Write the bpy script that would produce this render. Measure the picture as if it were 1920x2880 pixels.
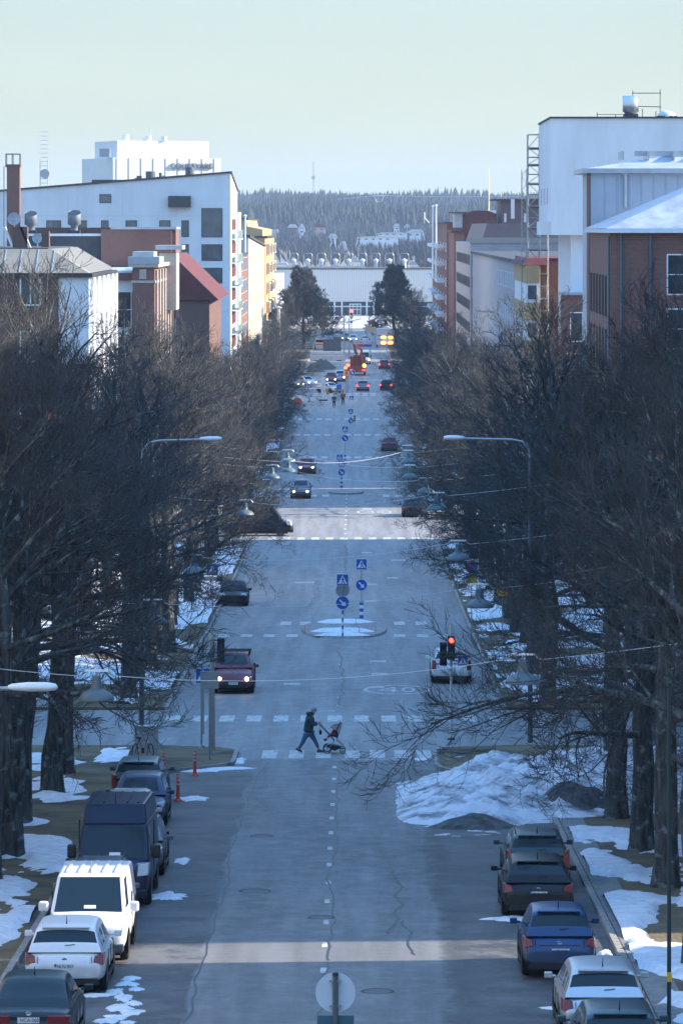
import bpy, bmesh, math, random
import numpy as np
from mathutils import Vector, Matrix, noise as mnoise
for _o in list(bpy.data.objects): bpy.data.objects.remove(_o)
R = math.radians
SC = bpy.context.scene
COL = SC.collection
# ------------------------------------------------------------------ camera
CZ = 25.0
cd = bpy.data.cameras.new('camera'); cam = bpy.data.objects.new('camera', cd); COL.objects.link(cam)
cam.location = (0, 0, CZ); cam.rotation_euler = (R(90), 0, 0)
cd.sensor_fit = 'VERTICAL'; cd.sensor_height = 24.0; cd.lens = 100.0
cd.shift_x = -36/2880; cd.shift_y = -800/2880
cd.clip_start = 1.0; cd.clip_end = 20000
SC.camera = cam
# ------------------------------------------------------------------ world and sun
SUN_AZ, SUN_EL = 5.0, 27.0           # degrees ahead of +X, elevation
w = bpy.data.worlds.new('World'); SC.world = w; w.use_nodes = True
nt = w.node_tree; N = nt.nodes; Lk = nt.links
for n in list(N): N.remove(n)
wo = N.new('ShaderNodeOutputWorld'); bg = N.new('ShaderNodeBackground'); Lk.new(bg.outputs[0], wo.inputs[0])
sky = N.new('ShaderNodeTexSky'); sky.sky_type = 'NISHITA'; sky.sun_disc = False
sky.sun_elevation = R(SUN_EL); sky.sun_rotation = R(90-SUN_AZ); sky.altitude = 100; sky.air_density = 1.0; sky.dust_density = 1.5
tc = N.new('ShaderNodeTexCoord'); sep = N.new('ShaderNodeSeparateXYZ'); Lk.new(tc.outputs['Generated'], sep.inputs[0])
rp = N.new('ShaderNodeValToRGB')       # thin veil of high cloud: pale near the horizon, bluer overhead
cr = rp.color_ramp
cr.elements[0].position = 0.0; cr.elements[0].color = (4.1, 4.5, 3.45, 1)
cr.elements[1].position = 1.0; cr.elements[1].color = (2.6, 6.2, 13.0, 1)
for p_, c_ in ((0.025, (3.9, 4.25, 3.25, 1)), (0.055, (3.1, 3.85, 3.65, 1)), (0.12, (2.4, 3.6, 4.9, 1)), (0.3, (2.7, 5.0, 8.4, 1))):
    e = cr.elements.new(p_); e.color = c_
Lk.new(sep.outputs['Z'], rp.inputs[0])
mp = N.new('ShaderNodeMapping'); mp.inputs['Scale'].default_value = (3.5, 3.5, 24); Lk.new(tc.outputs['Generated'], mp.inputs[0])
nz = N.new('ShaderNodeTexNoise'); nz.inputs['Scale'].default_value = 1.0; nz.inputs['Detail'].default_value = 4; Lk.new(mp.outputs[0], nz.inputs['Vector'])
mr = N.new('ShaderNodeMapRange'); mr.inputs['From Min'].default_value = .3; mr.inputs['From Max'].default_value = .75
mr.inputs['To Min'].default_value = .92; mr.inputs['To Max'].default_value = 1.06; Lk.new(nz.outputs[0], mr.inputs['Value'])
vm = N.new('ShaderNodeVectorMath'); vm.operation = 'SCALE'; Lk.new(rp.outputs[0], vm.inputs[0]); Lk.new(mr.outputs[0], vm.inputs['Scale'])
mx = N.new('ShaderNodeMix'); mx.data_type = 'RGBA'; mx.inputs[0].default_value = .85
Lk.new(sky.outputs[0], mx.inputs[6]); Lk.new(vm.outputs[0], mx.inputs[7])
Lk.new(mx.outputs[2], bg.inputs[0]); bg.inputs[1].default_value = 0.078
sd = bpy.data.lights.new('sun', 'SUN'); sd.energy = 5.0; sd.angle = R(.6); sd.color = (1.0, .86, .68)
sun = bpy.data.objects.new('sun', sd); COL.objects.link(sun)
sv = Vector((math.cos(R(SUN_AZ))*math.cos(R(SUN_EL)), math.sin(R(SUN_AZ))*math.cos(R(SUN_EL)), math.sin(R(SUN_EL))))
sun.rotation_euler = sv.to_track_quat('Z', 'Y').to_euler(); sun.location = (60, 60, 80)
SC.view_settings.view_transform = 'Standard'; SC.view_settings.look = 'None'
SC.view_settings.exposure = 1.38; SC.view_settings.gamma = 1.0
try:
    SC.cycles.use_denoising = True; SC.cycles.max_bounces = 5; SC.cycles.volume_bounces = 0
    SC.cycles.transparent_max_bounces = 6
except Exception: pass
# ------------------------------------------------------------------ the street in metres
_HY = [40, 60, 85, 96, 110, 130, 150, 162, 187, 222, 240, 290, 340, 390, 450, 520, 600, 720, 860, 1113, 1250]
_HV = [14.6, 15.6, 16.6, 17.0, 17.6, 18.5, 19.3, 19.7, 20.5, 21.5, 22.1, 23.3, 24.1, 24.4, 23.9, 23.4, 23.3, 22.8, 22.9, 23.0, 20.0]
_ys = np.arange(40, 1251, 1.0); _h = np.interp(_ys, _HY, _HV)
_k = np.ones(21)/21; _hp = np.convolve(np.pad(_h, 10, mode='edge'), _k, mode='valid')
def HH(Y): return float(np.interp(Y, _ys, _hp))
def gz(Y): return CZ - HH(Y)
def row2Y(ny):                       # ground distance seen at a photo row
    lo, hi = 60.0, 1200.0
    for _ in range(50):
        m = (lo+hi)/2
        if 640+12000*HH(m)/m > ny: lo = m
        else: hi = m
    return (lo+hi)/2
def X(nx, Y): return (nx-996.0)*Y/12000.0
def Z(ny, Y): return CZ-(ny-640.0)*Y/12000.0
def XD(dx, Y): return X(dx*1.2245, Y)
def ZD(dy, Y): return Z(dy*1.2245, Y)
XL, XR = -7.8, 6.2                   # kerb lines
FL, FR = -16.0, 17.3                 # facade lines
# ------------------------------------------------------------------ mesh builder
class MB:
    def __init__(s): s.v = []; s.f = []; s.m = []; s.mi = 0
    def add(s, vs, fs):
        b = len(s.v); s.v += [tuple(p) for p in vs]; s.f += [tuple(b+i for i in f) for f in fs]; s.m += [s.mi]*len(fs); return s
    def box(s, x0, x1, y0, y1, z0, z1):
        if x0 > x1: x0, x1 = x1, x0
        if y0 > y1: y0, y1 = y1, y0
        if z0 > z1: z0, z1 = z1, z0
        return s.add([(x0,y0,z0),(x1,y0,z0),(x1,y1,z0),(x0,y1,z0),(x0,y0,z1),(x1,y0,z1),(x1,y1,z1),(x0,y1,z1)],
              [(3,2,1,0),(4,5,6,7),(0,1,5,4),(1,2,6,5),(2,3,7,6),(3,0,4,7)])
    def hexa(s, p):   # 4 bottom corners then 4 top corners, counter-clockwise from above
        return s.add(p, [(3,2,1,0),(4,5,6,7),(0,1,5,4),(1,2,6,5),(2,3,7,6),(3,0,4,7)])
    def quad(s, a, b, c, d): return s.add([a,b,c,d], [(0,1,2,3)])
    def poly(s, pts): return s.add(pts, [tuple(range(len(pts)))])
    def tube(s, pts, rad, n=6, cap=True):
        pts = [Vector(p) for p in pts]
        if not hasattr(rad, '__len__'): rad = [rad]*len(pts)
        rings = []; base = len(s.v); prev = None
        for i, p in enumerate(pts):
            a = pts[max(i-1,0)]; c = pts[min(i+1,len(pts)-1)]; d = (c-a)
            d = d.normalized() if d.length > 1e-9 else Vector((0,0,1))
            u = Vector((0,0,1)) if prev is None else prev
            u = u - d*u.dot(d)
            if u.length < 1e-3: u = Vector((1,0,0)) - d*d.x
            u.normalize(); prev = u; w_ = d.cross(u)
            for k in range(n):
                t = 2*math.pi*k/n; s.v.append(tuple(p+(u*math.cos(t)+w_*math.sin(t))*rad[i]))
        for i in range(len(pts)-1):
            for k in range(n):
                a = base+i*n+k; b = base+i*n+(k+1)%n
                s.f.append((a,b,b+n,a+n)); s.m.append(s.mi)
        if cap:
            s.f.append(tuple(base+k for k in range(n))[::-1]); s.m.append(s.mi)
            s.f.append(tuple(base+(len(pts)-1)*n+k for k in range(n))); s.m.append(s.mi)
        return s
    def cyl(s, c, r, h, n=16, axis='z', r2=None):
        c = Vector(c); d = {'x':Vector((1,0,0)),'y':Vector((0,1,0)),'z':Vector((0,0,1))}[axis]
        return s.tube([c, c+d*h], [r, r if r2 is None else r2], n)
    def lathe(s, c, prof, n=18):
        b = len(s.v)
        for r, z in prof:
            for k in range(n):
                t = 2*math.pi*k/n; s.v.append((c[0]+r*math.cos(t), c[1]+r*math.sin(t), c[2]+z))
        for i in range(len(prof)-1):
            for k in range(n):
                a = b+i*n+k; e = b+i*n+(k+1)%n; s.f.append((a,e,e+n,a+n)); s.m.append(s.mi)
        return s
    def prism(s, pts, y0, y1):   # outline in x,z extruded along y
        n = len(pts); vs = [(x,y0,z) for x,z in pts]+[(x,y1,z) for x,z in pts]
        return s.add(vs, [tuple(range(n)), tuple(range(2*n-1,n-1,-1))]+[(i,i+n,(i+1)%n+n,(i+1)%n) for i in range(n)])
    def build(s, name, mats, parent=None, smooth=False, bevel=0, sub=0):
        me = bpy.data.meshes.new(name); me.from_pydata(s.v, [], s.f)
        if not isinstance(mats, (list, tuple)): mats = [mats]
        for m in mats: me.materials.append(m)
        if len(mats) > 1: me.polygons.foreach_set('material_index', s.m)
        if smooth: me.polygons.foreach_set('use_smooth', [True]*len(s.f))
        bm = bmesh.new(); bm.from_mesh(me); bmesh.ops.recalc_face_normals(bm, faces=bm.faces); bm.to_mesh(me); bm.free()
        o = bpy.data.objects.new(name, me); COL.objects.link(o)
        if parent is not None: o.parent = parent
        if bevel:
            b = o.modifiers.new('b', 'BEVEL'); b.width = bevel; b.segments = 2; b.limit_method = 'ANGLE'; b.angle_limit = R(35)
        if sub:
            b = o.modifiers.new('s', 'SUBSURF'); b.levels = sub; b.render_levels = sub
        return o
def tag(o, label=None, cat=None, group=None, kind=None):
    if label: o['label'] = label
    if cat: o['category'] = cat
    if group: o['group'] = group
    if kind: o['kind'] = kind
    return o
def empty(name, loc, rz=0, label=None, cat=None, group=None):
    o = bpy.data.objects.new(name, None); COL.objects.link(o); o.location = loc; o.rotation_euler = (0,0,rz); o.empty_display_size = .3
    return tag(o, label, cat, group)
def kids(o): return [c for c in bpy.data.objects if c.parent == o]
def copy_tree(o, parent=None, memo=None):
    c = o.copy(); COL.objects.link(c)
    c.parent = parent
    for ch in TREE.get(o.name, kids(o)): copy_tree(ch, c)
    return c
TREE = {}
def freeze(o):
    ks = kids(o); TREE[o.name] = ks
    for k in ks: freeze(k)
ORD = ['nearest','second','third','fourth','fifth','sixth','seventh','eighth','ninth','tenth','eleventh','twelfth','thirteenth','fourteenth','fifteenth','sixteenth','seventeenth','eighteenth','nineteenth','twentieth','twenty-first','twenty-second','twenty-third','twenty-fourth','twenty-fifth','twenty-sixth','twenty-seventh','twenty-eighth','twenty-ninth','thirtieth','thirty-first','thirty-second','thirty-third','thirty-fourth','thirty-fifth','thirty-sixth','thirty-seventh','thirty-eighth','thirty-ninth','fortieth','forty-first','forty-second','forty-third','forty-fourth','forty-fifth','forty-sixth','forty-seventh','forty-eighth','forty-ninth','fiftieth']
# ------------------------------------------------------------------ materials
MT = {}
def mat(name, col, rough=.7, metal=0, var=0, scale=3, bump=0, bscale=None, emit=0, spec=.5, coat=0, stretch=None):
    if name in MT: return MT[name]
    m = bpy.data.materials.new(name); m.use_nodes = True; t = m.node_tree; b = t.nodes['Principled BSDF']
    b.inputs['Base Color'].default_value = (*col, 1); b.inputs['Roughness'].default_value = rough; b.inputs['Metallic'].default_value = metal
    b.inputs['Specular IOR Level'].default_value = spec; b.inputs['Coat Weight'].default_value = coat; b.inputs['Coat Roughness'].default_value = .05
    if emit: b.inputs['Emission Color'].default_value = (*col, 1); b.inputs['Emission Strength'].default_value = emit
    if var or bump:
        tcn = t.nodes.new('ShaderNodeTexCoord'); vec = tcn.outputs['Object']
        if stretch:
            mpn = t.nodes.new('ShaderNodeMapping'); mpn.inputs['Scale'].default_value = stretch; t.links.new(vec, mpn.inputs[0]); vec = mpn.outputs[0]
        n1 = t.nodes.new('ShaderNodeTexNoise'); n1.inputs['Scale'].default_value = scale; n1.inputs['Detail'].default_value = 6; n1.inputs['Roughness'].default_value = .62
        t.links.new(vec, n1.inputs['Vector'])
        if var:
            r_ = t.nodes.new('ShaderNodeValToRGB'); r_.color_ramp.elements[0].position = .3; r_.color_ramp.elements[1].position = .72
            r_.color_ramp.elements[0].color = (*[c*(1-var) for c in col], 1); r_.color_ramp.elements[1].color = (*[min(1, c*(1+var)) for c in col], 1)
            t.links.new(n1.outputs[0], r_.inputs[0]); t.links.new(r_.outputs[0], b.inputs['Base Color'])
        if bump:
            n2 = t.nodes.new('ShaderNodeTexNoise'); n2.inputs['Scale'].default_value = bscale or scale*4; n2.inputs['Detail'].default_value = 5
            t.links.new(vec, n2.inputs['Vector']); bp = t.nodes.new('ShaderNodeBump'); bp.inputs['Strength'].default_value = bump; bp.inputs['Distance'].default_value = .05
            t.links.new(n2.outputs[0], bp.inputs['Height']); t.links.new(bp.outputs[0], b.inputs['Normal'])
    MT[name] = m; return m
def brick(name, c1, c2, mort, sx=1.0, w_=.30, h_=.085):
    if name in MT: return MT[name]
    m = bpy.data.materials.new(name); m.use_nodes = True; t = m.node_tree; b = t.nodes['Principled BSDF']; b.inputs['Roughness'].default_value = .85
    tcn = t.nodes.new('ShaderNodeTexCoord'); sp = t.nodes.new('ShaderNodeSeparateXYZ'); t.links.new(tcn.outputs['Object'], sp.inputs[0])
    ad = t.nodes.new('ShaderNodeMath'); t.links.new(sp.outputs[0], ad.inputs[0]); t.links.new(sp.outputs[1], ad.inputs[1])
    cb = t.nodes.new('ShaderNodeCombineXYZ'); t.links.new(ad.outputs[0], cb.inputs[0]); t.links.new(sp.outputs[2], cb.inputs[1])
    bt = t.nodes.new('ShaderNodeTexBrick'); bt.inputs['Scale'].default_value = 1; bt.inputs['Brick Width'].default_value = w_; bt.inputs['Row Height'].default_value = h_
    bt.inputs['Mortar Size'].default_value = .012; bt.inputs['Color1'].default_value = (*c1,1); bt.inputs['Color2'].default_value = (*c2,1); bt.inputs['Mortar'].default_value = (*mort,1)
    t.links.new(cb.outputs[0], bt.inputs['Vector'])
    nn = t.nodes.new('ShaderNodeTexNoise'); nn.inputs['Scale'].default_value = .5; nn.inputs['Detail'].default_value = 5; t.links.new(tcn.outputs['Object'], nn.inputs['Vector'])
    mm = t.nodes.new('ShaderNodeMix'); mm.data_type = 'RGBA'; mm.blend_type = 'MULTIPLY'; mm.inputs[0].default_value = .6
    rr = t.nodes.new('ShaderNodeValToRGB'); rr.color_ramp.elements[0].color = (.55,.55,.55,1); rr.color_ramp.elements[1].color = (1.15,1.1,1.1,1); t.links.new(nn.outputs[0], rr.inputs[0])
    t.links.new(bt.outputs[0], mm.inputs[6]); t.links.new(rr.outputs[0], mm.inputs[7]); t.links.new(mm.outputs[2], b.inputs['Base Color'])
    MT[name] = m; return m
white_wall = mat('white_render', (.72,.74,.76), .85, var=.09, scale=.5, stretch=(1,1,.25))
grey_wall = mat('grey_render', (.36,.35,.36), .85, var=.1, scale=.5)
cream_wall = mat('cream_render', (.62,.52,.36), .85, var=.1, scale=.5)
yellow_wall = mat('yellow_render', (.48,.34,.17), .85, var=.1, scale=.5)
red_brick = brick('red_brick', (.23,.072,.045), (.17,.05,.035), (.24,.19,.16))
brown_brick = brick('brown_brick', (.16,.075,.06), (.13,.06,.05), (.16,.12,.1))
dark_roof = mat('roof_felt', (.045,.05,.06), .8, var=.3, scale=1)
zinc = mat('zinc_sheet', (.42,.46,.50), .45, .5, var=.12, scale=1.5)
red_tin = mat('red_tin_roof', (.10,.018,.018), .8, var=.25, scale=1)
brown_tin = mat('brown_tin', (.11,.075,.075), .6, var=.15, scale=1)
stone_trim = mat('stone_trim', (.45,.40,.34), .8, var=.15, scale=2)
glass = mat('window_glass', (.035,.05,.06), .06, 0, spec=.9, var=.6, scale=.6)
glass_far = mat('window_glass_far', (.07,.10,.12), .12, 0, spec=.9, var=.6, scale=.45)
green_glass = mat('balcony_glass', (.28,.42,.40), .15, 0, spec=.8)
frame_white = mat('frame_white', (.75,.76,.76), .5)
frame_dark = mat('frame_dark', (.03,.035,.04), .5)
black = mat('black_plastic', (.012,.013,.015), .45)
tyre = mat('tyre_rubber', (.014,.014,.016), .85)
steel = mat('galvanised_steel', (.34,.37,.39), .45, .6, var=.15, scale=6)
lampgrey = mat('lamp_enamel', (.085,.125,.145), .5, var=.12, scale=5)
white_paint = mat('white_enamel', (.72,.74,.75), .45, var=.05, scale=4)
sign_blue = mat('sign_blue', (.012,.10,.42), .4)
sign_white = mat('sign_white', (.75,.78,.8), .4)
sign_black = mat('sign_black', (.01,.01,.012), .5)
sign_red = mat('sign_red', (.60,.02,.015), .4)
sign_yellow = mat('sign_yellow', (.75,.45,.02), .4)
orange_plastic = mat('orange_plastic', (.72,.07,.03), .45)
lamp_red = mat('red_light', (1,.04,.02), emit=6)
tail_red = mat('tail_lens', (.20,.008,.012), .2, spec=.8)
tail_on = mat('tail_lit', (1,.03,.02), emit=3.5)
head_on = mat('headlamp_lit', (1,.86,.66), emit=9)
amber_on = mat('amber_lit', (1,.35,.03), emit=5)
head_off = mat('headlamp_lens', (.55,.6,.63), .1, spec=.9)
snow_m = mat('snow', (.66,.69,.74), .65, var=.22, scale=2.6, bump=.6, bscale=5)
paint_m = None
# ------------------------------------------------------------------ ground
def asphalt_mat(name, base, dark, outer):
    m = bpy.data.materials.new(name); m.use_nodes = True; t = m.node_tree; b = t.nodes['Principled BSDF']; b.inputs['Roughness'].default_value = .6
    L = t.links.new
    def nd(k, **kw):
        n = t.nodes.new(k)
        for a, v in kw.items(): n.inputs[a].default_value = v
        return n
    tcn = nd('ShaderNodeTexCoord'); sp = nd('ShaderNodeSeparateXYZ'); L(tcn.outputs['Object'], sp.inputs[0])
    def noise(scale, stretch=(1,1,1), det=5, rough=.6):
        mp_ = t.nodes.new('ShaderNodeMapping'); mp_.inputs['Scale'].default_value = stretch; L(tcn.outputs['Object'], mp_.inputs[0])
        n = nd('ShaderNodeTexNoise', Scale=scale, Detail=det, Roughness=rough); L(mp_.outputs[0], n.inputs['Vector']); return n.outputs[0]
    def ramp(src, p0, p1, c0=0, c1=1):
        r = t.nodes.new('ShaderNodeMapRange'); r.inputs['From Min'].default_value = p0; r.inputs['From Max'].default_value = p1
        r.inputs['To Min'].default_value = c0; r.inputs['To Max'].default_value = c1; L(src, r.inputs['Value']); return r.outputs[0]
    def math_(op, a, b_):
        n = t.nodes.new('ShaderNodeMath'); n.operation = op
        for i, q in enumerate((a, b_)):
            if isinstance(q, (int, float)): n.inputs[i].default_value = q
            else: L(q, n.inputs[i])
        return n.outputs[0]
    def mixc(f, a, c):
        n = t.nodes.new('ShaderNodeMix'); n.data_type = 'RGBA'; 
        if isinstance(f, (int,float)): n.inputs[0].default_value = f
        else: L(f, n.inputs[0])
        for i, q in ((6, a), (7, c)):
            if isinstance(q, tuple): n.inputs[i].default_value = (*q, 1)
            else: L(q, n.inputs[i])
        return n.outputs[2]
    fine = noise(14, det=6); streak = noise(1.0, (1.4, .06, 1)); blot = noise(.35, (1, .25, 1)); mott = noise(1.3, (1, .8, 1), 8, .75)
    edge = math_('ADD', sp.outputs[0], math_('MULTIPLY', math_('SUBTRACT', noise(.5, (1,.3,1)), .5), 1.1))
    col = mixc(ramp(streak, .38, .62), tuple(c*.74 for c in base), tuple(min(1,c*1.18) for c in base))
    col = mixc(ramp(blot, .45, .75, 0, .5), col, dark)
    if outer:
        near = ramp(sp.outputs[1], 150, 156, 1, 0)
        mk = math_('MULTIPLY', math_('MAXIMUM', ramp(edge, 2.0, 2.35), ramp(edge, -3.62, -3.72)), near)
        rough = mixc(ramp(math_('ADD', math_('MULTIPLY', mott, .6), math_('MULTIPLY', noise(.55, (.6,.8,1), 7, .7), .4)), .45, .55), tuple(c*.16 for c in base), tuple(c*.75 for c in base))
        col = mixc(mk, col, rough)
        # damp streak beside the right lane, broken up
        wet = math_('MULTIPLY', math_('MULTIPLY', ramp(edge, 1.95, 2.15), ramp(edge, 2.9, 2.5)), math_('MULTIPLY', near, ramp(mott, .40, .52)))
        col = mixc(math_('MULTIPLY', wet, .75), col, tuple(c*.2 for c in base))
        # wheel-polished centre patch beyond the islands
    t1 = mixc(ramp(fine, .3, .75, 0, .3), col, tuple(c*1.2 for c in base))
    if outer:   # asphalt colour multiplied darker on the near block
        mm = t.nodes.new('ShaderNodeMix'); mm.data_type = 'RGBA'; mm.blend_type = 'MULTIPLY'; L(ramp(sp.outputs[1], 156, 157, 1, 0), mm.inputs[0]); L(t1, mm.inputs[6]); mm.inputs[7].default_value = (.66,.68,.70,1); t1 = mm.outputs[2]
    L(t1, b.inputs['Base Color'])
    bp = t.nodes.new('ShaderNodeBump'); bp.inputs['Strength'].default_value = .35; bp.inputs['Distance'].default_value = .02; L(noise(40, det=3), bp.inputs['Height']); L(bp.outputs[0], b.inputs['Normal'])
    L(ramp(mott, .35, .65, .5, .75), b.inputs['Roughness'])
    return m
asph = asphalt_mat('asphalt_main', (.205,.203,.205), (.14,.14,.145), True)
asph2 = asphalt_mat('asphalt_side', (.21,.208,.21), (.14,.14,.145), False)
crackm = mat('crack_tar', (.022,.024,.028), .5, var=.4, scale=3)
paint = mat('worn_road_paint', (.50,.51,.50), .6, var=.35, scale=5)
for _n in paint.node_tree.nodes:
    if _n.type == 'VALTORGB':
        _e = _n.color_ramp.elements; _e[0].position = .40; _e[0].color = (.16,.16,.165,1); _e[1].position = .50; _e[1].color = (.50,.51,.50,1)
    if _n.type == 'TEX_NOISE': _n.inputs['Scale'].default_value = 4.0; _n.inputs['Detail'].default_value = 8; _n.inputs['Roughness'].default_value = .75
def ground_mat():
    m = bpy.data.materials.new('winter_ground'); m.use_nodes = True; t = m.node_tree; b = t.nodes['Principled BSDF']; b.inputs['Roughness'].default_value = .95
    tcn = t.nodes.new('ShaderNodeTexCoord'); n1 = t.nodes.new('ShaderNodeTexNoise'); n1.inputs['Scale'].default_value = .45; n1.inputs['Detail'].default_value = 8; n1.inputs['Roughness'].default_value = .65
    t.links.new(tcn.outputs['Object'], n1.inputs['Vector'])
    r_ = t.nodes.new('ShaderNodeValToRGB'); e = r_.color_ramp.elements
    e[0].position = .32; e[0].color = (.035,.032,.03,1); e[1].position = .7; e[1].color = (.20,.16,.09,1)
    k = r_.color_ramp.elements.new(.5); k.color = (.12,.095,.055,1)
    t.links.new(n1.outputs[0], r_.inputs[0]); t.links.new(r_.outputs[0], b.inputs['Base Color'])
    n2 = t.nodes.new('ShaderNodeTexNoise'); n2.inputs['Scale'].default_value = 9; n2.inputs['Detail'].default_value = 5; t.links.new(tcn.outputs['Object'], n2.inputs['Vector'])
    bp = t.nodes.new('ShaderNodeBump'); bp.inputs['Strength'].default_value = .8; bp.inputs['Distance'].default_value = .08; t.links.new(n2.outputs[0], bp.inputs['Height']); t.links.new(bp.outputs[0], b.inputs['Normal'])
    return m
grnd = ground_mat(); kerb_m = mat('granite_kerb', (.26,.25,.24), .8, var=.3, scale=4, bump=.3)
paver = mat('paving_slabs', (.2,.2,.2), .8, var=.3, scale=3, bump=.3)
def arr(Y0, Y1, st): 
    n = max(1, int(round((Y1-Y0)/st))); return [Y0+(Y1-Y0)*i/n for i in range(n+1)]
def fnv(f, Y): return f(Y) if callable(f) else f
def ribbon(name, xl, xr, Y0, Y1, dz, m, st=2.0, nx=1, kind='structure', thick=0):
    b = MB(); ys = arr(Y0, Y1, st)
    vs = []
    for Y in ys:
        for i in range(nx+1):
            x = fnv(xl,Y)+(fnv(xr,Y)-fnv(xl,Y))*i/nx; vs.append((x, Y, gz(Y)+dz))
    fs = [(j*(nx+1)+i, j*(nx+1)+i+1, (j+1)*(nx+1)+i+1, (j+1)*(nx+1)+i) for j in range(len(ys)-1) for i in range(nx)]
    b.add(vs, fs)
    if thick:
        n = len(vs); vb = [(x,y,z-thick) for x,y,z in vs]; b.add(vs+vb, [(j*(nx+1), (j+1)*(nx+1), n+(j+1)*(nx+1), n+j*(nx+1)) for j in range(len(ys)-1)] + [(j*(nx+1)+nx, (j+1)*(nx+1)+nx, n+(j+1)*(nx+1)+nx, n+j*(nx+1)+nx) for j in range(len(ys)-1)] + [(0, nx, n+nx, n), (len(vs)-1-nx, len(vs)-1, n+len(vs)-1, n+len(vs)-1-nx)])
    o = b.build(name, m); 
    if kind: tag(o, kind=kind)
    return o
# base sheet reaching past the hills
def terrain():
    b = MB(); ys = [20,40]+list(range(50, 1250, 5))+[1300,1500,2000,3000,5000,9000]
    xs = [-6000,-2500,-900,-300,-100,-60,-30,0,30,60,100,300,900,2500,6000]
    def z(Y):
        if Y <= 1113: return gz(max(Y,40))-.06
        return gz(1113)-.06 - min((Y-1113)*.008, 4)
    vs = [(x,Y,z(Y)) for Y in ys for x in xs]; n = len(xs)
    b.add(vs, [(j*n+i, j*n+i+1, (j+1)*n+i+1, (j+1)*n+i) for j in range(len(ys)-1) for i in range(n-1)])
    tag(b.build('ground', grnd), kind='structure')
terrain()
C1 = (161.2, 179.0); C2 = (322.0, 353.0); C3 = (589.0, 648.0)
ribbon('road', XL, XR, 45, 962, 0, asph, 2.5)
ribbon('road', -24, 26, 962, 1085, .16, mat('sunlit_paving', (.42,.40,.37), .75, var=.15, scale=.2), 5)  # sunlight on the far stretch is put into this paler paving colour
for c in (C1, C2, C3):
    ribbon('side_road', -90, XL, c[0], c[1], 0, asph2, 2.5); ribbon('side_road', XR, 90, c[0], c[1], 0, asph2, 2.5)
ribbon('plaza_paving', -40, 60, 1085, 1110, .01, mat('plaza', (.5,.48,.44), .8, var=.2, scale=.3), 5)
# inner kerb edges with the bulges at the near crossing
def xin_l(Y):
    if 149 < Y < C1[0]:
        t = min(1, (Y-149)/5.5); return XL+3.5*(t*t*(3-2*t)) if Y < 159.5 else XL+3.5-(Y-159.5)*.9
    return XL
def xin_r(Y):
    if 146 < Y < C1[0]:
        t = min(1, (Y-146)/7); return XR-3.3*(t*t*(3-2*t)) if Y < 159.8 else XR-3.3+(Y-159.8)*1.2
    return XR
segs = [(45, C1[0]), (C1[1], C2[0]), (C2[1], C3[0]), (C3[1], 1084)]
for a, c in segs:
    ribbon('verge', -60, lambda Y: xin_l(Y)-.16, a, c, .12, grnd, 1.0, 4, thick=.25)
    ribbon('verge', lambda Y: xin_r(Y)+.16, 60, a, c, .12, grnd, 1.0, 4, thick=.25)
    for sgn, fx in ((-1, xin_l), (1, xin_r)):
        ribbon('kerb', (lambda Y: fx(Y)-.16) if sgn < 0 else fx, fx if sgn < 0 else (lambda Y: fx(Y)+.16), a, c, .135, kerb_m, 1.0, thick=.2)
    ribbon('pavement', -15.9, -12.6, a, c, .128, paver, 4); ribbon('pavement', 12.4, 17.2, a, c, .128, paver, 4)
ribbon('footpath', 6.4, 7.15, 80, 145, .126, paver, 2)
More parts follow.
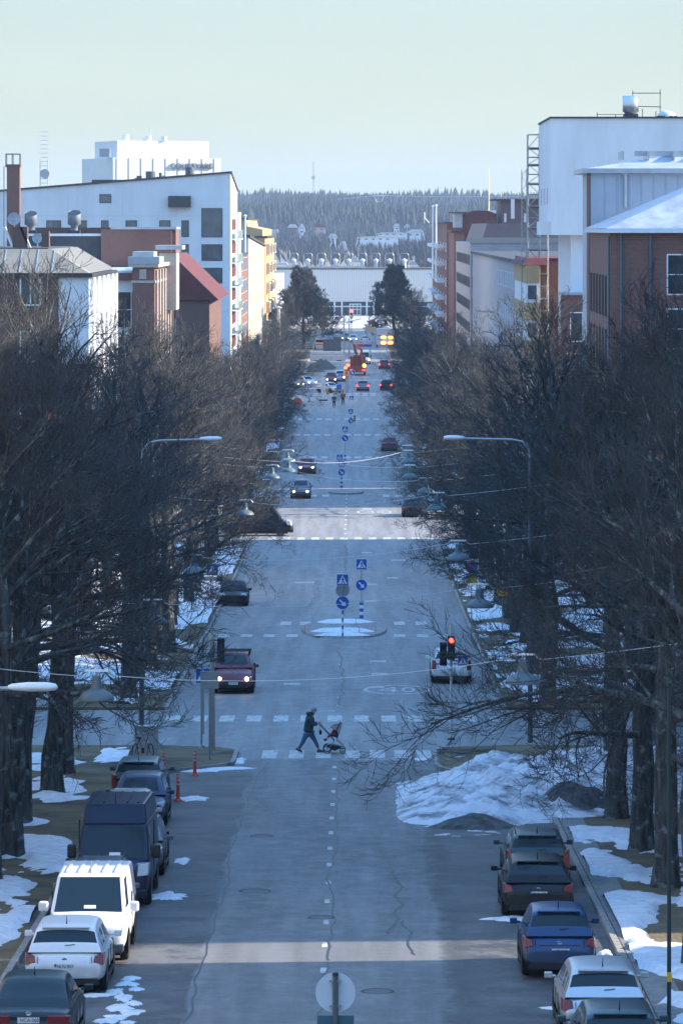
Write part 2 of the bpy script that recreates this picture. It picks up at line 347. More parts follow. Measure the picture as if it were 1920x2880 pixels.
# ------------------------------------------------------------------ snow lying on the verges (nobody could count it)
def snow_sheet():
    b = MB()
    def zone(x0, x1, Y0, Y1, dx, dy, thr, sc, amp):
        nx = int(abs(x1-x0)/dx); ny = int((Y1-Y0)/dy); vs = []
        for j in range(ny+1):
            Y = Y0+(Y1-Y0)*j/ny
            for i in range(nx+1):
                x = x0+(x1-x0)*i/nx
                h = mnoise.fractal(Vector((x*sc, Y*sc*.45, 3.1)), .75, 2.1, 6) - thr
                e = min(i, nx-i)/3.0; e2 = min(j, ny-j)/3.0
                h = h*amp - max(0, 1-e)*.12 - max(0, 1-e2)*.12
                vs.append((x, Y, gz(Y)+.12+max(-.12, min(.16, h))))
        b.add(vs, [(j*(nx+1)+i, j*(nx+1)+i+1, (j+1)*(nx+1)+i+1, (j+1)*(nx+1)+i) for j in range(ny) for i in range(nx)])
    zone(-20, -8.1, 80, 128, .16, .32, -.24, .42, .45)
    zone(-20, -8.3, 128, 160, .25, .6, .24, .42, .45)
    zone(6.5, 17, 80, 131, .16, .32, -.20, .42, .5)
    zone(-18, -8.1, 181, 318, .35, .9, -.16, .3, .5)
    zone(6.5, 16, 181, 318, .35, .9, -.16, .3, .5)
    zone(-16, -8.1, 356, 585, .8, 2.5, -.1, .2, .5)
    zone(6.5, 16, 356, 585, .8, 2.5, -.1, .2, .5)
    def patch(cx, cY, rx, rY, h, seed, n=44):    # a thin tongue of snow left on the road
        vs = [(cx, cY, gz(cY)+h)]; 
        for rr, hh in ((.35,.9),(.75,.6),(1,-.05)):
            for k in range(n):
                t = 2*math.pi*k/n; q = 1+.55*mnoise.noise(Vector((math.cos(t)*1.7+seed, math.sin(t)*1.7, seed)))+.40*mnoise.noise(Vector((math.cos(t)*5+seed, math.sin(t)*5, seed)))+.25*mnoise.noise(Vector((math.cos(t)*13+seed, math.sin(t)*13, seed)))
                x = cx+math.cos(t)*rx*rr*q; Y = cY+math.sin(t)*rY*rr*q; vs.append((x, Y, gz(Y)+h*hh))
        fs = [(0, 1+k, 1+(k+1)%n) for k in range(n)]
        for s_ in range(2):
            o = 1+s_*n; fs += [(o+k, o+n+k, o+n+(k+1)%n, o+(k+1)%n) for k in range(n)]
        b.add(vs, fs)
    def pN(nx, ny, wpx, hrow, h, seed):
        Y = row2Y(ny); Ya = row2Y(ny+hrow/2); Yb = row2Y(ny-hrow/2); patch(X(nx, Y), Y, wpx/2*Y/12000, (Yb-Ya)/2, h, seed)
    for k, a in enumerate([(548,2246,90,12,.05),(515,2421,48,16,.05),(472,2522,110,22,.06),(610,2162,230,8,.05),(560,2168,120,7,.05),(672,2140,30,16,.06),
            (268,2800,90,9,.05),(325,2790,46,18,.05),(372,2752,52,12,.05),(360,2768,60,14,.04),(385,2783,40,10,.04),(350,2806,52,20,.05),(378,2822,46,14,.04),(340,2834,70,18,.04),(368,2848,60,22,.04),(330,2862,70,16,.04),(300,2872,60,14,.04),(358,2876,50,10,.03),
            (1450,2585,150,14,.06),(1560,2835,90,8,.03),(1668,2480,26,44,.1),(1690,2540,34,50,.12),(1700,2690,44,30,.12),
            (1185,2136,40,6,.04)]):
        pN(*a, k*3.7)
    return tag(b.build('snow_cover', snow_m, smooth=True), kind='stuff', label='old snow in broken patches over the verges and road edges')
snow_sheet()
# snow and grit heap on the right corner
def pile():
    def prof(x, Y):
        # ridge runs to the right from a toe at x=1.6
        u = (x-1.3)/9.5; v = (Y-(139.5+u*4.5))/8.2
        if u < 0: return -.1
        a = max(0, 1-v*v); top = min(1.0, u*3.0)**.75*max(0, min(1, (20-x)/5))
        n = mnoise.fractal(Vector((x*.35, Y*.35, 7)), 1.0, 2.0, 5)
        n2 = mnoise.fractal(Vector((x*1.3, Y*1.3, 3)), .8, 2.0, 4)
        return a**.8*top*(1.25+.25*n+.20*n2)+.10*n+.06*n2-.06
    dirt = bpy.data.materials.new('snow_and_grit'); dirt.use_nodes = True; t = dirt.node_tree; bs = t.nodes['Principled BSDF']; bs.inputs['Roughness'].default_value = .8
    tcn = t.nodes.new('ShaderNodeTexCoord'); mpn = t.nodes.new('ShaderNodeMapping'); mpn.inputs['Rotation'].default_value = (0,0,R(-28)); mpn.inputs['Scale'].default_value = (.8,1.0,1)
    t.links.new(tcn.outputs['Object'], mpn.inputs[0]); n1 = t.nodes.new('ShaderNodeTexNoise'); n1.inputs['Scale'].default_value = 1.1; n1.inputs['Detail'].default_value = 8; n1.inputs['Roughness'].default_value = .65
    t.links.new(mpn.outputs[0], n1.inputs['Vector']); r_ = t.nodes.new('ShaderNodeValToRGB'); e = r_.color_ramp.elements; e[0].position = .38; e[0].color = (.17,.17,.18,1); e[1].position = .54; e[1].color = (.66,.68,.73,1)
    t.links.new(n1.outputs[0], r_.inputs[0]); t.links.new(r_.outputs[0], bs.inputs['Base Color'])
    bp = t.nodes.new('ShaderNodeBump'); bp.inputs['Strength'].default_value = .5; bp.inputs['Distance'].default_value = .10; t.links.new(n1.outputs[0], bp.inputs['Height']); t.links.new(bp.outputs[0], bs.inputs['Normal'])
    b = MB(); nx, ny = 150, 130; vs = []
    for j in range(ny+1):
        Y = 129+29*j/ny
        for i in range(nx+1):
            x = 1.2+16.5*i/nx; vs.append((x, Y, gz(Y)+(.12 if x > xin_r(Y)+.2 else 0)+max(-.3, prof(x, Y))))
    b.add(vs, [(j*(nx+1)+i, j*(nx+1)+i+1, (j+1)*(nx+1)+i+1, (j+1)*(nx+1)+i) for j in range(ny) for i in range(nx)])
    tag(b.build('snow_pile', dirt, smooth=True), 'long ploughed heap of dirty white snow on the right street corner', 'snow pile')
    grit = mat('dark_grit', (.085,.088,.092), .95, var=.7, scale=2.2, bump=1, bscale=9)
    for cx, cY, rx, rY, h, lab in ((3.7,132.4,1.7,1.5,.42,'small dark mound of grit at the front foot of the snow heap'), (7.0,136.2,2.2,2.0,1.05,'larger dark mound of grit leaning on the snow heap under branches'), (12.8,134.5,1.9,1.6,.9,'dark gravel mound at the far right end of the snow heap')):
        b = MB(); vs = []; n = 26
        for k in range(n+1):
            for i in range(n+1):
                u = -1+2*i/n; v = -1+2*k/n; r = math.hypot(u, v); x = cx+u*rx; Y = cY+v*rY
                vs.append((x, Y, gz(Y)+(.12 if x > XR else 0)+h*max(-.12, (math.cos(min(1,r)*math.pi)*.5+.42)*(1+.3*mnoise.noise(Vector((x*1.3,Y*1.3,2))))+.08*mnoise.noise(Vector((x*4,Y*4,5))))))
        b.add(vs, [(j*(n+1)+i, j*(n+1)+i+1, (j+1)*(n+1)+i+1, (j+1)*(n+1)+i) for j in range(n) for i in range(n)])
        tag(b.build('grit_mound', grit, smooth=True), lab, 'grit mound', 'dark grit mounds by the snow heap')
pile()
# ------------------------------------------------------------------ painted markings, cracks, manholes
def markings():
    b = MB()
    def bar(x0, x1, Y0, Y1, dz=.006):
        for a, c in zip(arr(Y0, Y1, 2)[:-1], arr(Y0, Y1, 2)[1:]): b.quad((x0,a,gz(a)+dz),(x1,a,gz(a)+dz),(x1,c,gz(c)+dz),(x0,c,gz(c)+dz))
    for x in (-3.42,-2.42,-1.42,-.35,.58,1.5,2.3): bar(x, x+.55, 157.0, 160.3)
    bar(-.6, 2.3, 156.3, 156.45); bar(1.2, 2.9, 156.9, 157.05)
    for k in range(13): bar(-7.7+1.1*k, -7.1+1.1*k, 173.2, 176.2)
    for x in (-1.5,): bar(x, x+.7, 178.3, 178.6)
    Y = 84
    while Y < 156: bar(-.78, -.64, Y, Y+.9); Y += 4.6
    for Y in (181,185.4,205,):  bar(-.75,-.6, Y, Y+.6)
    for nx0, nx1, ny in ((797,843,1926),(1045,1091,1898),(1039,1085,1862),(1035,1080,1935)):
        Yr = row2Y(ny); bar(X(nx0,Yr), X(nx1,Yr), Yr, Yr+.9)
    for x in (-7.2,-6.0,-4.8,-3.6): bar(x, x+.6, 225.2, 227.4)
    for x in (-4.1,-3.0,2.2,3.4): bar(x, x+.6, 235.5, 238.5)
    for x in (2.1,3.3,4.4): bar(x, x+.6, 225.2, 227.4)
    for nx0, nx1, ny in ((1018,1045,1556),(1088,1120,1627),(1030,1060,1645),(1026,1060,1693),(828,884,1640),(1100,1140,1577),(1020,1045,1433)):
        Yr = row2Y(ny); bar(X(nx0,Yr), X(nx1,Yr), Yr, Yr+1.3)
    Y = 328
    while Y < 392: bar(-.8, -.62, Y, Y+1.4); Y += 6
    for k in range(12): bar(-6.6+1.1*k, -6.0+1.1*k, 326.5, 329.5)
    for k in range(13): 
        if not 3 <= k-2 <= 6: bar(-7.3+1.1*k, -6.7+1.1*k, 386.0, 389.0)
    for Yc in (443, 485, 520, 592, 597):
        for k in range(12):
            if k % 5 != 4: bar(-6.9+1.15*k, -6.2+1.15*k, Yc, Yc+3)
    bar(-6.5, 6, 645, 647); bar(-6, 6, 870, 872)
    o = b.build('road_markings', paint); tag(o, kind='structure')
    # speed figures in a ring
    def ring(cx, cY, rx, rY):
        bb = MB(); n = 40
        for k in range(n):
            t0, t1 = 2*math.pi*k/n, 2*math.pi*(k+1)/n
            def p(t, q): 
                Y = cY+math.sin(t)*rY*q; return (cx+math.cos(t)*rx*q, Y, gz(Y)+.006)
            bb.quad(p(t0,1), p(t1,1), p(t1,.88), p(t0,.88))
        def st(x0, Y0, x1, Y1, wd):
            d = Vector((x1-x0, Y1-Y0)); nrm = Vector((-d.y, d.x)).normalized()*wd/2
            q = [(x0+nrm.x,Y0+nrm.y),(x1+nrm.x,Y1+nrm.y),(x1-nrm.x,Y1-nrm.y),(x0-nrm.x,Y0-nrm.y)]
            bb.quad(*[(a, c, gz(c)+.006) for a, c in q])
        s = rx/1.5
        # figure 4
        st(cx-.15*s,cY-1.3,cx-.15*s,cY+1.4,.16); st(cx-.15*s,cY+1.4,cx-.8*s,cY-.4,.14); st(cx-.85*s,cY-.45,cx+.05*s,cY-.45,.3)
        for k in range(16):
            t0, t1 = 2*math.pi*k/16, 2*math.pi*(k+1)/16
            q = lambda t, w_: (cx+.5*s+math.cos(t)*.3*s*w_, cY+math.sin(t)*1.4*w_, gz(cY+math.sin(t)*1.4*w_)+.006)
            bb.quad(q(t0,1), q(t1,1), q(t1,.62), q(t0,.62))
        tag(bb.build('speed_marking', paint), kind='structure')
    ring(1.9, 190.0, 1.5, 2.6); ring(1.7, 363.5, 1.5, 3.2)
markings()
def cracks():
    b = MB()
    def line(pts, w0, seed, step=.35, jit=.10):
        P = []
        for (x0, Y0), (x1, Y1) in zip(pts[:-1], pts[1:]):
            n = max(2, int(math.hypot(x1-x0, Y1-Y0)/step))
            for i in range(n):
                t = i/n; x = x0+(x1-x0)*t; Y = Y0+(Y1-Y0)*t; P.append((x+jit*mnoise.noise(Vector((x*2, Y*.45, seed)))+jit*.35*mnoise.noise(Vector((x*9, Y*2.1, seed))), Y))
        for i, (a, c) in enumerate(zip(P[:-1], P[1:])):
            wa = w0*(.6+.8*abs(mnoise.noise(Vector((i*.3, seed, 0))))); wb = w0*(.6+.8*abs(mnoise.noise(Vector(((i+1)*.3, seed, 0)))))
            d = Vector((c[0]-a[0], c[1]-a[1])); nr = Vector((-d.y, d.x)).normalized() if d.length else Vector((1,0))
            b.quad((a[0]-nr.x*wa, a[1]-nr.y*wa, gz(a[1])+.008), (a[0]+nr.x*wa, a[1]+nr.y*wa, gz(a[1])+.008), (c[0]+nr.x*wb, c[1]+nr.y*wb, gz(c[1])+.008), (c[0]-nr.x*wb, c[1]-nr.y*wb, gz(c[1])+.008))
    line([(-3.5,78),(-3.55,100),(-3.45,118),(-3.6,122),(-3.55,135),(-3.4,150),(-3.1,156)], .026, 1, step=.6, jit=.12)
    line([(-.62,100),(-.55,112),(-.72,118),(-.5,126),(-.62,140),(-.5,153)], .04, 2, step=.6, jit=.14)
    line([(-.72,80),(-.7,100)], .025, 3, jit=.15)
    line([(-2.6,84),(-2.5,89),(-2.2,90)], .02, 5); line([(-2.2,90.2),(-.9,90)], .012, 6)
    line([(-3.5,105),(-.8,104)], .012, 7); line([(-3.45,88),(-1,87.6)], .012, 8)
    line([(.9,105),(1.2,113),(1.05,120)], .06, 9, jit=.3); line([(1.3,101),(1.15,108)], .04, 10, jit=.3)
    line([(1.9,131),(1.7,143),(1.9,152)], .03, 12, jit=.3)
    line([(-.6,181),(-.5,196),(-.7,215)], .05, 14, jit=.25); line([(-.6,243),(-.6,320)], .07, 15, jit=.25)
    line([(-3.4,243),(-2.2,262),(-2.6,280)], .03, 16, jit=.4)
    tag(b.build('road_cracks', crackm), kind='structure')
cracks()
def manhole(nx, ny, rr, lab):
    Y = row2Y(ny); x = X(nx, Y); e = empty('manhole_cover', (x, Y, gz(Y)+.008), 0, lab, 'manhole cover', 'manhole covers in the road')
    b = MB(); b.lathe((0,0,0), [(0,.0),(rr*.82,.004),(rr*.84,.0)], 24); b.build('lid', mat('cast_iron', (.10,.10,.105), .6, .3, var=.3, scale=9), e)
    b = MB(); b.lathe((0,0,0), [(rr*.86,0),(rr*.9,.008),(rr,.006),(rr*1.05,0)], 24); b.build('ring', mat('iron_ring', (.05,.05,.055), .7), e)
manhole(736,2352,.34,'smallest manhole cover, farthest up the left lane'); manhole(717,2507,.42,'manhole cover in the left lane level with the dark van')
manhole(903,2581,.34,'manhole cover on the centre line'); manhole(1061,2789,.36,'manhole cover right of the round sign back, nearest the camera')
# refuge island
def island():
    b = MB(); n = 40; Yc, rx, rY = 231, 2.3, 7.2
    def pt(t, q, z): 
        x = -.55+math.copysign(abs(math.cos(t))**.8, math.cos(t))*rx*q; Y = Yc+math.copysign(abs(math.sin(t))**.8, math.sin(t))*rY*q; return (x, Y, gz(Y)+z)
    vs = [pt(2*math.pi*k/n, 1, 0) for k in range(n)]+[pt(2*math.pi*k/n, .98, .12) for k in range(n)]+[pt(2*math.pi*k/n, .9, .12) for k in range(n)]
    fs = [(k, (k+1)%n, n+(k+1)%n, n+k) for k in range(n)]+[(n+k, n+(k+1)%n, 2*n+(k+1)%n, 2*n+k) for k in range(n)]
    b.add(vs, fs); b.build('kerb', kerb_m).name = 'island_kerb'; bpy.data.objects['island_kerb']['kind'] = 'structure'
    b = MB(); b.poly([pt(2*math.pi*k/n, .9, .115) for k in range(n)]); tag(b.build('island_top', asph2), kind='structure')
    b = MB()
    for (cY, ry, w_, h) in ((224.9,.75,1.5,.14),(228.2,1.1,1.75,.2),(236.4,1.3,1.6,.16)):
        vs = [(-.6, cY, gz(cY)+.12+h)]; m = 26
        for rr, hh in ((.6,.8),(1,-.1)):
            for k in range(m):
                t = 2*math.pi*k/m; q = 1+.2*mnoise.noise(Vector((math.cos(t)*2, math.sin(t)*2, cY))); Y = cY+math.sin(t)*ry*rr*q
                vs.append((-.6+math.cos(t)*w_*rr*q, Y, gz(Y)+.12+h*hh))
        b.add(vs, [(0,1+k,1+(k+1)%m) for k in range(m)]+[(1+k,1+m+k,1+m+(k+1)%m,1+(k+1)%m) for k in range(m)])
    tag(b.build('island_snow', snow_m, smooth=True), kind='stuff', label='low banks of snow on the refuge island')
    b = MB(); Yc2 = 392; vs = [(-.75+math.cos(2*math.pi*k/24)*1.6, Yc2+math.sin(2*math.pi*k/24)*3, gz(Yc2)+z) for z in (0,.14) for k in range(24)]
    b.add(vs, [(k,(k+1)%24,24+(k+1)%24,24+k) for k in range(24)]+[tuple(range(24,48))]); o = b.build('island_far', kerb_m); tag(o, kind='structure')
island()
# ------------------------------------------------------------------ buildings
def window(par, x, y, z, ww, hh, ax, fm=frame_white, gm=glass, cols=2, rows=1, fw=.09, name='window'):
    """ax: '-y' faces the camera, '+x' / '-x' face the street; (x,y,z) is the lower-left corner on the wall plane"""
    f = MB(); g = MB()
    def bx(b, u0, u1, v0, v1, d0, d1):
        if ax == '-y': b.box(x+u0, x+u1, y-d1, y-d0, z+v0, z+v1)
        elif ax == '+x': b.box(x+d0, x+d1, y+u0, y+u1, z+v0, z+v1)
        else: b.box(x-d1, x-d0, y+u0, y+u1, z+v0, z+v1)
    bx(f, 0, ww, 0, fw, 0, .06); bx(f, 0, ww, hh-fw, hh, 0, .06); bx(f, 0, fw, fw, hh-fw, 0, .06); bx(f, ww-fw, ww, fw, hh-fw, 0, .06)
    for c in range(1, cols): bx(f, ww*c/cols-fw*.4, ww*c/cols+fw*.4, fw, hh-fw, 0, .05)
    for r in range(1, rows): bx(f, fw, ww-fw, hh*r/rows-fw*.35, hh*r/rows+fw*.35, 0, .045)
    bx(g, fw*.9, ww-fw*.9, fw*.9, hh-fw*.9, 0, .015)
    o = f.build(name, fm, par); g.build('pane', gm, o); return o
def zb(x0, Y): return gz(Y)-1.0
def slab(par, name, m, *a): 
    b = MB(); b.box(*a); return b.build(name, m, par)
def bld(name, label, cat='building', group=None, loc=(0,0,0)): return empty(name, loc, 0, label, cat, group)
def joints(par, x0, x1, yw, z0, z1, dx, dz):
    b = MB(); x = x0+dx
    while x < x1: b.box(x-.02, x+.02, yw-.006, yw, z0, z1); x += dx
    z = z0+dz
    while z < z1: b.box(x0, x1, yw-.009, yw-.007, z-.015, z+.015); z += dz
    return b.build('panel_joints', mat('joint_soft',(.5,.52,.54),.9), par)
# --- white modern block with slanted roof (left)
t = bld('apartment_block', 'white modern apartment block with long slanted roofline on the left')
Y0, Y1 = 552.0, 584.0
b = MB(); b.hexa([(-60,Y0,-1),(FL,Y0,-1),(FL,Y1,-1),(-60,Y1,-1),(-60,Y0,CZ+3.5),(FL,Y0,CZ+7.05),(FL,Y1,CZ+4.9),(-60,Y1,CZ+1.5)]); b.build('wall', white_wall, t)
b = MB(); b.hexa([(-60.2,Y0-.2,CZ+3.5),(FL+.2,Y0-.2,CZ+7.06),(FL+.2,Y1+.2,CZ+4.92),(-60.2,Y1+.2,CZ+1.5),(-60.2,Y0-.2,CZ+3.75),(FL+.2,Y0-.2,CZ+7.3),(FL+.2,Y1+.2,CZ+5.15),(-60.2,Y1+.2,CZ+1.8)]); rf = b.build('roof', dark_roof, t); joints(t, -44, FL-.2, Y0, CZ-14, CZ+4.4, 7.0, 3.1)
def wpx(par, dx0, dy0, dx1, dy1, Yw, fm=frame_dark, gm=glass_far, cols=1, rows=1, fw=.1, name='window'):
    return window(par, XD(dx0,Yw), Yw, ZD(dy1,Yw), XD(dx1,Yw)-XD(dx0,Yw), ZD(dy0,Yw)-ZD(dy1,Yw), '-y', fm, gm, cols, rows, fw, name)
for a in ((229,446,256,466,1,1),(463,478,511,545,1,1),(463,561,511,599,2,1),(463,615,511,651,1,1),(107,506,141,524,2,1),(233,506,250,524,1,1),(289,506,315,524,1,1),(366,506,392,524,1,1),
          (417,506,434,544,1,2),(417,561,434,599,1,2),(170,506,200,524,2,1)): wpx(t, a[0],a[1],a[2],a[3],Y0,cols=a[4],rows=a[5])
b = MB(); b.box(XD(387,Y0),XD(439,Y0),Y0-.9,Y0,ZD(476,Y0),ZD(450,Y0)); b.build('vent_grille_box', frame_dark, t)
bal = MB(); gl = MB(); dk = MB()
for k in range(8):
    z0 = ZD(548+27*0,568)+.0-3.1*k; bal.box(FL+.02,FL+1.0,557,575,z0-.15,z0); gl.box(FL+.95,FL+1.02,557,575,z0,z0+1.15); dk.box(FL+.02,FL+.12,557.5,574.5,z0+1.2,z0+2.6)
bal.build('balcony_slabs', white_wall, t); gl.build('balcony_glazing', green_glass, t); dk.build('balcony_doors', mat('balcony_red',(.11,.03,.03),.5), t)
for dx, wd, h, nm in ((313,7,14,1),(320,12,18,1),(346,22,26,1),(362,6,14,2),(369,7,22,2),(376,5,16,2),(436,20,30,1),(415,8,9,2)):
    b = MB(); Yv = 570; xx = XD(dx,Yv); z0 = CZ+5.4+(xx+44)*.05-.4; s = Yv/9800; b.cyl((xx,Yv,z0), wd*s*.33, h*s*.55, 14); b.cyl((xx,Yv,z0+h*s*.5), wd*s*.5, h*s*.6, 14); b.build('roof_vent', mat('dark_vent',(.09,.11,.14),.5,.3), t)
slab(t,'roof_hatch_shed',dark_roof,XD(218,568),XD(300,568),562,572,CZ+4.8,CZ+6.3)
b = MB(); b.box(XD(545,586),XD(551,586),584.2,592,-1,ZD(487,586)); b.build('rear_wing', white_wall, t)
# --- distant white tower with sign
t = bld('hotel_tower', 'tall pale tower with COURTYARD lettering behind the slanted white block')
def rotbox(b, cx, cy, wd, dp, ang, z0, z1):
    u = Vector((math.cos(ang), math.sin(ang))); v = Vector((-math.sin(ang), math.cos(ang)))
    p = [(cx,cy),(cx+u.x*wd,cy+u.y*wd),(cx+u.x*wd+v.x*dp,cy+u.y*wd+v.y*dp),(cx+v.x*dp,cy+v.y*dp)]
    b.hexa([(x,y,z0) for x,y in p]+[(x,y,z1) for x,y in p]); return p
tower_m = mat('tower_panels', (.74,.73,.70), .7, var=.05, scale=.6)
Yt = 700; a20 = R(20)
b = MB(); cx = XD(260,Yt); rotbox(b, cx, Yt, 18.6, 18.0, a20, 0, ZD(362,Yt)); b.build('wall', tower_m, t)
b = MB(); cx2 = XD(270,Yt+3); rotbox(b, cx2, Yt+3, 15.8, 13, a20, ZD(362,Yt)+.01, ZD(322,Yt)); b.build('plant_room', tower_m, t)
b = MB()
for i in range(9):
    q = Vector((math.cos(a20), math.sin(a20)))*(.6+2.1*i); b.box(cx+q.x-.03, cx+q.x+.03, Yt+q.y-.06, Yt+q.y+.3, 10, ZD(362,Yt)-.1)
b.build('panel_joints', mat('joint',(.35,.36,.37),.8), t)
for d0, h in ((289,14),(324,7),(341,12),(376,10)): b = MB(); b.cyl((XD(d0,Yt+6),Yt+6,ZD(322,Yt)), .55, h/14, 10); b.build('roof_vent', tower_m, t)
b = MB(); b.tube([(XD(346,Yt+6),Yt+6,ZD(322,Yt)),(XD(346,Yt+6),Yt+6,ZD(288,Yt))], .06, 4); b.build('mast', steel, t)
b = MB(); b.box(XD(228,Yt)+.0,XD(252,Yt),Yt+1.2,Yt+2.2,ZD(360,Yt),ZD(341,Yt)); b.build('door_recess', grey_wall, t)
def text_mesh(s, size, m, name, parent, loc, rot, ext=.0, align='CENTER', squeeze=1):
    c = bpy.data.curves.new(name, 'FONT'); c.body = s; c.size = size; c.extrude = ext; c.align_x = align; c.align_y = 'CENTER'
    o = bpy.data.objects.new('tmp', c); COL.objects.link(o); dg = bpy.context.evaluated_depsgraph_get(); me = bpy.data.meshes.new_from_object(o.evaluated_get(dg)); bpy.data.objects.remove(o); bpy.data.curves.remove(c)
    me.materials.clear(); me.materials.append(m); me.name = name; r = bpy.data.objects.new(name, me); COL.objects.link(r); r.parent = parent; r.location = loc; r.rotation_euler = rot; r.scale = (squeeze,1,1); return r
nn = Vector((math.sin(a20), -math.cos(a20))); q = Vector((cx, Yt))+Vector((math.cos(a20), math.sin(a20)))*13.6+nn*.15
text_mesh('COURTYARD', 1.25, mat('sign_letters_grey',(.12,.13,.14),.5), 'lettering', t, (q.x, q.y, ZD(381,Yt)), (R(90),0,a20), .08)
# --- brick corner building (left)
t = bld('brick_corner_building', 'red brick corner building with pale cornice tower and big white windows')
Yb = 342.0
slab(t,'front_wall',white_wall,-26,FL-1.7,Yb+2,Yb+40,-1,Z(768,Yb+2)); slab(t,'eaves',mat('eaves_brown',(.16,.06,.05),.7),-26,FL-1.6,Yb+1.7,Yb+2.0-.003,Z(790,Yb),Z(768,Yb))
slab(t,'corner_pier',red_brick,FL-1.75,FL,Yb,Yb+6,-1,Z(748,Yb)); slab(t,'street_wall',red_brick,FL-2,FL-.05,Yb+6.003,384,-1,Z(752,Yb+10))
for k in range(8): slab(t,'pilaster',stone_trim,FL-.04,FL+.22,Yb+1+k*4.9,Yb+2.1+k*4.9,-1,Z(760,Yb))
slab(t,'cornice',stone_trim,FL-2.1,FL+.35,Yb-.25,Yb+40,Z(752,Yb),Z(742,Yb)); slab(t,'corner_cap',zinc,FL-2.1,FL+.4,Yb-.3,Yb+8,Z(742,Yb)+.003,Z(722,Yb))
slab(t,'corner_cap_upper',zinc,FL-1.8,FL-.1,Yb+1,Yb+7,Z(722,Yb)+.003,Z(708,Yb)); slab(t,'band',stone_trim,FL-1.85,FL+.1,Yb-.08,Yb+30,Z(796,Yb),Z(789,Yb))
slab(t,'trim_panel',stone_trim,FL-1.2,FL-.65,Yb-.07,Yb,Z(785,Yb),Z(757,Yb))
for j in range(5):
    for k in range(7): window(t, FL-.05, Yb+2.7+k*4.9, Z(905,Yb)-j*3.6, 2.6, 2.3, '+x', frame_white, glass)
for j in range(4): window(t, -19.2, Yb+2, Z(925,Yb)-j*3.6-0, 2.5, 3.0, '-y', frame_white, glass, 2, 2)
slab(t,'gable_wall',red_brick,X(285,375),X(483,375),375,383,CZ-8,Z(645,375)); slab(t,'gable_coping',zinc,X(312,375),X(497,375),374.8,383.2,Z(645,375)+.003,Z(638,375)); slab(t,'gable_end_lit',red_brick,X(483,375)+.003,X(483,375)+.35,375.5,382,CZ-8,Z(648,375))
slab(t,'chimney_block',stone_trim,X(448,362),X(496,362),362,368,CZ-7,Z(712,362)); slab(t,'chimney_cap',zinc,X(438,362),X(513,362),361.5,368.5,Z(702,362),Z(690,362))
slab(t,'dark_penthouse',dark_roof,X(66,376),X(285,376)-.01,376,386,CZ-6,Z(664,376)); slab(t,'parapet_strip',white_paint,X(66,376),X(285,376),375.9,376.1,Z(664,376)+.003,Z(657,376))
slab(t,'upper_rail_wall',brown_brick,X(100,390),X(330,390),390,391,CZ-5,Z(640,390))
b = MB(); 
for k in range(9): b.box(X(290+12*k,374),X(296+12*k,374),374.3,374.7,CZ-3.9,CZ-3.45)
b.build('roof_fence_posts', frame_dark, t); slab(t,'flat_roof_snow',snow_m,-24,FL-1.9,Yb+2.2,374,Z(768,Yb+2)+.01,Z(762,Yb+2))
def cowl(nx0, nx1, ny0, ny1, Yc, lab):
    e = empty('roof_ventilator', (X((nx0+nx1)/2,Yc),Yc,Z(ny1,Yc)),0,lab,'roof ventilator','grey roof cowls behind the trees on the left'); s = Yc/12000; r = (nx1-nx0)/2*s; h = (ny1-ny0)*s
    b = MB(); b.lathe((0,0,0), [(r*.55,0),(r*.55,h*.22),(r,h*.3),(r,h*.72)], 20); n = 20
    base = len(b.v); 
    for k in range(n):
        a = 2*math.pi*k/n; b.v.append((r*math.cos(a), r*math.sin(a), h*.86+h*.14*math.sin(a)))
    for k in range(n): b.f.append((base-n+k, base-n+(k+1)%n, base+(k+1)%n, base+k)); b.m.append(0)
    b.build('cowl', mat('vent_grey',(.22,.26,.30),.5,.3,var=.1), e, smooth=True); b = MB(); b.poly([(r*.86*math.cos(2*math.pi*k/n), r*.86*math.sin(2*math.pi*k/n), h*.84+h*.13*math.sin(2*math.pi*k/n)) for k in range(n)]); b.build('mouth', black, e)
    b = MB(); b.box(-r*.9,r*.9,-r*.9,r*.9,-1.2,0); b.build('base', dark_roof, e)
cowl(70,105,593,648,376.5+4,'left one of two big grey roof cowls'); cowl(191,228,590,648,376.5+4,'right one of two big grey roof cowls')
t = bld('brick_chimney', 'tall narrow brick chimney topped by an open metal cage', 'chimney'); Yc = 380
slab(t,'stack',red_brick,X(20,Yc),X(56,Yc),Yc,Yc+1.2,CZ-9,Z(470,Yc)); slab(t,'cap',brown_brick,X(16,Yc),X(58,Yc),Yc-.1,Yc+1.3,Z(470,Yc)+.003,Z(462,Yc))
b = MB(); s = .05
for xx in (X(17,Yc),X(35,Yc),X(56,Yc)):
    for yy in (Yc,Yc+1.2): b.tube([(xx,yy,Z(462,Yc)),(xx,yy,Z(433,Yc))], .035, 4)
for yy in (Yc,Yc+1.2): b.tube([(X(17,Yc),yy,Z(433,Yc)),(X(56,Yc),yy,Z(433,Yc))], .04, 4)
b.tube([(X(13,Yc),Yc-.3,CZ-6),(X(13,Yc),Yc-.3,Z(468,Yc))], .04, 4); b.build('cage', frame_dark, t)
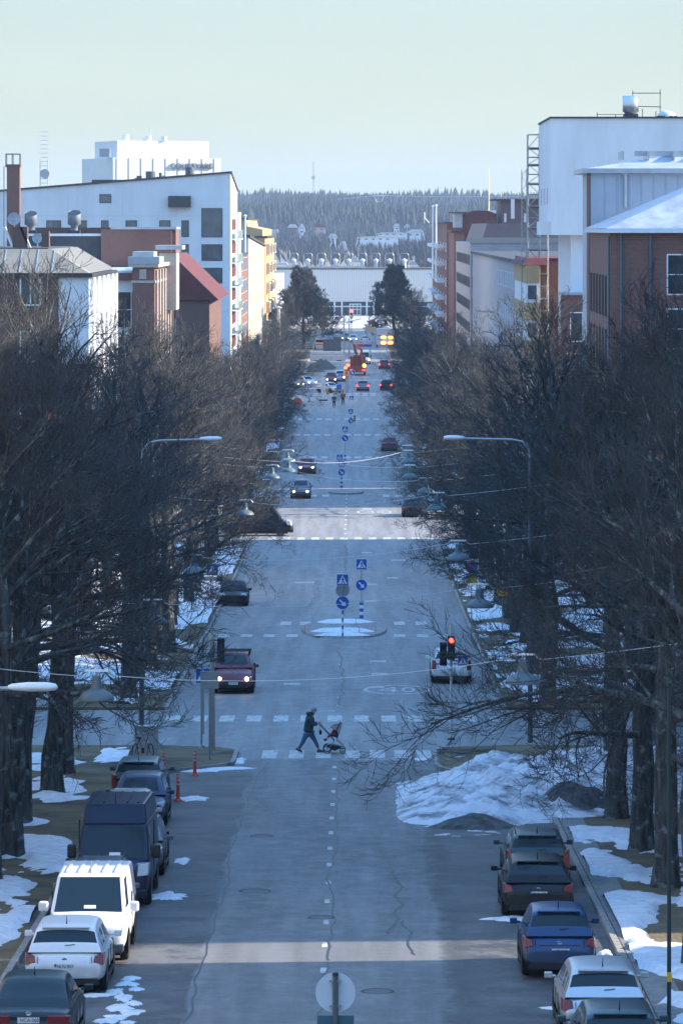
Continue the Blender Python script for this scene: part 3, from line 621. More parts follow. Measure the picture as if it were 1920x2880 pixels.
def dish(nx, ny, Yd, rpx, lab):
    e = empty('satellite_dish', (X(nx,Yd),Yd,Z(ny,Yd)),0,lab,'satellite dish','satellite dishes on the left roofs'); r = rpx*Yd/12000
    b = MB(); vs = [(0,.25*r,0)]; n = 20
    for rr, dp in ((.5,.19),(1,0)):
        for k in range(n): a = 2*math.pi*k/n; vs.append((r*rr*math.cos(a), dp*r, r*rr*math.sin(a)))
    b.add(vs, [(0,1+k,1+(k+1)%n) for k in range(n)]+[(1+k,1+n+k,1+n+(k+1)%n,1+(k+1)%n) for k in range(n)]); b.build('dish_bowl', mat('dish_grey',(.42,.45,.5),.5), e, smooth=True)
    b = MB(); b.tube([(0,.2,0),(0,.3,-r*2.2)], .05, 5); b.tube([(0,.2,-r*.5),(0,-r*.9,-r*.3)], .03, 5); b.box(-.08,.08,-r*.95,-r*.8,-r*.4,-r*.2); b.build('mount', steel, e)
dish(40,615,264,18,'larger round satellite dish at the far left roof edge'); dish(105,670,262,14,'smaller satellite dish beside the slanting struts')
# --- near left building with mansard roof and sunlit side
t = bld('mansard_building', 'brown brick and white building with a sunlit sloping roof edge, left')
slab(t,'brick_front',brown_brick,-40,-17.86,258,285,-1,Z(768,258)); slab(t,'white_corner',white_wall,-17.857,-16.02,258.05,285,-1,Z(776,258))
slab(t,'eaves_band',frame_dark,-40,-15.8,257.8,285.2,Z(780,258),Z(770,258))
for k in range(6): slab(t,'pilaster',white_wall,FL-.019,FL+.25,258.6+k*4.9,260.3+k*4.9,-1,Z(781,258))
for j in range(5):
    for k in range(5): window(t, FL-.02, 261+k*4.9, Z(870,258)-j*3.4, 1.9, 2.1, '+x')
b = MB(); zr = Z(768,258)+.003; b.hexa([(-40,257.9,zr),(-16.0,257.9,zr),(-16.0,285,zr),(-40,285,zr),(-39,259.4,zr+1.45),(-18.4,259.4,zr+1.45),(-18.4,283.5,zr+1.45),(-39,283.5,zr+1.45)]); b.build('mansard_roof', mat('beige_roof_tin',(.25,.225,.18),.6,var=.1,scale=1), t)
b = MB()
for k in range(16): xx = -33+k*.98; b.hexa([(xx,257.86,zr+.02),(xx+.05,257.86,zr+.02),(xx+.05,258,zr+.02),(xx,258,zr+.02),(xx+.1,259.34,zr+1.44),(xx+.15,259.34,zr+1.44),(xx+.15,259.5,zr+1.44),(xx+.1,259.5,zr+1.44)])
for k in range(14): yy = 260+k*1.75; b.hexa([(-16.0,yy,zr+.03),(-15.95,yy,zr+.03),(-15.95,yy+.06,zr+.03),(-16.0,yy+.06,zr+.03),(-18.4,yy,zr+1.48),(-18.35,yy,zr+1.48),(-18.35,yy+.06,zr+1.48),(-18.4,yy+.06,zr+1.48)])
b.build('roof_seams', zinc, t)
for cx_, cy_, wd_, hh_ in ((-20.5,262,.9,1.3),(-23,264,1.6,.8),(-19.4,268,.5,1.0),(-25.5,263,.7,1.7)): slab(t,'chimney',brown_brick,cx_-wd_/2,cx_+wd_/2,cy_,cy_+.9,zr+1.5,zr+1.5+hh_)
for j in range(4):
    for xx in (-20.2,-23): window(t, xx, 258, Z(860,258)-j*3.4, 1.3, 1.9, '-y')
slab(t,'roof_top',dark_roof,-38.9,-18.6,259.6,283,zr+1.453,zr+1.52)
b = MB(); 
for nx0, nx1 in ((12,45),(58,92)): b.hexa([(X(nx1-8,262),262,Z(706,262)),(X(nx1,262),262,Z(706,262)),(X(nx1,262),262.5,Z(706,262)),(X(nx1-8,262),262.5,Z(706,262)),(X(nx0-4,262),262,Z(638,262)),(X(nx0+4,262),262,Z(638,262)),(X(nx0+4,262),262.5,Z(638,262)),(X(nx0-4,262),262.5,Z(638,262))])
b.build('roof_struts', white_paint, t)
t = bld('radio_mast', 'thin lattice mast with a round drum beyond the left roofs', 'mast'); Yr = 900
b = MB(); x0, x1 = XD(93,Yr), XD(111,Yr)
for xx in (x0,x1): b.tube([(xx,Yr,2),(xx,Yr,ZD(366,Yr))], .09, 4)
for k in range(14): z0 = ZD(430,Yr)+k*.9; b.tube([(x0,Yr,z0),(x1,Yr,z0+.0)], .05, 4)
b.build('lattice', steel, t); b = MB(); b.cyl((XD(104,Yr),Yr-.5,ZD(399,Yr)), 1.0, .8, 18, 'y'); b.build('drum', zinc, t)
# --- red gable roof behind
t = bld('red_roofed_house', 'house with steep dark red tin roof behind the brick corner building', 'house')
slab(t,'wall',brown_brick,-26,-15.6,460,500,-1,CZ-7.9)
b = MB(); b.prism([(-27,CZ-7.8),(-14.6,CZ-7.8),(-19.6,CZ-2.9),(-22,CZ-2.9)], 459.5, 500.5); b.build('roof', red_tin, t)
# --- far left facade row
t = bld('brick_house', 'narrow red brick house with white corner wall past the white block', 'house')
slab(t,'wall',red_brick,-24,FL,600,640,-1,ZD(588,600)); slab(t,'white_corner',white_wall,-18,FL-.1,598.6,599.99,-1,ZD(600,600)); slab(t,'roof',dark_roof,-24.2,FL+.2,599.6,640,ZD(588,600)+.003,ZD(583,600))
for j in range(6):
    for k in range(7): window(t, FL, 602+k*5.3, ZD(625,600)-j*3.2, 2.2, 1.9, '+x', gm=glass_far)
t = bld('cream_house', 'long cream rendered house with dark sloping roof edge on the left', 'house')
b = MB(); b.hexa([(-24,645,-1),(FL,645,-1),(FL,760,-1),(-24,760,-1),(-24,645,ZD(531,645)),(FL,645,ZD(545,645)),(FL,760,ZD(566,760)),(-24,760,ZD(556,760))]); b.build('wall', cream_wall, t)
b = MB(); b.hexa([(-24,644.6,ZD(531,645)+.003),(FL+.3,644.6,ZD(545,645)+.003),(FL+.3,760,ZD(566,760)+.003),(-24,760,ZD(556,760)+.003),(-24,644.6,ZD(526,645)),(FL+.3,644.6,ZD(540,645)),(FL+.3,760,ZD(562,760)),(-24,760,ZD(552,760))]); b.build('roof', dark_roof, t)
for j in range(5):
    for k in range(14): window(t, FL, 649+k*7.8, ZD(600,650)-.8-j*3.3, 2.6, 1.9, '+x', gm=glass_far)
t = bld('yellow_house', 'yellow ochre house with stepped gable beyond the cream house', 'house')
b = MB(); b.prism([(-28,-1),(FL,-1),(FL,ZD(546,765)),(XD(603,765),ZD(546,765)),(XD(603,765),ZD(527,765)),(XD(568,765),ZD(520,765)),(XD(566,765),ZD(504,765)),(-28,ZD(504,765))], 765, 850); b.build('wall', yellow_wall, t)
slab(t,'roof',dark_roof,-28,XD(567,765)+.2,764.7,850,ZD(504,765)+.003,ZD(501,765)); slab(t,'roof_lower',dark_roof,XD(585,765),FL+.4,764.7,850,ZD(546,765)+.003,ZD(542,765))
for j in range(5):
    for k in range(3):
        slab(t,'bay',cream_wall,FL,FL+.7,775+k*26,785+k*26,ZD(585,775)-j*3.5,ZD(560,775)-j*3.5); window(t, FL+.7, 776+k*26, ZD(583,775)-j*3.5, 8, 1.6, '+x', gm=glass_far)
t = bld('pale_block', 'pale low block at the far end of the left row', 'house')
slab(t,'wall',white_wall,-30,FL-.3,870,990,-1,ZD(640,880))
for j in range(4):
    for k in range(5): window(t, FL-.3, 880+k*20, ZD(660,880)-j*3.4, 9, 1.6, '+x', gm=glass_far)
def pole(name, dx, dtop, dbot, Yp, r, m, label, cat, group=None):
    e = empty(name, (XD(dx,Yp),Yp,ZD(dbot,Yp)),0,label,cat,group); b = MB(); h = ZD(dtop,Yp)-ZD(dbot,Yp); b.tube([(0,0,0),(0,0,h)], [r, r*.6], 8); b.build('pole', m, e); b = MB(); b.lathe((0,0,h), [(0,.3),(r*1.3,.15),(r*1.3,0),(0,-.05)], 8); b.build('finial', m, e); return e
pole('flagpole', 563, 497, 690, 640, .2, white_paint, 'white flagpole in front of the left house row', 'flagpole')
pole('flagpole', 993.5, 475, 640, 700, .17, white_paint, 'left one of two white flagpoles on the right', 'flagpole', 'pair of flagpoles'); pole('flagpole', 1001, 473, 640, 700, .17, white_paint, 'right one of two white flagpoles on the right', 'flagpole', 'pair of flagpoles')
pole('concrete_pole', 640, 708, 870, 560, .32, stone_trim, 'thick pale concrete pole standing above the left trees', 'pole')
# ------------------------------------------------------------------ right side
t = bld('white_tower_block', 'tall white block with windowless camera side and overhanging slab, right'); YA, YB = 375.0, 399.0; xw = 17.25
slab(t,'upper_wall',white_wall,xw,60,YA,YB,Z(661,YA),Z(333,YA)); slab(t,'roof_edge',dark_roof,xw-.1,60,YA-.15,YB+.1,Z(333,YA)+.003,Z(328,YA))
slab(t,'lower_wall',white_wall,xw+1.8,60,YA+1,YB,-1,Z(661,YA)-.003); slab(t,'base_wall',red_brick,xw+.9,60,YA-1.5,YA+.99,-1,Z(829,YA)); slab(t,'base_roof',zinc,xw+.7,60,YA-1.8,YA+.99,Z(829,YA)+.003,Z(822,YA))
b = MB(); b.box(xw-.9,xw,YA+1,YA+8,Z(661,YA),Z(661,YA)+1.2); b.build('slab_end', white_wall, t)
for j in range(4):
    window(t, xw+1.6, YA-1.5, Z(960,YA)-j*3.6, 2.2, 2.6, '-y', frame_white, glass, 2, 1); window(t, xw+4.4, YA-1.5, Z(960,YA)-j*3.6, 2.0, 2.6, '-y', frame_white, glass, 2, 1)
window(t, xw+6, YA+1, Z(790,YA), 2.6, 1.9, '-y', frame_white, glass, 2, 1)
for k in range(3): window(t, xw, YA+5+k*6, CZ+2, 2, 1.6, '-x')
e = bld('roof_plant', 'shiny silver ventilation drum on the white tower roof', 'roof ventilator'); b = MB(); Yp = 380; b.lathe((X(1772,Yp),Yp,Z(330,Yp)), [(.55,0),(.55,.4),(.72,.5),(.72,1.9),(0,1.95)], 18); b.build('drum', mat('bright_steel',(.6,.62,.65),.25,.9), e, smooth=True); b = MB(); b.box(X(1752,Yp),X(1792,Yp),Yp-.7,Yp+.7,Z(331,Yp)-.1,Z(321,Yp)); b.build('base', dark_roof, e)
e = bld('skylight_dome', 'low clear dome on the white tower roof edge', 'skylight'); b = MB(); b.lathe((X(1873,Yp),Yp,Z(330,Yp)), [(.85,0),(.8,.3),(.45,.55),(0,.62)], 18); b.build('dome', mat('dome_plastic',(.5,.55,.58),.2), e, smooth=True); b = MB(); b.box(X(1846,Yp),X(1900,Yp),Yp-.8,Yp+.8,Z(330,Yp)-.05,Z(330,Yp)+.12); b.build('kerb', dark_roof, e)
e = bld('roof_railing', 'thin scaffold railing along the white tower roof', 'railing'); b = MB()
for nx, t0 in ((1680,315),(1732,320),(1780,253),(1857,250),(1807,305),(1845,312)): b.tube([(X(nx,Yp),Yp+1,Z(331,Yp)),(X(nx,Yp),Yp+1,Z(t0,Yp))], .04, 5)
b.tube([(X(1778,Yp),Yp+1,Z(261,Yp)),(X(1860,Yp),Yp+1,Z(261,Yp))], .04, 5); b.tube([(X(1790,Yp),Yp+1,Z(298,Yp)),(X(1860,Yp),Yp+1,Z(300,Yp))], .04, 5); b.tube([(X(1680,Yp),Yp+1,Z(321,Yp)),(X(1760,Yp),Yp+1,Z(321,Yp))], .03, 5); b.build('rails', frame_dark, e)
# scaffold tower
e = bld('scaffold', 'tall steel scaffold tower on the street side of the white block', 'scaffold'); Ys = 402; b = MB(); bd = MB()
xs = [X(1484,Ys), X(1517,Ys), X(1540,Ys)]
for xx in xs:
    for yy in (Ys, Ys+2): b.tube([(xx,yy,gz(Ys)),(xx,yy,Z(378,Ys) if xx == xs[0] else Z(372,Ys))], .06, 5)
lv = [378,415,442,462,490,515,547,580,612,640,668,700,735,770,805,840,875,910,945,980,1015,1050]
for i, ny in enumerate(lv):
    for yy in (Ys, Ys+2): b.tube([(xs[0],yy,Z(ny,Ys)),(xs[2],yy,Z(ny,Ys))], .045, 4)
    if i % 2: bd.box(xs[0],xs[2],Ys,Ys+2,Z(ny,Ys)-.18,Z(ny,Ys)-.08)
    if i+1 < len(lv): b.tube([(xs[0] if i%2 else xs[1],Ys-.05,Z(ny,Ys)),(xs[1] if i%2 else xs[0],Ys-.05,Z(lv[i+1],Ys))], .035, 4)
b.build('frame', steel, e); bd.build('deck_boards', frame_dark, e)
e = bld('scaffold', 'slim lattice hoist mast left of the big scaffold', 'hoist mast'); b = MB(); x0, x1 = X(1466,406), X(1480,406)
for xx in (x0,x1): b.tube([(xx,406,gz(406)),(xx,406,Z(476,406))], .05, 4)
for k in range(26): b.tube([(x0 if k%2 else x1,406,Z(476+20*k,406)),(x1 if k%2 else x0,406,Z(496+20*k,406))], .03, 4)
b.build('lattice', steel, e)
t = bld('bay_window_house', 'brick house with stacked yellow bay windows under the scaffold', 'house')
slab(t,'wall',red_brick,17.3,45,404.5,440,-1,Z(735,405)); slab(t,'roof',red_tin,16.6,45,404.4,440.4,Z(735,405)+.003,Z(726,405))
b = MB(); b.hexa([(15.6,400,Z(745,400)),(18,400,Z(745,400)),(18,430,Z(745,400)),(15.6,430,Z(745,400)),(16.4,401,Z(728,400)),(18,401,Z(728,400)),(18,429,Z(728,400)),(16.4,429,Z(728,400))]); b.build('canopy', red_tin, t)
for j in range(6):
    zt = Z(746,400)-j*3.53; slab(t,'bay',yellow_wall,16.0,17.29,400,428,zt-1.65,zt-.003); slab(t,'bay_window_band',mat('bay_white',(.7,.72,.73),.6),16.08,17.29,400.1,427.9,zt-3.52,zt-1.653)
    window(t, 16.15, 400.1, zt-3.3, 1.0, 1.5, '-y', frame_white, glass, 1, 1)
t = bld('brick_office', 'red brick office with tall narrow street windows and drainpipes, right')
zt = Z(655,290); slab(t,'wall',red_brick,17.4,60,290,316,-1,zt)
for j in range(5):
    for k in range(7): 
        window(t, 17.4, 291+k*3.6, Z(775,290)-2.9-j*3.7+.0, 1.5, 2.9, '-x', frame_dark, glass, 2, 1, .07)
    for xx in (21.2, 26): window(t, xx, 290, Z(710,290)-2.9-j*3.7, 2.7, 2.8, '-y', frame_white, glass, 2, 2)
for xx, dx in ((17.28,290.4),(18.1,289.9),(20.1,289.9)): 
    b = MB(); b.tube([(xx,dx-.06,0),(xx,dx-.06,zt-.2)], .09, 8); b.build('drainpipe', mat('pipe_green',(.06,.12,.14),.5), t)
b = MB(); b.hexa([(17.0,289.4,zt+.003),(60,289.4,zt+.003),(60,316.4,zt+.003),(17.0,316.4,zt+.003),(17.1,289.5,zt+.3),(60,289.5,zt+.3),(60,316.4,zt+.3),(17.1,316.4,zt+.3)]); b.build('eaves', zinc, t)
b = MB(); b.hexa([(17.05,289.6,zt+.303),(60,289.6,zt+.303),(60,316.3,zt+.303),(17.05,316.3,zt+.303),(24,296,zt+3.3),(60,296,zt+3.3),(60,312,zt+3.3),(24,312,zt+3.3)]); b.build('roof', mat('snowy_tin',(.30,.34,.40),.5,.2,var=.3,scale=.8), t)
t = bld('metal_clad_building', 'grey-blue metal clad building with shallow hipped roof on the right'); YM = 317.2; zt2 = Z(487,YM)
clad = mat('clad_blue_grey',(.36,.42,.50),.55,.15,var=.08,scale=.6)
slab(t,'wall',clad,17.55,60,YM,328.5,-1,zt2); slab(t,'dark_edge',brown_brick,17.42,17.547,YM+.01,320.5,-1,zt2)
b = MB()
for k in range(40): b.box(18.6+k*.9,18.64+k*.9,YM-.05,YM,CZ-1,zt2-.2)
b.build('seams', clad, t); b = MB(); x0 = X(1757,YM); b.tube([(x0,YM-.15,zt2),(x0,YM-.15,Z(585,YM))], .12, 8); b.build('drainpipe', zinc, t); slab(t,'rain_hopper',zinc,x0-.25,x0+.25,YM-.3,YM,zt2-.1,zt2+.35)
b = MB(); b.hexa([(16.9,YM-.5,zt2+.003),(60,YM-.5,zt2+.003),(60,329,zt2+.003),(16.9,329,zt2+.003),(16.9,YM-.5,zt2+.35),(60,YM-.5,zt2+.35),(60,329,zt2+.35),(16.9,329,zt2+.35)]); b.build('eaves', zinc, t)
b = MB(); b.hexa([(17.2,YM-.3,zt2+.353),(60,YM-.3,zt2+.353),(60,328.8,zt2+.353),(17.2,328.8,zt2+.353),(24.5,321,Z(430,YM)),(60,321,Z(430,YM)),(60,325,Z(430,YM)),(24.5,325,Z(430,YM))]); b.build('roof', mat('snowy_tin2',(.36,.40,.46),.45,.2,var=.2,scale=.6), t)
b = MB()
for k in range(9): b.box(20+k*1.9,20.1+k*1.9,318.6,324,Z(452,YM)+.1,Z(428,YM)+.12)
b.box(21,60,320.2,320.3,Z(437,YM),Z(430,YM)+.2); b.build('snow_guards', zinc, t)
# grey rendered block and the roofs behind it
t = bld('grey_block', 'flat grey rendered block with brown mansard top on the right'); YG = 638
slab(t,'wall',grey_wall,FR,36,YG,727,-1,Z(684,YG)); b = MB(); b.hexa([(FR+1.6,YG+.5,Z(684,YG)+.003),(36,YG+.5,Z(684,YG)+.003),(36,726,Z(684,YG)+.003),(FR+1.6,726,Z(684,YG)+.003),(FR+2.6,YG+1.2,Z(628,YG)),(36,YG+1.2,Z(628,YG)),(36,725,Z(628,YG)),(FR+2.6,725,Z(628,YG))]); b.build('mansard', brown_tin, t)
slab(t,'parapet',mat('parapet_tan',(.32,.28,.26),.8),FR-.1,36,YG-.2,YG+.45,Z(684,YG)+.003,Z(668,YG))
for j in range(5):
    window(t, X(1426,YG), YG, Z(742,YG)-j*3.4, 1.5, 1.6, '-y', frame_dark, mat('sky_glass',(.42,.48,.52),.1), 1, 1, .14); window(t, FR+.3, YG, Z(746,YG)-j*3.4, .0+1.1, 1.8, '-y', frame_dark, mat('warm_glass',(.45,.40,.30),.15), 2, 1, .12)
    for k in range(11): window(t, FR, YG+3+k*7.6, Z(746,YG)-j*3.4, 4, 1.6, '-x', frame_dark, glass_far)
t = bld('red_roof_block', 'dark red building with low tin roofs behind the grey block'); YR = 742
slab(t,'wall',red_tin,X(1305,YR),X(1396,YR),YR,YR+40,-1,Z(603,YR)); slab(t,'lower_wall',red_brick,FR,X(1305,YR)-.01,YR,YR+40,-1,Z(655,YR))
b = MB(); b.prism([(X(1300,YR),Z(603,YR)),(X(1400,YR),Z(603,YR)),(X(1370,YR),Z(592,YR)),(X(1330,YR),Z(592,YR))], YR-.3, YR+40); b.build('roof', red_tin, t); slab(t,'lower_roof',red_tin,FR-.4,X(1320,YR),YR-.4,YR+40,Z(655,YR)+.003,Z(648,YR))
slab(t,'service_tower',zinc,X(1276,YR),X(1300,YR),YR+1,YR+9,CZ,Z(603,YR)); slab(t,'service_canopy',dark_roof,X(1262,YR),X(1312,YR),YR,YR+10,Z(600,YR),Z(596,YR))
t = bld('dark_plant_block', 'dark brown rooftop block with pale ducts behind the scaffold'); YD = 760
slab(t,'wall',brown_tin,X(1407,YD),X(1560,YD),YD,YD+20,-1,Z(563,YD)); slab(t,'roof',dark_roof,X(1385,YD),X(1565,YD),YD-1,YD+20,Z(563,YD)+.003,Z(559,YD))
for nx, a, c, wd in ((1441,560,615,10),(1327,615,668,8),(1349,612,668,8),(1420,600,625,6),(1476,600,625,6)): 
    b = MB(); b.box(X(nx-wd/2,YD-8),X(nx+wd/2,YD-8),YD-8,YD-7.4,Z(c,YD-8),Z(a,YD-8)); b.build('duct', white_paint, t)
t = bld('brick_apartments', 'red brick apartments with white balconies at the far right of the street'); 
slab(t,'wall',red_brick,FR,40,800,948,-1,Z(628,800)); slab(t,'roof',dark_roof,FR-.5,40,799,948.4,Z(628,800)+.003,Z(624,800))
for j in range(6):
    slab(t,'balcony',white_wall,FR-1.4,FR-.003,820,850,Z(700,800)-j*3.3,Z(690,800)-j*3.3); slab(t,'balcony',white_wall,FR-1.4,FR-.003,880,930,Z(700,800)-j*3.3,Z(690,800)-j*3.3)
    for k in range(6): window(t, FR, 804+k*24, Z(700,800)-j*3.3-.6, 8, 1.7, '-x', gm=glass_far)
    window(t, FR+.4, 800, Z(670,800)-j*3.3-.3, 1.7, 1.6, '-y', gm=glass_far)
e = bld('roof_mast', 'tall thin radio mast above the right roofs', 'mast'); b = MB(); b.tube([(XD(1122,800),800,ZD(487,800)),(XD(1122,800),800,ZD(385,800))], [.13,.05], 5); b.build('pole', white_paint, e); b = MB(); b.box(XD(1114,800),XD(1138,800),799,801,ZD(500,800),ZD(483,800)); b.build('cabinet', white_paint, e)
e = bld('roof_antenna', 'short branching antenna on the far right brick roof', 'antenna'); b = MB(); x0 = XD(974,805); b.tube([(x0,805,Z(628,800)),(x0,805,ZD(487,805))], .12, 5); b.tube([(x0,805,ZD(500,805)),(XD(985,805),805,ZD(512,805))], .1, 5); b.build('pole', white_paint, e)
# unseen right-hand blocks added to shade the street, gap left for sun; plus terraces
for (nm, lab, a, m) in (('shade_terrace','unseen red brick terrace added at the near right pavement to shade the street',(17.5,40,107.0,204,-1,CZ+10),red_brick),('shade_house','unseen cream house added beside the camera on the right to shade the street',(17.5,40,40,101.4,-1,CZ+9),cream_wall),
     ('shade_block','unseen grey block added behind the right pavement to shade the street',(34,60,160,318,-1,CZ+1.5),grey_wall),('rear_shade_block','unseen grey block added behind the right side street to shade the far junction',(70,100,560,660,-1,CZ+6),grey_wall),
     ('left_terrace','cream terrace along the near left pavement, out of frame',(-45,-16.6,60,150,-1,CZ+1),cream_wall),('middle_terrace','grey terrace on the right between house and grey block',(17.6,45,441,636,-1,Z(745,441)),grey_wall)):
    t = bld(nm, lab); slab(t,'wall',m,*a); slab(t,'roof',dark_roof,a[0]-.3,a[1]+.3,a[2]-.3,a[3]+.3,a[5]+.003,a[5]+.4)
    fx = a[0] if a[0] > 0 else a[1]
    for j in range(4):
        for k in range(min(14, int((a[3]-a[2])/6))): window(t, fx, a[2]+2+k*6, a[5]-3-j*3.6, 2, 1.8, '-x' if a[0] > 0 else '+x')
# ------------------------------------------------------------------ hall closing the street
t = bld('exhibition_hall', 'wide pale hall with ribbed upper wall and glass doors closing the street', 'hall'); YH = 1113
def ribbed():
    m = bpy.data.materials.new('ribbed_panels'); m.use_nodes = True; tt = m.node_tree; bs = tt.nodes['Principled BSDF']; bs.inputs['Roughness'].default_value = .6
    tcn = tt.nodes.new('ShaderNodeTexCoord'); wv = tt.nodes.new('ShaderNodeTexWave'); wv.bands_direction = 'X'; wv.inputs['Scale'].default_value = .55; wv.inputs['Distortion'].default_value = 0; tt.links.new(tcn.outputs['Object'], wv.inputs[0])
    nz_ = tt.nodes.new('ShaderNodeTexNoise'); nz_.inputs['Scale'].default_value = .15; tt.links.new(tcn.outputs['Object'], nz_.inputs['Vector'])
    r_ = tt.nodes.new('ShaderNodeMix'); r_.data_type = 'RGBA'; r_.inputs[6].default_value = (.50,.49,.47,1); r_.inputs[7].default_value = (.66,.65,.62,1); tt.links.new(wv.outputs[0], r_.inputs[0]); tt.links.new(r_.outputs[2], bs.inputs['Base Color']); return m
hz0, hz1, hz2 = gz(1112)+.05, ZD(693,YH), ZD(619,YH)
slab(t,'lower_wall',mat('hall_dark',(.10,.12,.14),.4),-42,60,YH+1.5,YH+30,hz0-1,hz1); slab(t,'upper_wall',ribbed(),-42,60,YH,YH+40,hz1+.003,hz2); slab(t,'roof_edge',dark_roof,-42.2,60.2,YH-.2,YH+40,hz2+.003,hz2+.3)
for dx in (768,785,842,858,880): slab(t,'column',white_paint,XD(dx,YH)-.2,XD(dx,YH)+.2,YH,YH+.4,hz0-.2,hz1)
slab(t,'canopy_beam',white_paint,-12,20,YH-.1,YH+.3,hz0+2.2,hz0+2.45)
window(t, XD(802,YH), YH+.3, hz0, XD(829,YH)-XD(802,YH), hz1-hz0-.5, '-y', white_paint, glass_far, 3, 2, .22, 'entrance_doors')
for k, dx in enumerate((675,707,738,770,801,832,863,894,928)):
    e = empty('roof_ventilator', (XD(dx,YH+8),YH+8,hz2+.3),0,f'white roof cowl on the far hall, {ORD[k].replace("nearest","first")} from the left','roof ventilator','row of white cowls on the hall roof')
    b = MB(); b.lathe((0,0,0), [(.5,0),(.5,1.5),(.7,1.8),(.7,2.2),(0,2.6)], 10); b.build('cowl', white_paint, e, smooth=True); b = MB(); b.tube([(-1.2,0,0),(-1.1,0,3.4),(-.8,0,3.9),(.8,0,3.9),(1.1,0,3.4),(1.2,0,0)], .05, 4); b.build('hoop', zinc, e)
tag(ribbon('plaza_snow', XD(765,1100), XD(868,1100), 1096, 1101, .2, snow_m, 1), kind='stuff')
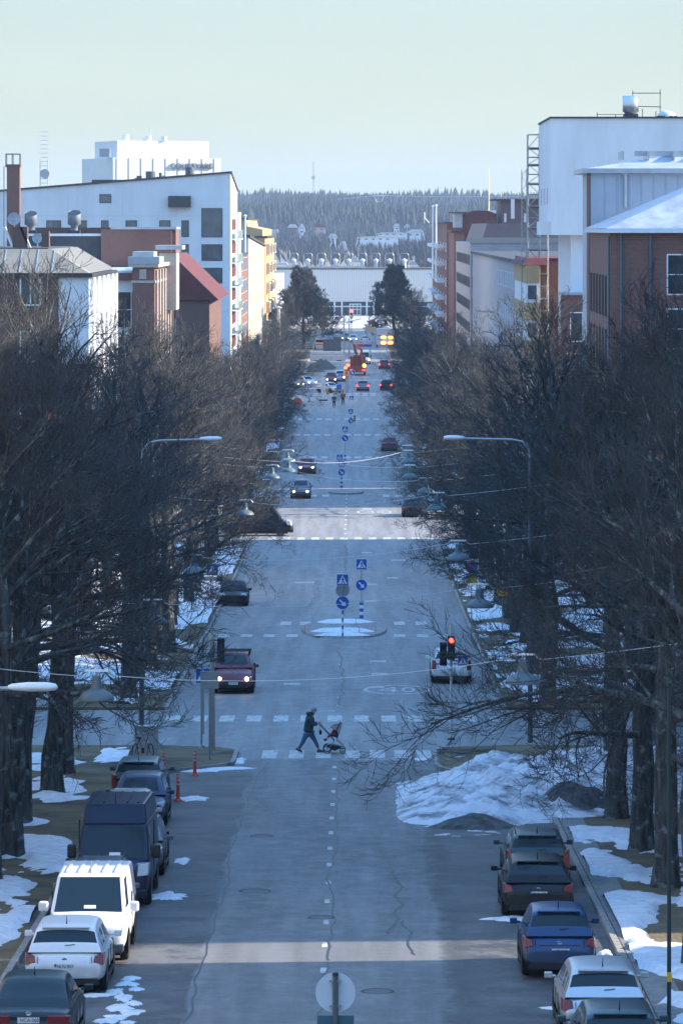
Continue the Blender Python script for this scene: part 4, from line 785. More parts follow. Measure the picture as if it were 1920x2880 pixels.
# ------------------------------------------------------------------ hills, forest, hillside houses
def hill_h(x, Y):
    t = min(1, max(0, (Y-1500)/2000)); base = -16+31*(t**1.05)
    if Y > 3500: base = 18-(Y-3500)*.02
    return base+3.5*mnoise.noise(Vector((x*.0022, Y*.0016, 1)))-abs(min(0, x+350))*.012
def hills():
    b = MB(); xs = list(range(-1500, 1501, 60)); ys = list(range(1400, 4000, 80)); n = len(xs)
    b.add([(x,Y,CZ+hill_h(x,Y)) for Y in ys for x in xs], [(j*n+i,j*n+i+1,(j+1)*n+i+1,(j+1)*n+i) for j in range(len(ys)-1) for i in range(n-1)])
    tag(b.build('hillside', mat('hill_ground',(.16,.15,.14),.95,var=.4,scale=.01), smooth=True), kind='structure')
    b = MB(); xs = list(range(-900, 1100, 40))
    vs = []
    for Y, zz in ((4700,-30),(5000,20),(5300,20),(5600,-30)):
        for x in xs: vs.append((x,Y,CZ+(zz if zz < 0 else zz+4*mnoise.noise(Vector((x*.004,2,1)))-max(0,-x-60)*.05-max(0,x-350)*.05)))
    n = len(xs); b.add(vs, [(j*n+i,j*n+i+1,(j+1)*n+i+1,(j+1)*n+i) for j in range(3) for i in range(n-1)]); tag(b.build('far_ridge', mat('hill_ground2',(.05,.06,.06),.95)), kind='structure')
    rnd = random.Random(4)
    snowr = mat('snow_roof',(.5,.52,.55),.7)
    data = [(770,655,2200,34,5,'cream_render',0),(822,640,2300,24,6,'brown_wall',0),(848,645,2250,18,9,'white_render',1),(898,640,2300,40,7,'pinkish',2),(936,668,2050,22,6,'white_render',0),(970,690,1900,30,5,'grey_render',0),
            (1105,656,2150,90,4,'white_render',0),(1060,668,2050,120,6,'white_render',0),(1170,655,2150,50,7,'white_render',0),(1115,638,2350,16,6,'white_render',0),(1145,640,2350,14,6,'grey_render',0),(968,700,1800,12,10,'cream_render',1),(1000,740,1600,26,6,'grey_render',0),(795,752,1560,34,5,'white_render',0),(1160,748,1560,30,5,'cream_render',0)]
    def clear(x, Y, top):
        nx = 996+x*12000/Y; ny = 640-(top-CZ)*12000/Y
        for (hx, hy, hY, hw_, hh_, _c, _r) in data:
            if abs(nx-hx) < hw_/2+3 and Y < hY+12 and ny < hy+hh_*.9 and Y > 1400: return False
        return True
    def conifer(b, x, Y, z, h, r):
        base = len(b.v); n = 6; a0 = rnd.random()*6; L_ = 4
        for l in range(L_):
            z0 = z+h*(.12+.2*l); rr = r*(1-l*.2)*(.85+.3*rnd.random())
            for k in range(n): q = .8+.45*rnd.random(); b.v.append((x+math.cos(a0+k*1.047)*rr*q, Y+math.sin(a0+k*1.047)*rr*q, z0))
            b.v.append((x,Y,z0+h*(.36 if l < L_-1 else .28)))
            o = base+l*(n+1)
            for k in range(n): b.f.append((o+k,o+(k+1)%n,o+n)); b.m.append(0)
    f = MB(); f2 = MB(); cnt = 0
    for i in range(10500):
        Y = 3500-1350*(rnd.random()**1.3) if i < 8000 else rnd.uniform(1560,3000); wdt = .032*Y
        x = rnd.uniform(-wdt-10, wdt+40)
        d = mnoise.noise(Vector((x*.006, Y*.004, 9)))
        if Y < 2350 and d < .22: continue
        hh = rnd.uniform(10,17)*(1.0 if Y > 2300 else .6)*(.8+.5*mnoise.noise(Vector((x*.02,Y*.01,2)))+.15)
        if clear(x, Y, CZ+hill_h(x,Y)+hh): conifer(f, x, Y, CZ+hill_h(x,Y)-1, hh, rnd.uniform(2.2,3.8))
    for i in range(900):
        x = rnd.uniform(-170,330); Y = rnd.uniform(4960,5060); conifer(f2, x, Y, CZ+18+4*mnoise.noise(Vector((x*.004,2,1)))-max(0,-x-60)*.05-max(0,x-350)*.05, rnd.uniform(9,19), rnd.uniform(2.5,4))
    tag(f.build('conifer_forest', mat('conifer',(.016,.028,.030),.9,var=.4,scale=.02)), kind='stuff', label='dark conifer forest covering the far hill')
    tag(f2.build('ridge_forest', mat('conifer2',(.03,.045,.04),.9)), kind='stuff', label='pale blue conifer skyline on the farthest ridge')
    g = MB()      # leafless birch and alder haze: many short upright twigs
    for i in range(5200):
        Y = rnd.uniform(1450, 2700); x = rnd.uniform(-.032*Y-5, .032*Y+30)
        if mnoise.noise(Vector((x*.012, Y*.008, 4))) < -.18: continue
        z = CZ+hill_h(x,Y); h = rnd.uniform(5,11)
        if not clear(x, Y, z+h): continue
        for q in range(7):
            dx, dy = rnd.uniform(-2.2,2.2), rnd.uniform(-2,2); hh = h*rnd.uniform(.6,1); wd = rnd.uniform(.12,.35)
            g.add([(x,Y,z),(x+dx+wd,Y+dy,z+hh*.7),(x+dx*1.3,Y+dy*1.3,z+hh),(x+dx-wd,Y+dy,z+hh*.6)], [(0,1,2,3)])
    tag(g.build('bare_woodland', mat('bare_wood',(.10,.10,.11),.9,var=.4,scale=.03)), kind='stuff', label='leafless woodland on the lower hillside')
    k = 0
    words = ['with low snowy roof at the left','brown one with snowy roof','tall narrow pale one with a peaked gable','with a reddish roof left of the hill road','small one below the red roofed house','grey one half hidden by trees','long flat white one with a snowy roof line','longest pale one in the hill wood','white one at the right end of the hill row','small pale one right under the forest','small grey one right under the forest','tall sunlit cream one in the trees','low grey one above the hall roof','pale one above the left conical tree','cream one above the right conical tree']
    colm = {'cream_render':cream_wall,'brown_wall':brown_brick,'white_render':white_wall,'pinkish':mat('pinkish',(.5,.33,.3),.8),'grey_render':grey_wall}
    for (nx, ny, Y, wpx_, hpx, cm, rt), wd in zip(data, words):
        s = Y/12000; x = X(nx,Y); z = Z(ny,Y); W = wpx_*s; H = hpx*s*1.6; e = empty('hill_house',(x,Y,z-H),0,'distant hillside house, '+wd,'house','houses scattered on the far hill')
        b = MB(); b.box(-W/2,W/2,0,9,-3,H); b.build('wall', colm[cm], e)
        b = MB(); rh = (.5 if wpx_ > 60 else 1.8 if rt != 1 else 3); b.prism([(-W/2-.5,H),(W/2+.5,H),(W/2*.55,H+rh),(-W/2*.55,H+rh)] if rt != 1 else [(-W/2-.5,H),(W/2+.5,H),(0,H+rh)], -.5, 9.5); b.build('roof', red_tin if rt == 2 else snowr, e)
        for q in range(max(2, int(W/3.5))): b = MB(); b.box(-W/2+1+q*3.4,-W/2+2.3+q*3.4,-.05,0,H*.35,H*.7); b.build('window', glass_far, e)
hills()
def hillmast(dx, dtop, dbot, Y, lab):
    e = empty('radio_mast',(XD(dx,Y),Y,ZD(dbot,Y)),0,lab,'mast'); H = ZD(dtop,Y)-ZD(dbot,Y); b = MB()
    for a in range(3):
        q = 2*math.pi*a/3; b.tube([(1.2*math.cos(q),1.2*math.sin(q),0),(.7*math.cos(q),.7*math.sin(q),H)], .32, 4)
    for k in range(int(H/3)): b.tube([(-.9,0,k*3),(.9,0,k*3+1.5)], .2, 4)
    b.build('lattice', mat('mast_paint',(.3,.3,.3),.6), e); b = MB(); b.box(-1.9,1.9,-1,1,H*.48,H*.56); b.build('antenna_drum', mat('mast_paint',(.3,.3,.3),.6), e)
hillmast(719.5, 369, 450, 4990, 'tall lattice radio mast rising from the far forest ridge')
e = empty('power_pylon',(XD(870,2900),2900,ZD(475,2900)),0,'V-shaped power pylon standing above the hill forest','pylon'); s = 2900/9800; b = MB()
b.tube([(0,0,-8),(0,0,0),(-11*s,0,24*s)], .3, 4); b.tube([(0,0,0),(11*s,0,24*s)], .3, 4); b.tube([(-14*s,0,25*s),(14*s,0,25*s)], .35, 4); b.tube([(-5*s,0,12*s),(5*s,0,12*s)], .2, 4); b.build('frame', zinc, e)
b = MB(); b.tube([(XD(640,2900),2890,ZD(463,2900)),(XD(740,2900),2895,ZD(461,2900)),(XD(870,2900),2900,ZD(449,2900)),(XD(1000,2900),2900,ZD(452,2900)),(XD(1200,2900),2890,ZD(452,2900))], .09, 4); tag(b.build('power_line', zinc), 'long power line crossing the hill forest at the pylon', 'power line')

hb = MB(); hb.box(-2400,2400,-40,6000,-45,110)
hm = bpy.data.materials.new('haze'); hm.use_nodes = True; ht = hm.node_tree
for n in list(ht.nodes):
    if n.type != 'OUTPUT_MATERIAL': ht.nodes.remove(n)
pv = ht.nodes.new('ShaderNodeVolumePrincipled'); pv.inputs['Density'].default_value = .0001; pv.inputs['Color'].default_value = (.55,.74,1,1); pv.inputs['Anisotropy'].default_value = .2
ht.links.new(pv.outputs[0], [n for n in ht.nodes if n.type == 'OUTPUT_MATERIAL'][0].inputs['Volume'])
tag(hb.build('haze', hm), kind='stuff')
# ------------------------------------------------------------------ bare street trees
def bark_mat():
    m = bpy.data.materials.new('bark'); m.use_nodes = True; t = m.node_tree; b = t.nodes['Principled BSDF']; b.inputs['Roughness'].default_value = .9
    tcn = t.nodes.new('ShaderNodeTexCoord'); mpn = t.nodes.new('ShaderNodeMapping'); mpn.inputs['Scale'].default_value = (7,7,1.2); t.links.new(tcn.outputs['Object'], mpn.inputs[0])
    n1 = t.nodes.new('ShaderNodeTexNoise'); n1.inputs['Scale'].default_value = 1.2; n1.inputs['Detail'].default_value = 6; t.links.new(mpn.outputs[0], n1.inputs['Vector'])
    n2 = t.nodes.new('ShaderNodeTexNoise'); n2.inputs['Scale'].default_value = 3.5; n2.inputs['Detail'].default_value = 4; t.links.new(tcn.outputs['Object'], n2.inputs['Vector'])
    r_ = t.nodes.new('ShaderNodeValToRGB'); e = r_.color_ramp.elements; e[0].position = .35; e[0].color = (.012,.018,.022,1); e[1].position = .7; e[1].color = (.105,.110,.110,1)
    r2 = t.nodes.new('ShaderNodeMapRange'); r2.inputs['From Min'].default_value = .56; r2.inputs['From Max'].default_value = .68; t.links.new(n2.outputs[0], r2.inputs['Value'])
    mx_ = t.nodes.new('ShaderNodeMix'); mx_.data_type = 'RGBA'; t.links.new(r2.outputs[0], mx_.inputs[0]); t.links.new(n1.outputs[0], r_.inputs[0]); t.links.new(r_.outputs[0], mx_.inputs[6]); mx_.inputs[7].default_value = (.17,.22,.22,1)
    t.links.new(mx_.outputs[2], b.inputs['Base Color'])
    bp = t.nodes.new('ShaderNodeBump'); bp.inputs['Strength'].default_value = .9; bp.inputs['Distance'].default_value = .06; t.links.new(n1.outputs[0], bp.inputs['Height']); t.links.new(bp.outputs[0], b.inputs['Normal'])
    return m
bark = bark_mat(); twig_m = mat('twig_bark', (.054,.057,.060), .85, var=.65, scale=.6); leaf_m = mat('dry_leaf', (.30,.13,.045), .8, var=.3, scale=3)
class Tree:
    def __init__(s, seed, H=16, spread=6.0, dr=0, zb=.27, conical=False, dens=1.0, tw=.0085):
        s.r = random.Random(seed); s.V = []; s.F = []; s.nv = 0; s.H = H; s.sp = spread; s.con = conical; s.dens = dens; s.tw = tw; s.dr = dr; s.zb = zb
        s.lv = []; s.trunk = MB(); s.leaf = MB(); s.make()
    def seg(s, pts, rad, n):
        k = len(pts); P = np.array(pts); D = np.gradient(P, axis=0); D /= (np.linalg.norm(D, axis=1)[:,None]+1e-9)
        u = np.cross(D, [.31,.17,.93]); u /= (np.linalg.norm(u, axis=1)[:,None]+1e-9); w_ = np.cross(D, u)
        a = np.arange(n)*2*math.pi/n; ring = P[:,None,:]+(u[:,None,:]*np.cos(a)[None,:,None]+w_[:,None,:]*np.sin(a)[None,:,None])*np.array(rad)[:,None,None]
        s.V.append(ring.reshape(-1,3)); i = np.arange(k-1)[:,None]*n; j = np.arange(n)[None,:]; j2 = (j+1)%n; b = s.nv
        q_ = np.stack([b+i+j, b+i+j2, b+i+n+j2, b+i+n+j], -1).reshape(-1,4); s.F.append(q_); s.lv.append(np.full(len(q_), 1 if n >= 4 else 0, dtype=np.int32)); s.nv += k*n
    def path(s, p, d, L, k, droop, wob):
        pts = [tuple(p)]; d = Vector(d).normalized(); p = Vector(p)
        for i in range(k):
            d = (d+Vector((s.r.gauss(0,wob), s.r.gauss(0,wob), s.r.gauss(0,wob)+droop))).normalized(); p = p+d*(L/k); pts.append(tuple(p))
        return pts
    def grow(s, p, d, L, r0, lev):
        R_ = s.r
        cfg = {1:(9,-.018+s.dr,.055,5),2:(7,-.012+s.dr*.5,.075,4),3:(5,.022,.085,3),4:(4,.05,.09,3),5:(2,.06,.1,3)}[lev]
        pts = s.path(p, d, L, cfg[0], cfg[1], cfg[2]); k = len(pts)
        r1 = max(s.tw*.6, r0*.25); s.seg(pts, [r0+(r1-r0)*i/(k-1) for i in range(k)], cfg[3])
        if lev >= 5: return
        nch = {1:8,2:6,3:4.4,4:2.4}[lev]; nch = max(2, int(nch*s.dens*s.top+R_.random()))
        for c in range(nch):
            t = .22+.78*(c+R_.random()*.8)/nch; t = min(.98, t); i = min(k-2, int(t*(k-1))); f = t*(k-1)-i
            a = Vector(pts[i]); b = Vector(pts[i+1]); q = a+(b-a)*f; dd = (b-a).normalized()
            ang = R(R_.uniform(22,48)); ax = dd.cross(Vector((R_.gauss(0,1),R_.gauss(0,1),R_.gauss(0,1)))).normalized()
            nd_ = Matrix.Rotation(ang, 3, ax) @ dd; nd_ = (nd_+Vector((0,0,.12))).normalized()
            ratio = {1:.58,2:.56,3:.56,4:.5}[lev]*R_.uniform(.7,1.25)*(1-.35*t)
            rr = max(s.tw, (r0+(r1-r0)*t)*.55); s.grow(tuple(q), nd_, max(.35, L*ratio), rr if lev < 3 else max(s.tw, rr*.8), lev+1)
            if lev >= 4 and R_.random() < .0004:
                for _ in range(4):
                    o = q+Vector((R_.gauss(0,.12),R_.gauss(0,.12),-R_.random()*.25)); w_ = R_.uniform(.03,.06); s.leaf.add([tuple(o),tuple(o+Vector((w_,w_*.3,-.06))),tuple(o+Vector((0,0,-.2))),tuple(o+Vector((-w_,0,-.07)))],[(0,1,2,3)])
    def make(s):
        R_ = s.r; H = s.H; tp = [(0,0,-.3),(0,0,.25),(.03,0,1.2)]; x = y = 0
        nst = 9
        for i in range(nst):
            x += R_.gauss(0,.10); y += R_.gauss(0,.10); tp.append((x,y,1.2+(H*.80-1.2)*(i+1)/nst))
        rad = [.52,.40,.33]+[.32*(1-(i+1)/nst)**.8+.03 for i in range(nst)]
        s.trunk.tube(tp, rad, 12); vv = s.trunk.v
        for i in range(len(vv)):
            v = Vector(vv[i]); f = 1+.12*mnoise.noise(v*1.3+Vector((R_.random()*.01,0,s.H))); cx = v.x*f; s.trunk.v[i] = (cx, v.y*f, v.z)
        nl = 19 if not s.con else 60
        for i in range(nl):
            t = (i+R_.random()*.6)/nl
            if not s.con: t = t**.9
            z0 = H*(s.zb+(.78-s.zb)*t) if not s.con else H*(.10+.70*t); zi = (z0-1.2)/(H*.80-1.2)*nst; zi = min(nst-1, max(0, int(zi))); c = tp[zi+3]
            a = i*2.4+R_.gauss(0,.3)
            s.top = 1.0 if s.con else 1.06-.40*t
            if s.con: L = s.sp*(1-.80*t)*R_.uniform(.85,1.1); el = R(R_.uniform(15,35)+25*t); 
            else: L = s.sp*((1.04-.45*t) if s.dr == 0 else (1.08 if t < .14 else .74-.3*t))*R_.uniform(.8,1.1); el = R((R_.uniform(4,22) if s.dr == 0 else R_.uniform(-8,9))+62*t**1.1)
            d = Vector((math.cos(a)*math.cos(el), math.sin(a)*math.cos(el), math.sin(el))); s.grow((c[0],c[1],z0), d, L, (.115 if not s.con else .06)*(1.15-.5*t), 1)
    def mesh(s, name):
        V = np.concatenate(s.V); F = np.concatenate(s.F).astype(np.int32); me = bpy.data.meshes.new(name)
        me.vertices.add(len(V)); me.vertices.foreach_set('co', V.ravel().astype(np.float32)); me.loops.add(F.size); me.loops.foreach_set('vertex_index', F.ravel())
        me.polygons.add(len(F)); me.polygons.foreach_set('loop_start', np.arange(0, F.size, 4, dtype=np.int32)); me.update(calc_edges=True); me.materials.append(twig_m); me.materials.append(bark); me.polygons.foreach_set('material_index', np.concatenate(s.lv)); return me
protos = []
def tree_proto(seed, **kw):
    T = Tree(seed, **kw); tr = T.trunk.build('trunk', bark, smooth=True); me = T.mesh('crown'); cr_ = bpy.data.objects.new('crown', me); COL.objects.link(cr_)
    lf = T.leaf.build('dry_leaves', leaf_m) if T.leaf.f else None
    return [tr, cr_, lf]
LIND = [tree_proto(11+i, H=[17,16,18,15.5,17.5][i], spread=[5.2,4.9,5.4,4.8,5.1][i], dens=1.0) for i in range(5)]
NEAR = [tree_proto(51+i, H=[15.5,16,15][i], spread=[4.5,4.2,4.6][i], dens=1.0, zb=.34) for i in range(3)]
SPARSE = [tree_proto(71+i, H=[19,20,18.5][i], spread=[4.8,5.2,4.5][i], dens=.82, zb=.36, tw=.011) for i in range(3)]
DROOP = [tree_proto(61+i, H=[16.5,17][i], spread=[6.9,6.6][i], dens=1.1, dr=-.02, zb=.20) for i in range(2)]
CONE = [tree_proto(31, H=17.5, spread=6.4, conical=True, dens=1.0, tw=.03), tree_proto(32, H=18, spread=6.0, conical=True, dens=1.0, tw=.03)]
USED = set()
def tree(kind, i, x, Y, rz, sc, label, group, lean=0):
    t = empty('street_tree', (x, Y, gz(Y)+.1), rz, label, 'tree', group); t.scale = (sc, sc, sc); t.rotation_euler = (lean, 0, rz)
    for p in kind[i]:
        if p is None: continue
        o = p if (id(p) not in USED) else p.copy()
        if id(p) in USED: COL.objects.link(o)
        USED.add(id(p)); o.parent = t
    return t
trnd = random.Random(77)
def row(x, Ys, side, tall):
    for k, Y in enumerate(Ys):
        sc = tall(Y)*trnd.uniform(.95,1.05); i = trnd.randrange(5)
        near = Y < (160 if x < 0 else 112); kd = NEAR if near else LIND; sg = 1 if x > 0 else -1
        if x > 0 and 112 < Y < 130: kd = DROOP
        i = trnd.randrange(len(kd)); sc = sc if not near else trnd.uniform(.95,1.03)
        tt = tree(kd, i, x+(trnd.uniform(-.35,.35) if Y > 125 else sg*-.15), Y, trnd.uniform(0,6.28), sc, f'bare street tree, {ORD[k]} from the camera in the {side} row', f'bare trees of the {side} row')
        if Y < 100: tt.scale = (sc*.74, sc*.74, sc)
        if x < 0 and 112 < Y < 330: tt.location.x -= .5
        if x > 0 and 112 < Y < 330: tt.location.x += .6
def tall(Y): return .95 if Y < 250 else (.90 if Y < 420 else .73)
lefts = [115,122.5,132,142.5,150]+[184,193,203,213,222,232,243,254,266,278,290,302,313]+[360,371,383,395,408,421,434,448,463,478,494,510,527,545,563]
rights = [97.5,114.5,124,134,144]+[186,196,206,217,228,240,252,264,276,288,300,312]+[361,372,384,397,410,423,437,451,466,481,497,513,530,548,566]
row(-9.5, lefts, 'left', tall); row(7.9, rights, 'right', tall)
row(-13.6, [106,117,127,188,206,225,246,270,297,376,410,450,500], 'outer left', lambda Y: tall(Y)*.95)
row(12.8, [121,190,207,226,248,274,305,378,412,452,500], 'outer right', lambda Y: tall(Y)*.95)
for k, (x, Y, side) in enumerate(((11.2,110,'right'),(12.0,136,'right'),(10.8,152,'right'),(8.2,181,'right'),(9.6,222,'right'),(-12.0,120,'left'),(-11.6,137,'left'),(-10.8,154,'left'),(-9.2,212,'left'),(-12.2,236,'left'))):
    tree(SPARSE, k % 3, x, Y, k*1.7, trnd.uniform(.93,1.02), f'tall open-crowned tree rising above the others, {ORD[k % 5]} listed of five on the {side}'.replace('listed of five', 'tall one'), f'tall open trees on the {side}')
tree(CONE, 0, XD(697,800), 800, .3, 1.0, 'dense conical tree left of the far hall', 'conical trees before the hall'); tree(CONE, 1, XD(905,850), 850, 1.3, .98, 'dense conical tree right of the far hall', 'conical trees before the hall')
tree(LIND, 1, XD(950,760), 740, .3, .8, 'bare tree behind the right conical tree', 'far bare trees'); tree(LIND, 2, XD(655,760), 700, 1.3, .62, 'bare tree left of the left conical tree', 'far bare trees')
tree(LIND, 3, 10.5, 690, 2.3, .8, 'bare tree below the right flagpoles', 'far bare trees'); tree(LIND, 4, -11.5, 640, .9, .7, 'bare tree below the white flagpole', 'far bare trees')
for p in LIND+CONE+NEAR+DROOP+SPARSE:
    for o in p:
        if o is not None and id(o) not in USED: bpy.data.objects.remove(o)
# ------------------------------------------------------------------ vehicles  (local frame: nose at y=0 pointing -y, tail at y=L)
def paintm(name, col, metal=.0, rough=.35):
    m = mat('paint_'+name, col, rough, metal, spec=.3 if max(col) < .07 else .5, coat=.25 if max(col) > .07 else .1); t = m.node_tree; bs = t.nodes['Principled BSDF']; L_ = t.links.new
    tc_ = t.nodes.new('ShaderNodeTexCoord'); sp_ = t.nodes.new('ShaderNodeSeparateXYZ'); L_(tc_.outputs['Object'], sp_.inputs[0]); n_ = t.nodes.new('ShaderNodeTexNoise'); n_.inputs['Scale'].default_value = 3.5; n_.inputs['Detail'].default_value = 6; L_(tc_.outputs['Object'], n_.inputs['Vector'])
    r_ = t.nodes.new('ShaderNodeMapRange'); r_.inputs['From Min'].default_value = .85; r_.inputs['From Max'].default_value = .2; L_(sp_.outputs[2], r_.inputs['Value'])
    mu = t.nodes.new('ShaderNodeMath'); mu.operation = 'MULTIPLY'; r_.inputs['To Max'].default_value = .45 if max(col) < .07 else .9; L_(r_.outputs[0], mu.inputs[0]); L_(n_.outputs[0], mu.inputs[1]); mx_ = t.nodes.new('ShaderNodeMix'); mx_.data_type = 'RGBA'; L_(mu.outputs[0], mx_.inputs[0]); mx_.inputs[6].default_value = (*col,1); mx_.inputs[7].default_value = (.13,.12,.11,1); L_(mx_.outputs[2], bs.inputs['Base Color'])
    return m     # road salt and grime on the lower panels
car_glass = mat('car_glass', (.008,.018,.026), .08, 0, spec=.35)
rim_m = mat('alloy_rim', (.32,.33,.34), .35, .8); plate_m = mat('plate_white', (.72,.74,.74), .5)
def loft(st, name, m, par, W, seg=9, sub=1):
    """st: (y, z_bottom, z_top, half_width)"""
    b = MB()
    for y, z0, z1, hw in st:
        h = z1-z0
        half = [(hw*.0, z0),(hw*.80, z0),(hw*.96, z0+h*.14),(hw, z0+h*.42),(hw*.985, z0+h*.72),(hw*.93, z0+h*.93),(hw*.80, z1),(hw*.45, z1+.012),(0, z1+.018)]
        ring = [(x,y,z) for x,z in half]+[(-x,y,z) for x,z in half[-2:0:-1]]
        b.v += ring
    n = 16
    for i in range(len(st)-1):
        for k in range(n): b.f.append((i*n+k, i*n+(k+1)%n, (i+1)*n+(k+1)%n, (i+1)*n+k)); b.m.append(0)
    b.f.append(tuple(range(n))); b.m.append(0); b.f.append(tuple((len(st)-1)*n+k for k in range(n))); b.m.append(0)
    return b.build(name, m, par, smooth=True, sub=sub)
def patch(b, P, u0, u1, v0, v1, off, n=4):
    """P: 4 corners (bl, br, tr, tl) of a face; adds an inset panel pushed out by off"""
    P = [Vector(p) for p in P]; nr = (P[1]-P[0]).cross(P[3]-P[0]).normalized()*off
    def q(u, v): return (P[0]*(1-u)+P[1]*u)*(1-v)+(P[3]*(1-u)+P[2]*u)*v
    p = [q(u0,v0),q(u1,v0),q(u1,v1),q(u0,v1)]; b.add([x+nr for x in p]+[x-nr*.5 for x in p], [(0,1,2,3),(4,5,1,0),(5,6,2,1),(6,7,3,2),(7,4,0,3)])
def wheels(par, L, hw, r, y_f, y_r, rim=rim_m, tw=.21):
    for y in (y_f, y_r):
        for sx in (-1, 1):
            b = MB(); xo = sx*(hw-.005); xi = sx*(hw-tw); n = 22
            prof = [(r*.62,xo-sx*.03),(r*.9,xo),(r,xo-sx*.04),(r,xi+sx*.04),(r*.9,xi),(r*.3,xi)]
            base = 0
            for rr, xx in prof:
                for k in range(n): a = 2*math.pi*k/n; b.v.append((xx, y+rr*math.cos(a), r+rr*math.sin(a)))
            for i in range(len(prof)-1):
                for k in range(n): b.f.append((i*n+k, i*n+(k+1)%n, (i+1)*n+(k+1)%n, (i+1)*n+k)); b.m.append(0)
            w_ = b.build('wheel', tyre, par, smooth=True)
            b = MB(); b.cyl((xo-sx*.035, y, r), r*.63, sx*.012, 20, 'x')
            for k in range(5):
                a = 2*math.pi*k/5; ca, sa = math.cos(a), math.sin(a); q = [(.1*r,-.10*r),(.6*r,-.07*r),(.6*r,.07*r),(.1*r,.10*r)]
                b.poly([(xo-sx*.015, y+u*ca-v*sa, r+u*sa+v*ca) for u, v in q])
            b.build('rim', rim, w_)
def arches(par, hw, r, ys, m=black, zc=None):
    b = MB()
    for y in ys:
        for sx in (-1,1):
            n = 20; R_ = r+.075; pts = [(sx*(hw+.004), y+R_*math.cos(math.pi*k/n), r+R_*math.sin(math.pi*k/n)) for k in range(n+1)]+[(sx*(hw+.004), y-R_, r*.55),(sx*(hw+.004), y+R_, r*.55)]
            b.add(pts+[(sx*(hw-.12),p[1],p[2]) for p in pts], [tuple(range(n+1))+(n+1,n+2)])
    b.build('wheel_arch', m, par)
def plate(par, txt, x, y, z, face, eu=True, tilt=0):
    """face -1: looks to -y, +1: looks to +y"""
    b = MB(); b.box(x-.22,x+.22,y-.012 if face < 0 else y,y if face < 0 else y+.012,z-.057,z+.057); p = b.build('number_plate', plate_m, par)
    if eu:
        b = MB(); yy = y-.016 if face < 0 else y+.012; xe = x+face*-.0+(.22 if face > 0 else -.22); b.box(min(xe, xe-face*.045), max(xe, xe-face*.045), yy, yy+.004, z-.057, z+.057); b.build('euro_band', sign_blue, p)
    if txt:
        text_mesh(txt, .105, sign_black, 'characters', p, (x-face*.02, y+face*.018, z), (R(90),0,R(180) if face > 0 else 0), .001, squeeze=.92)
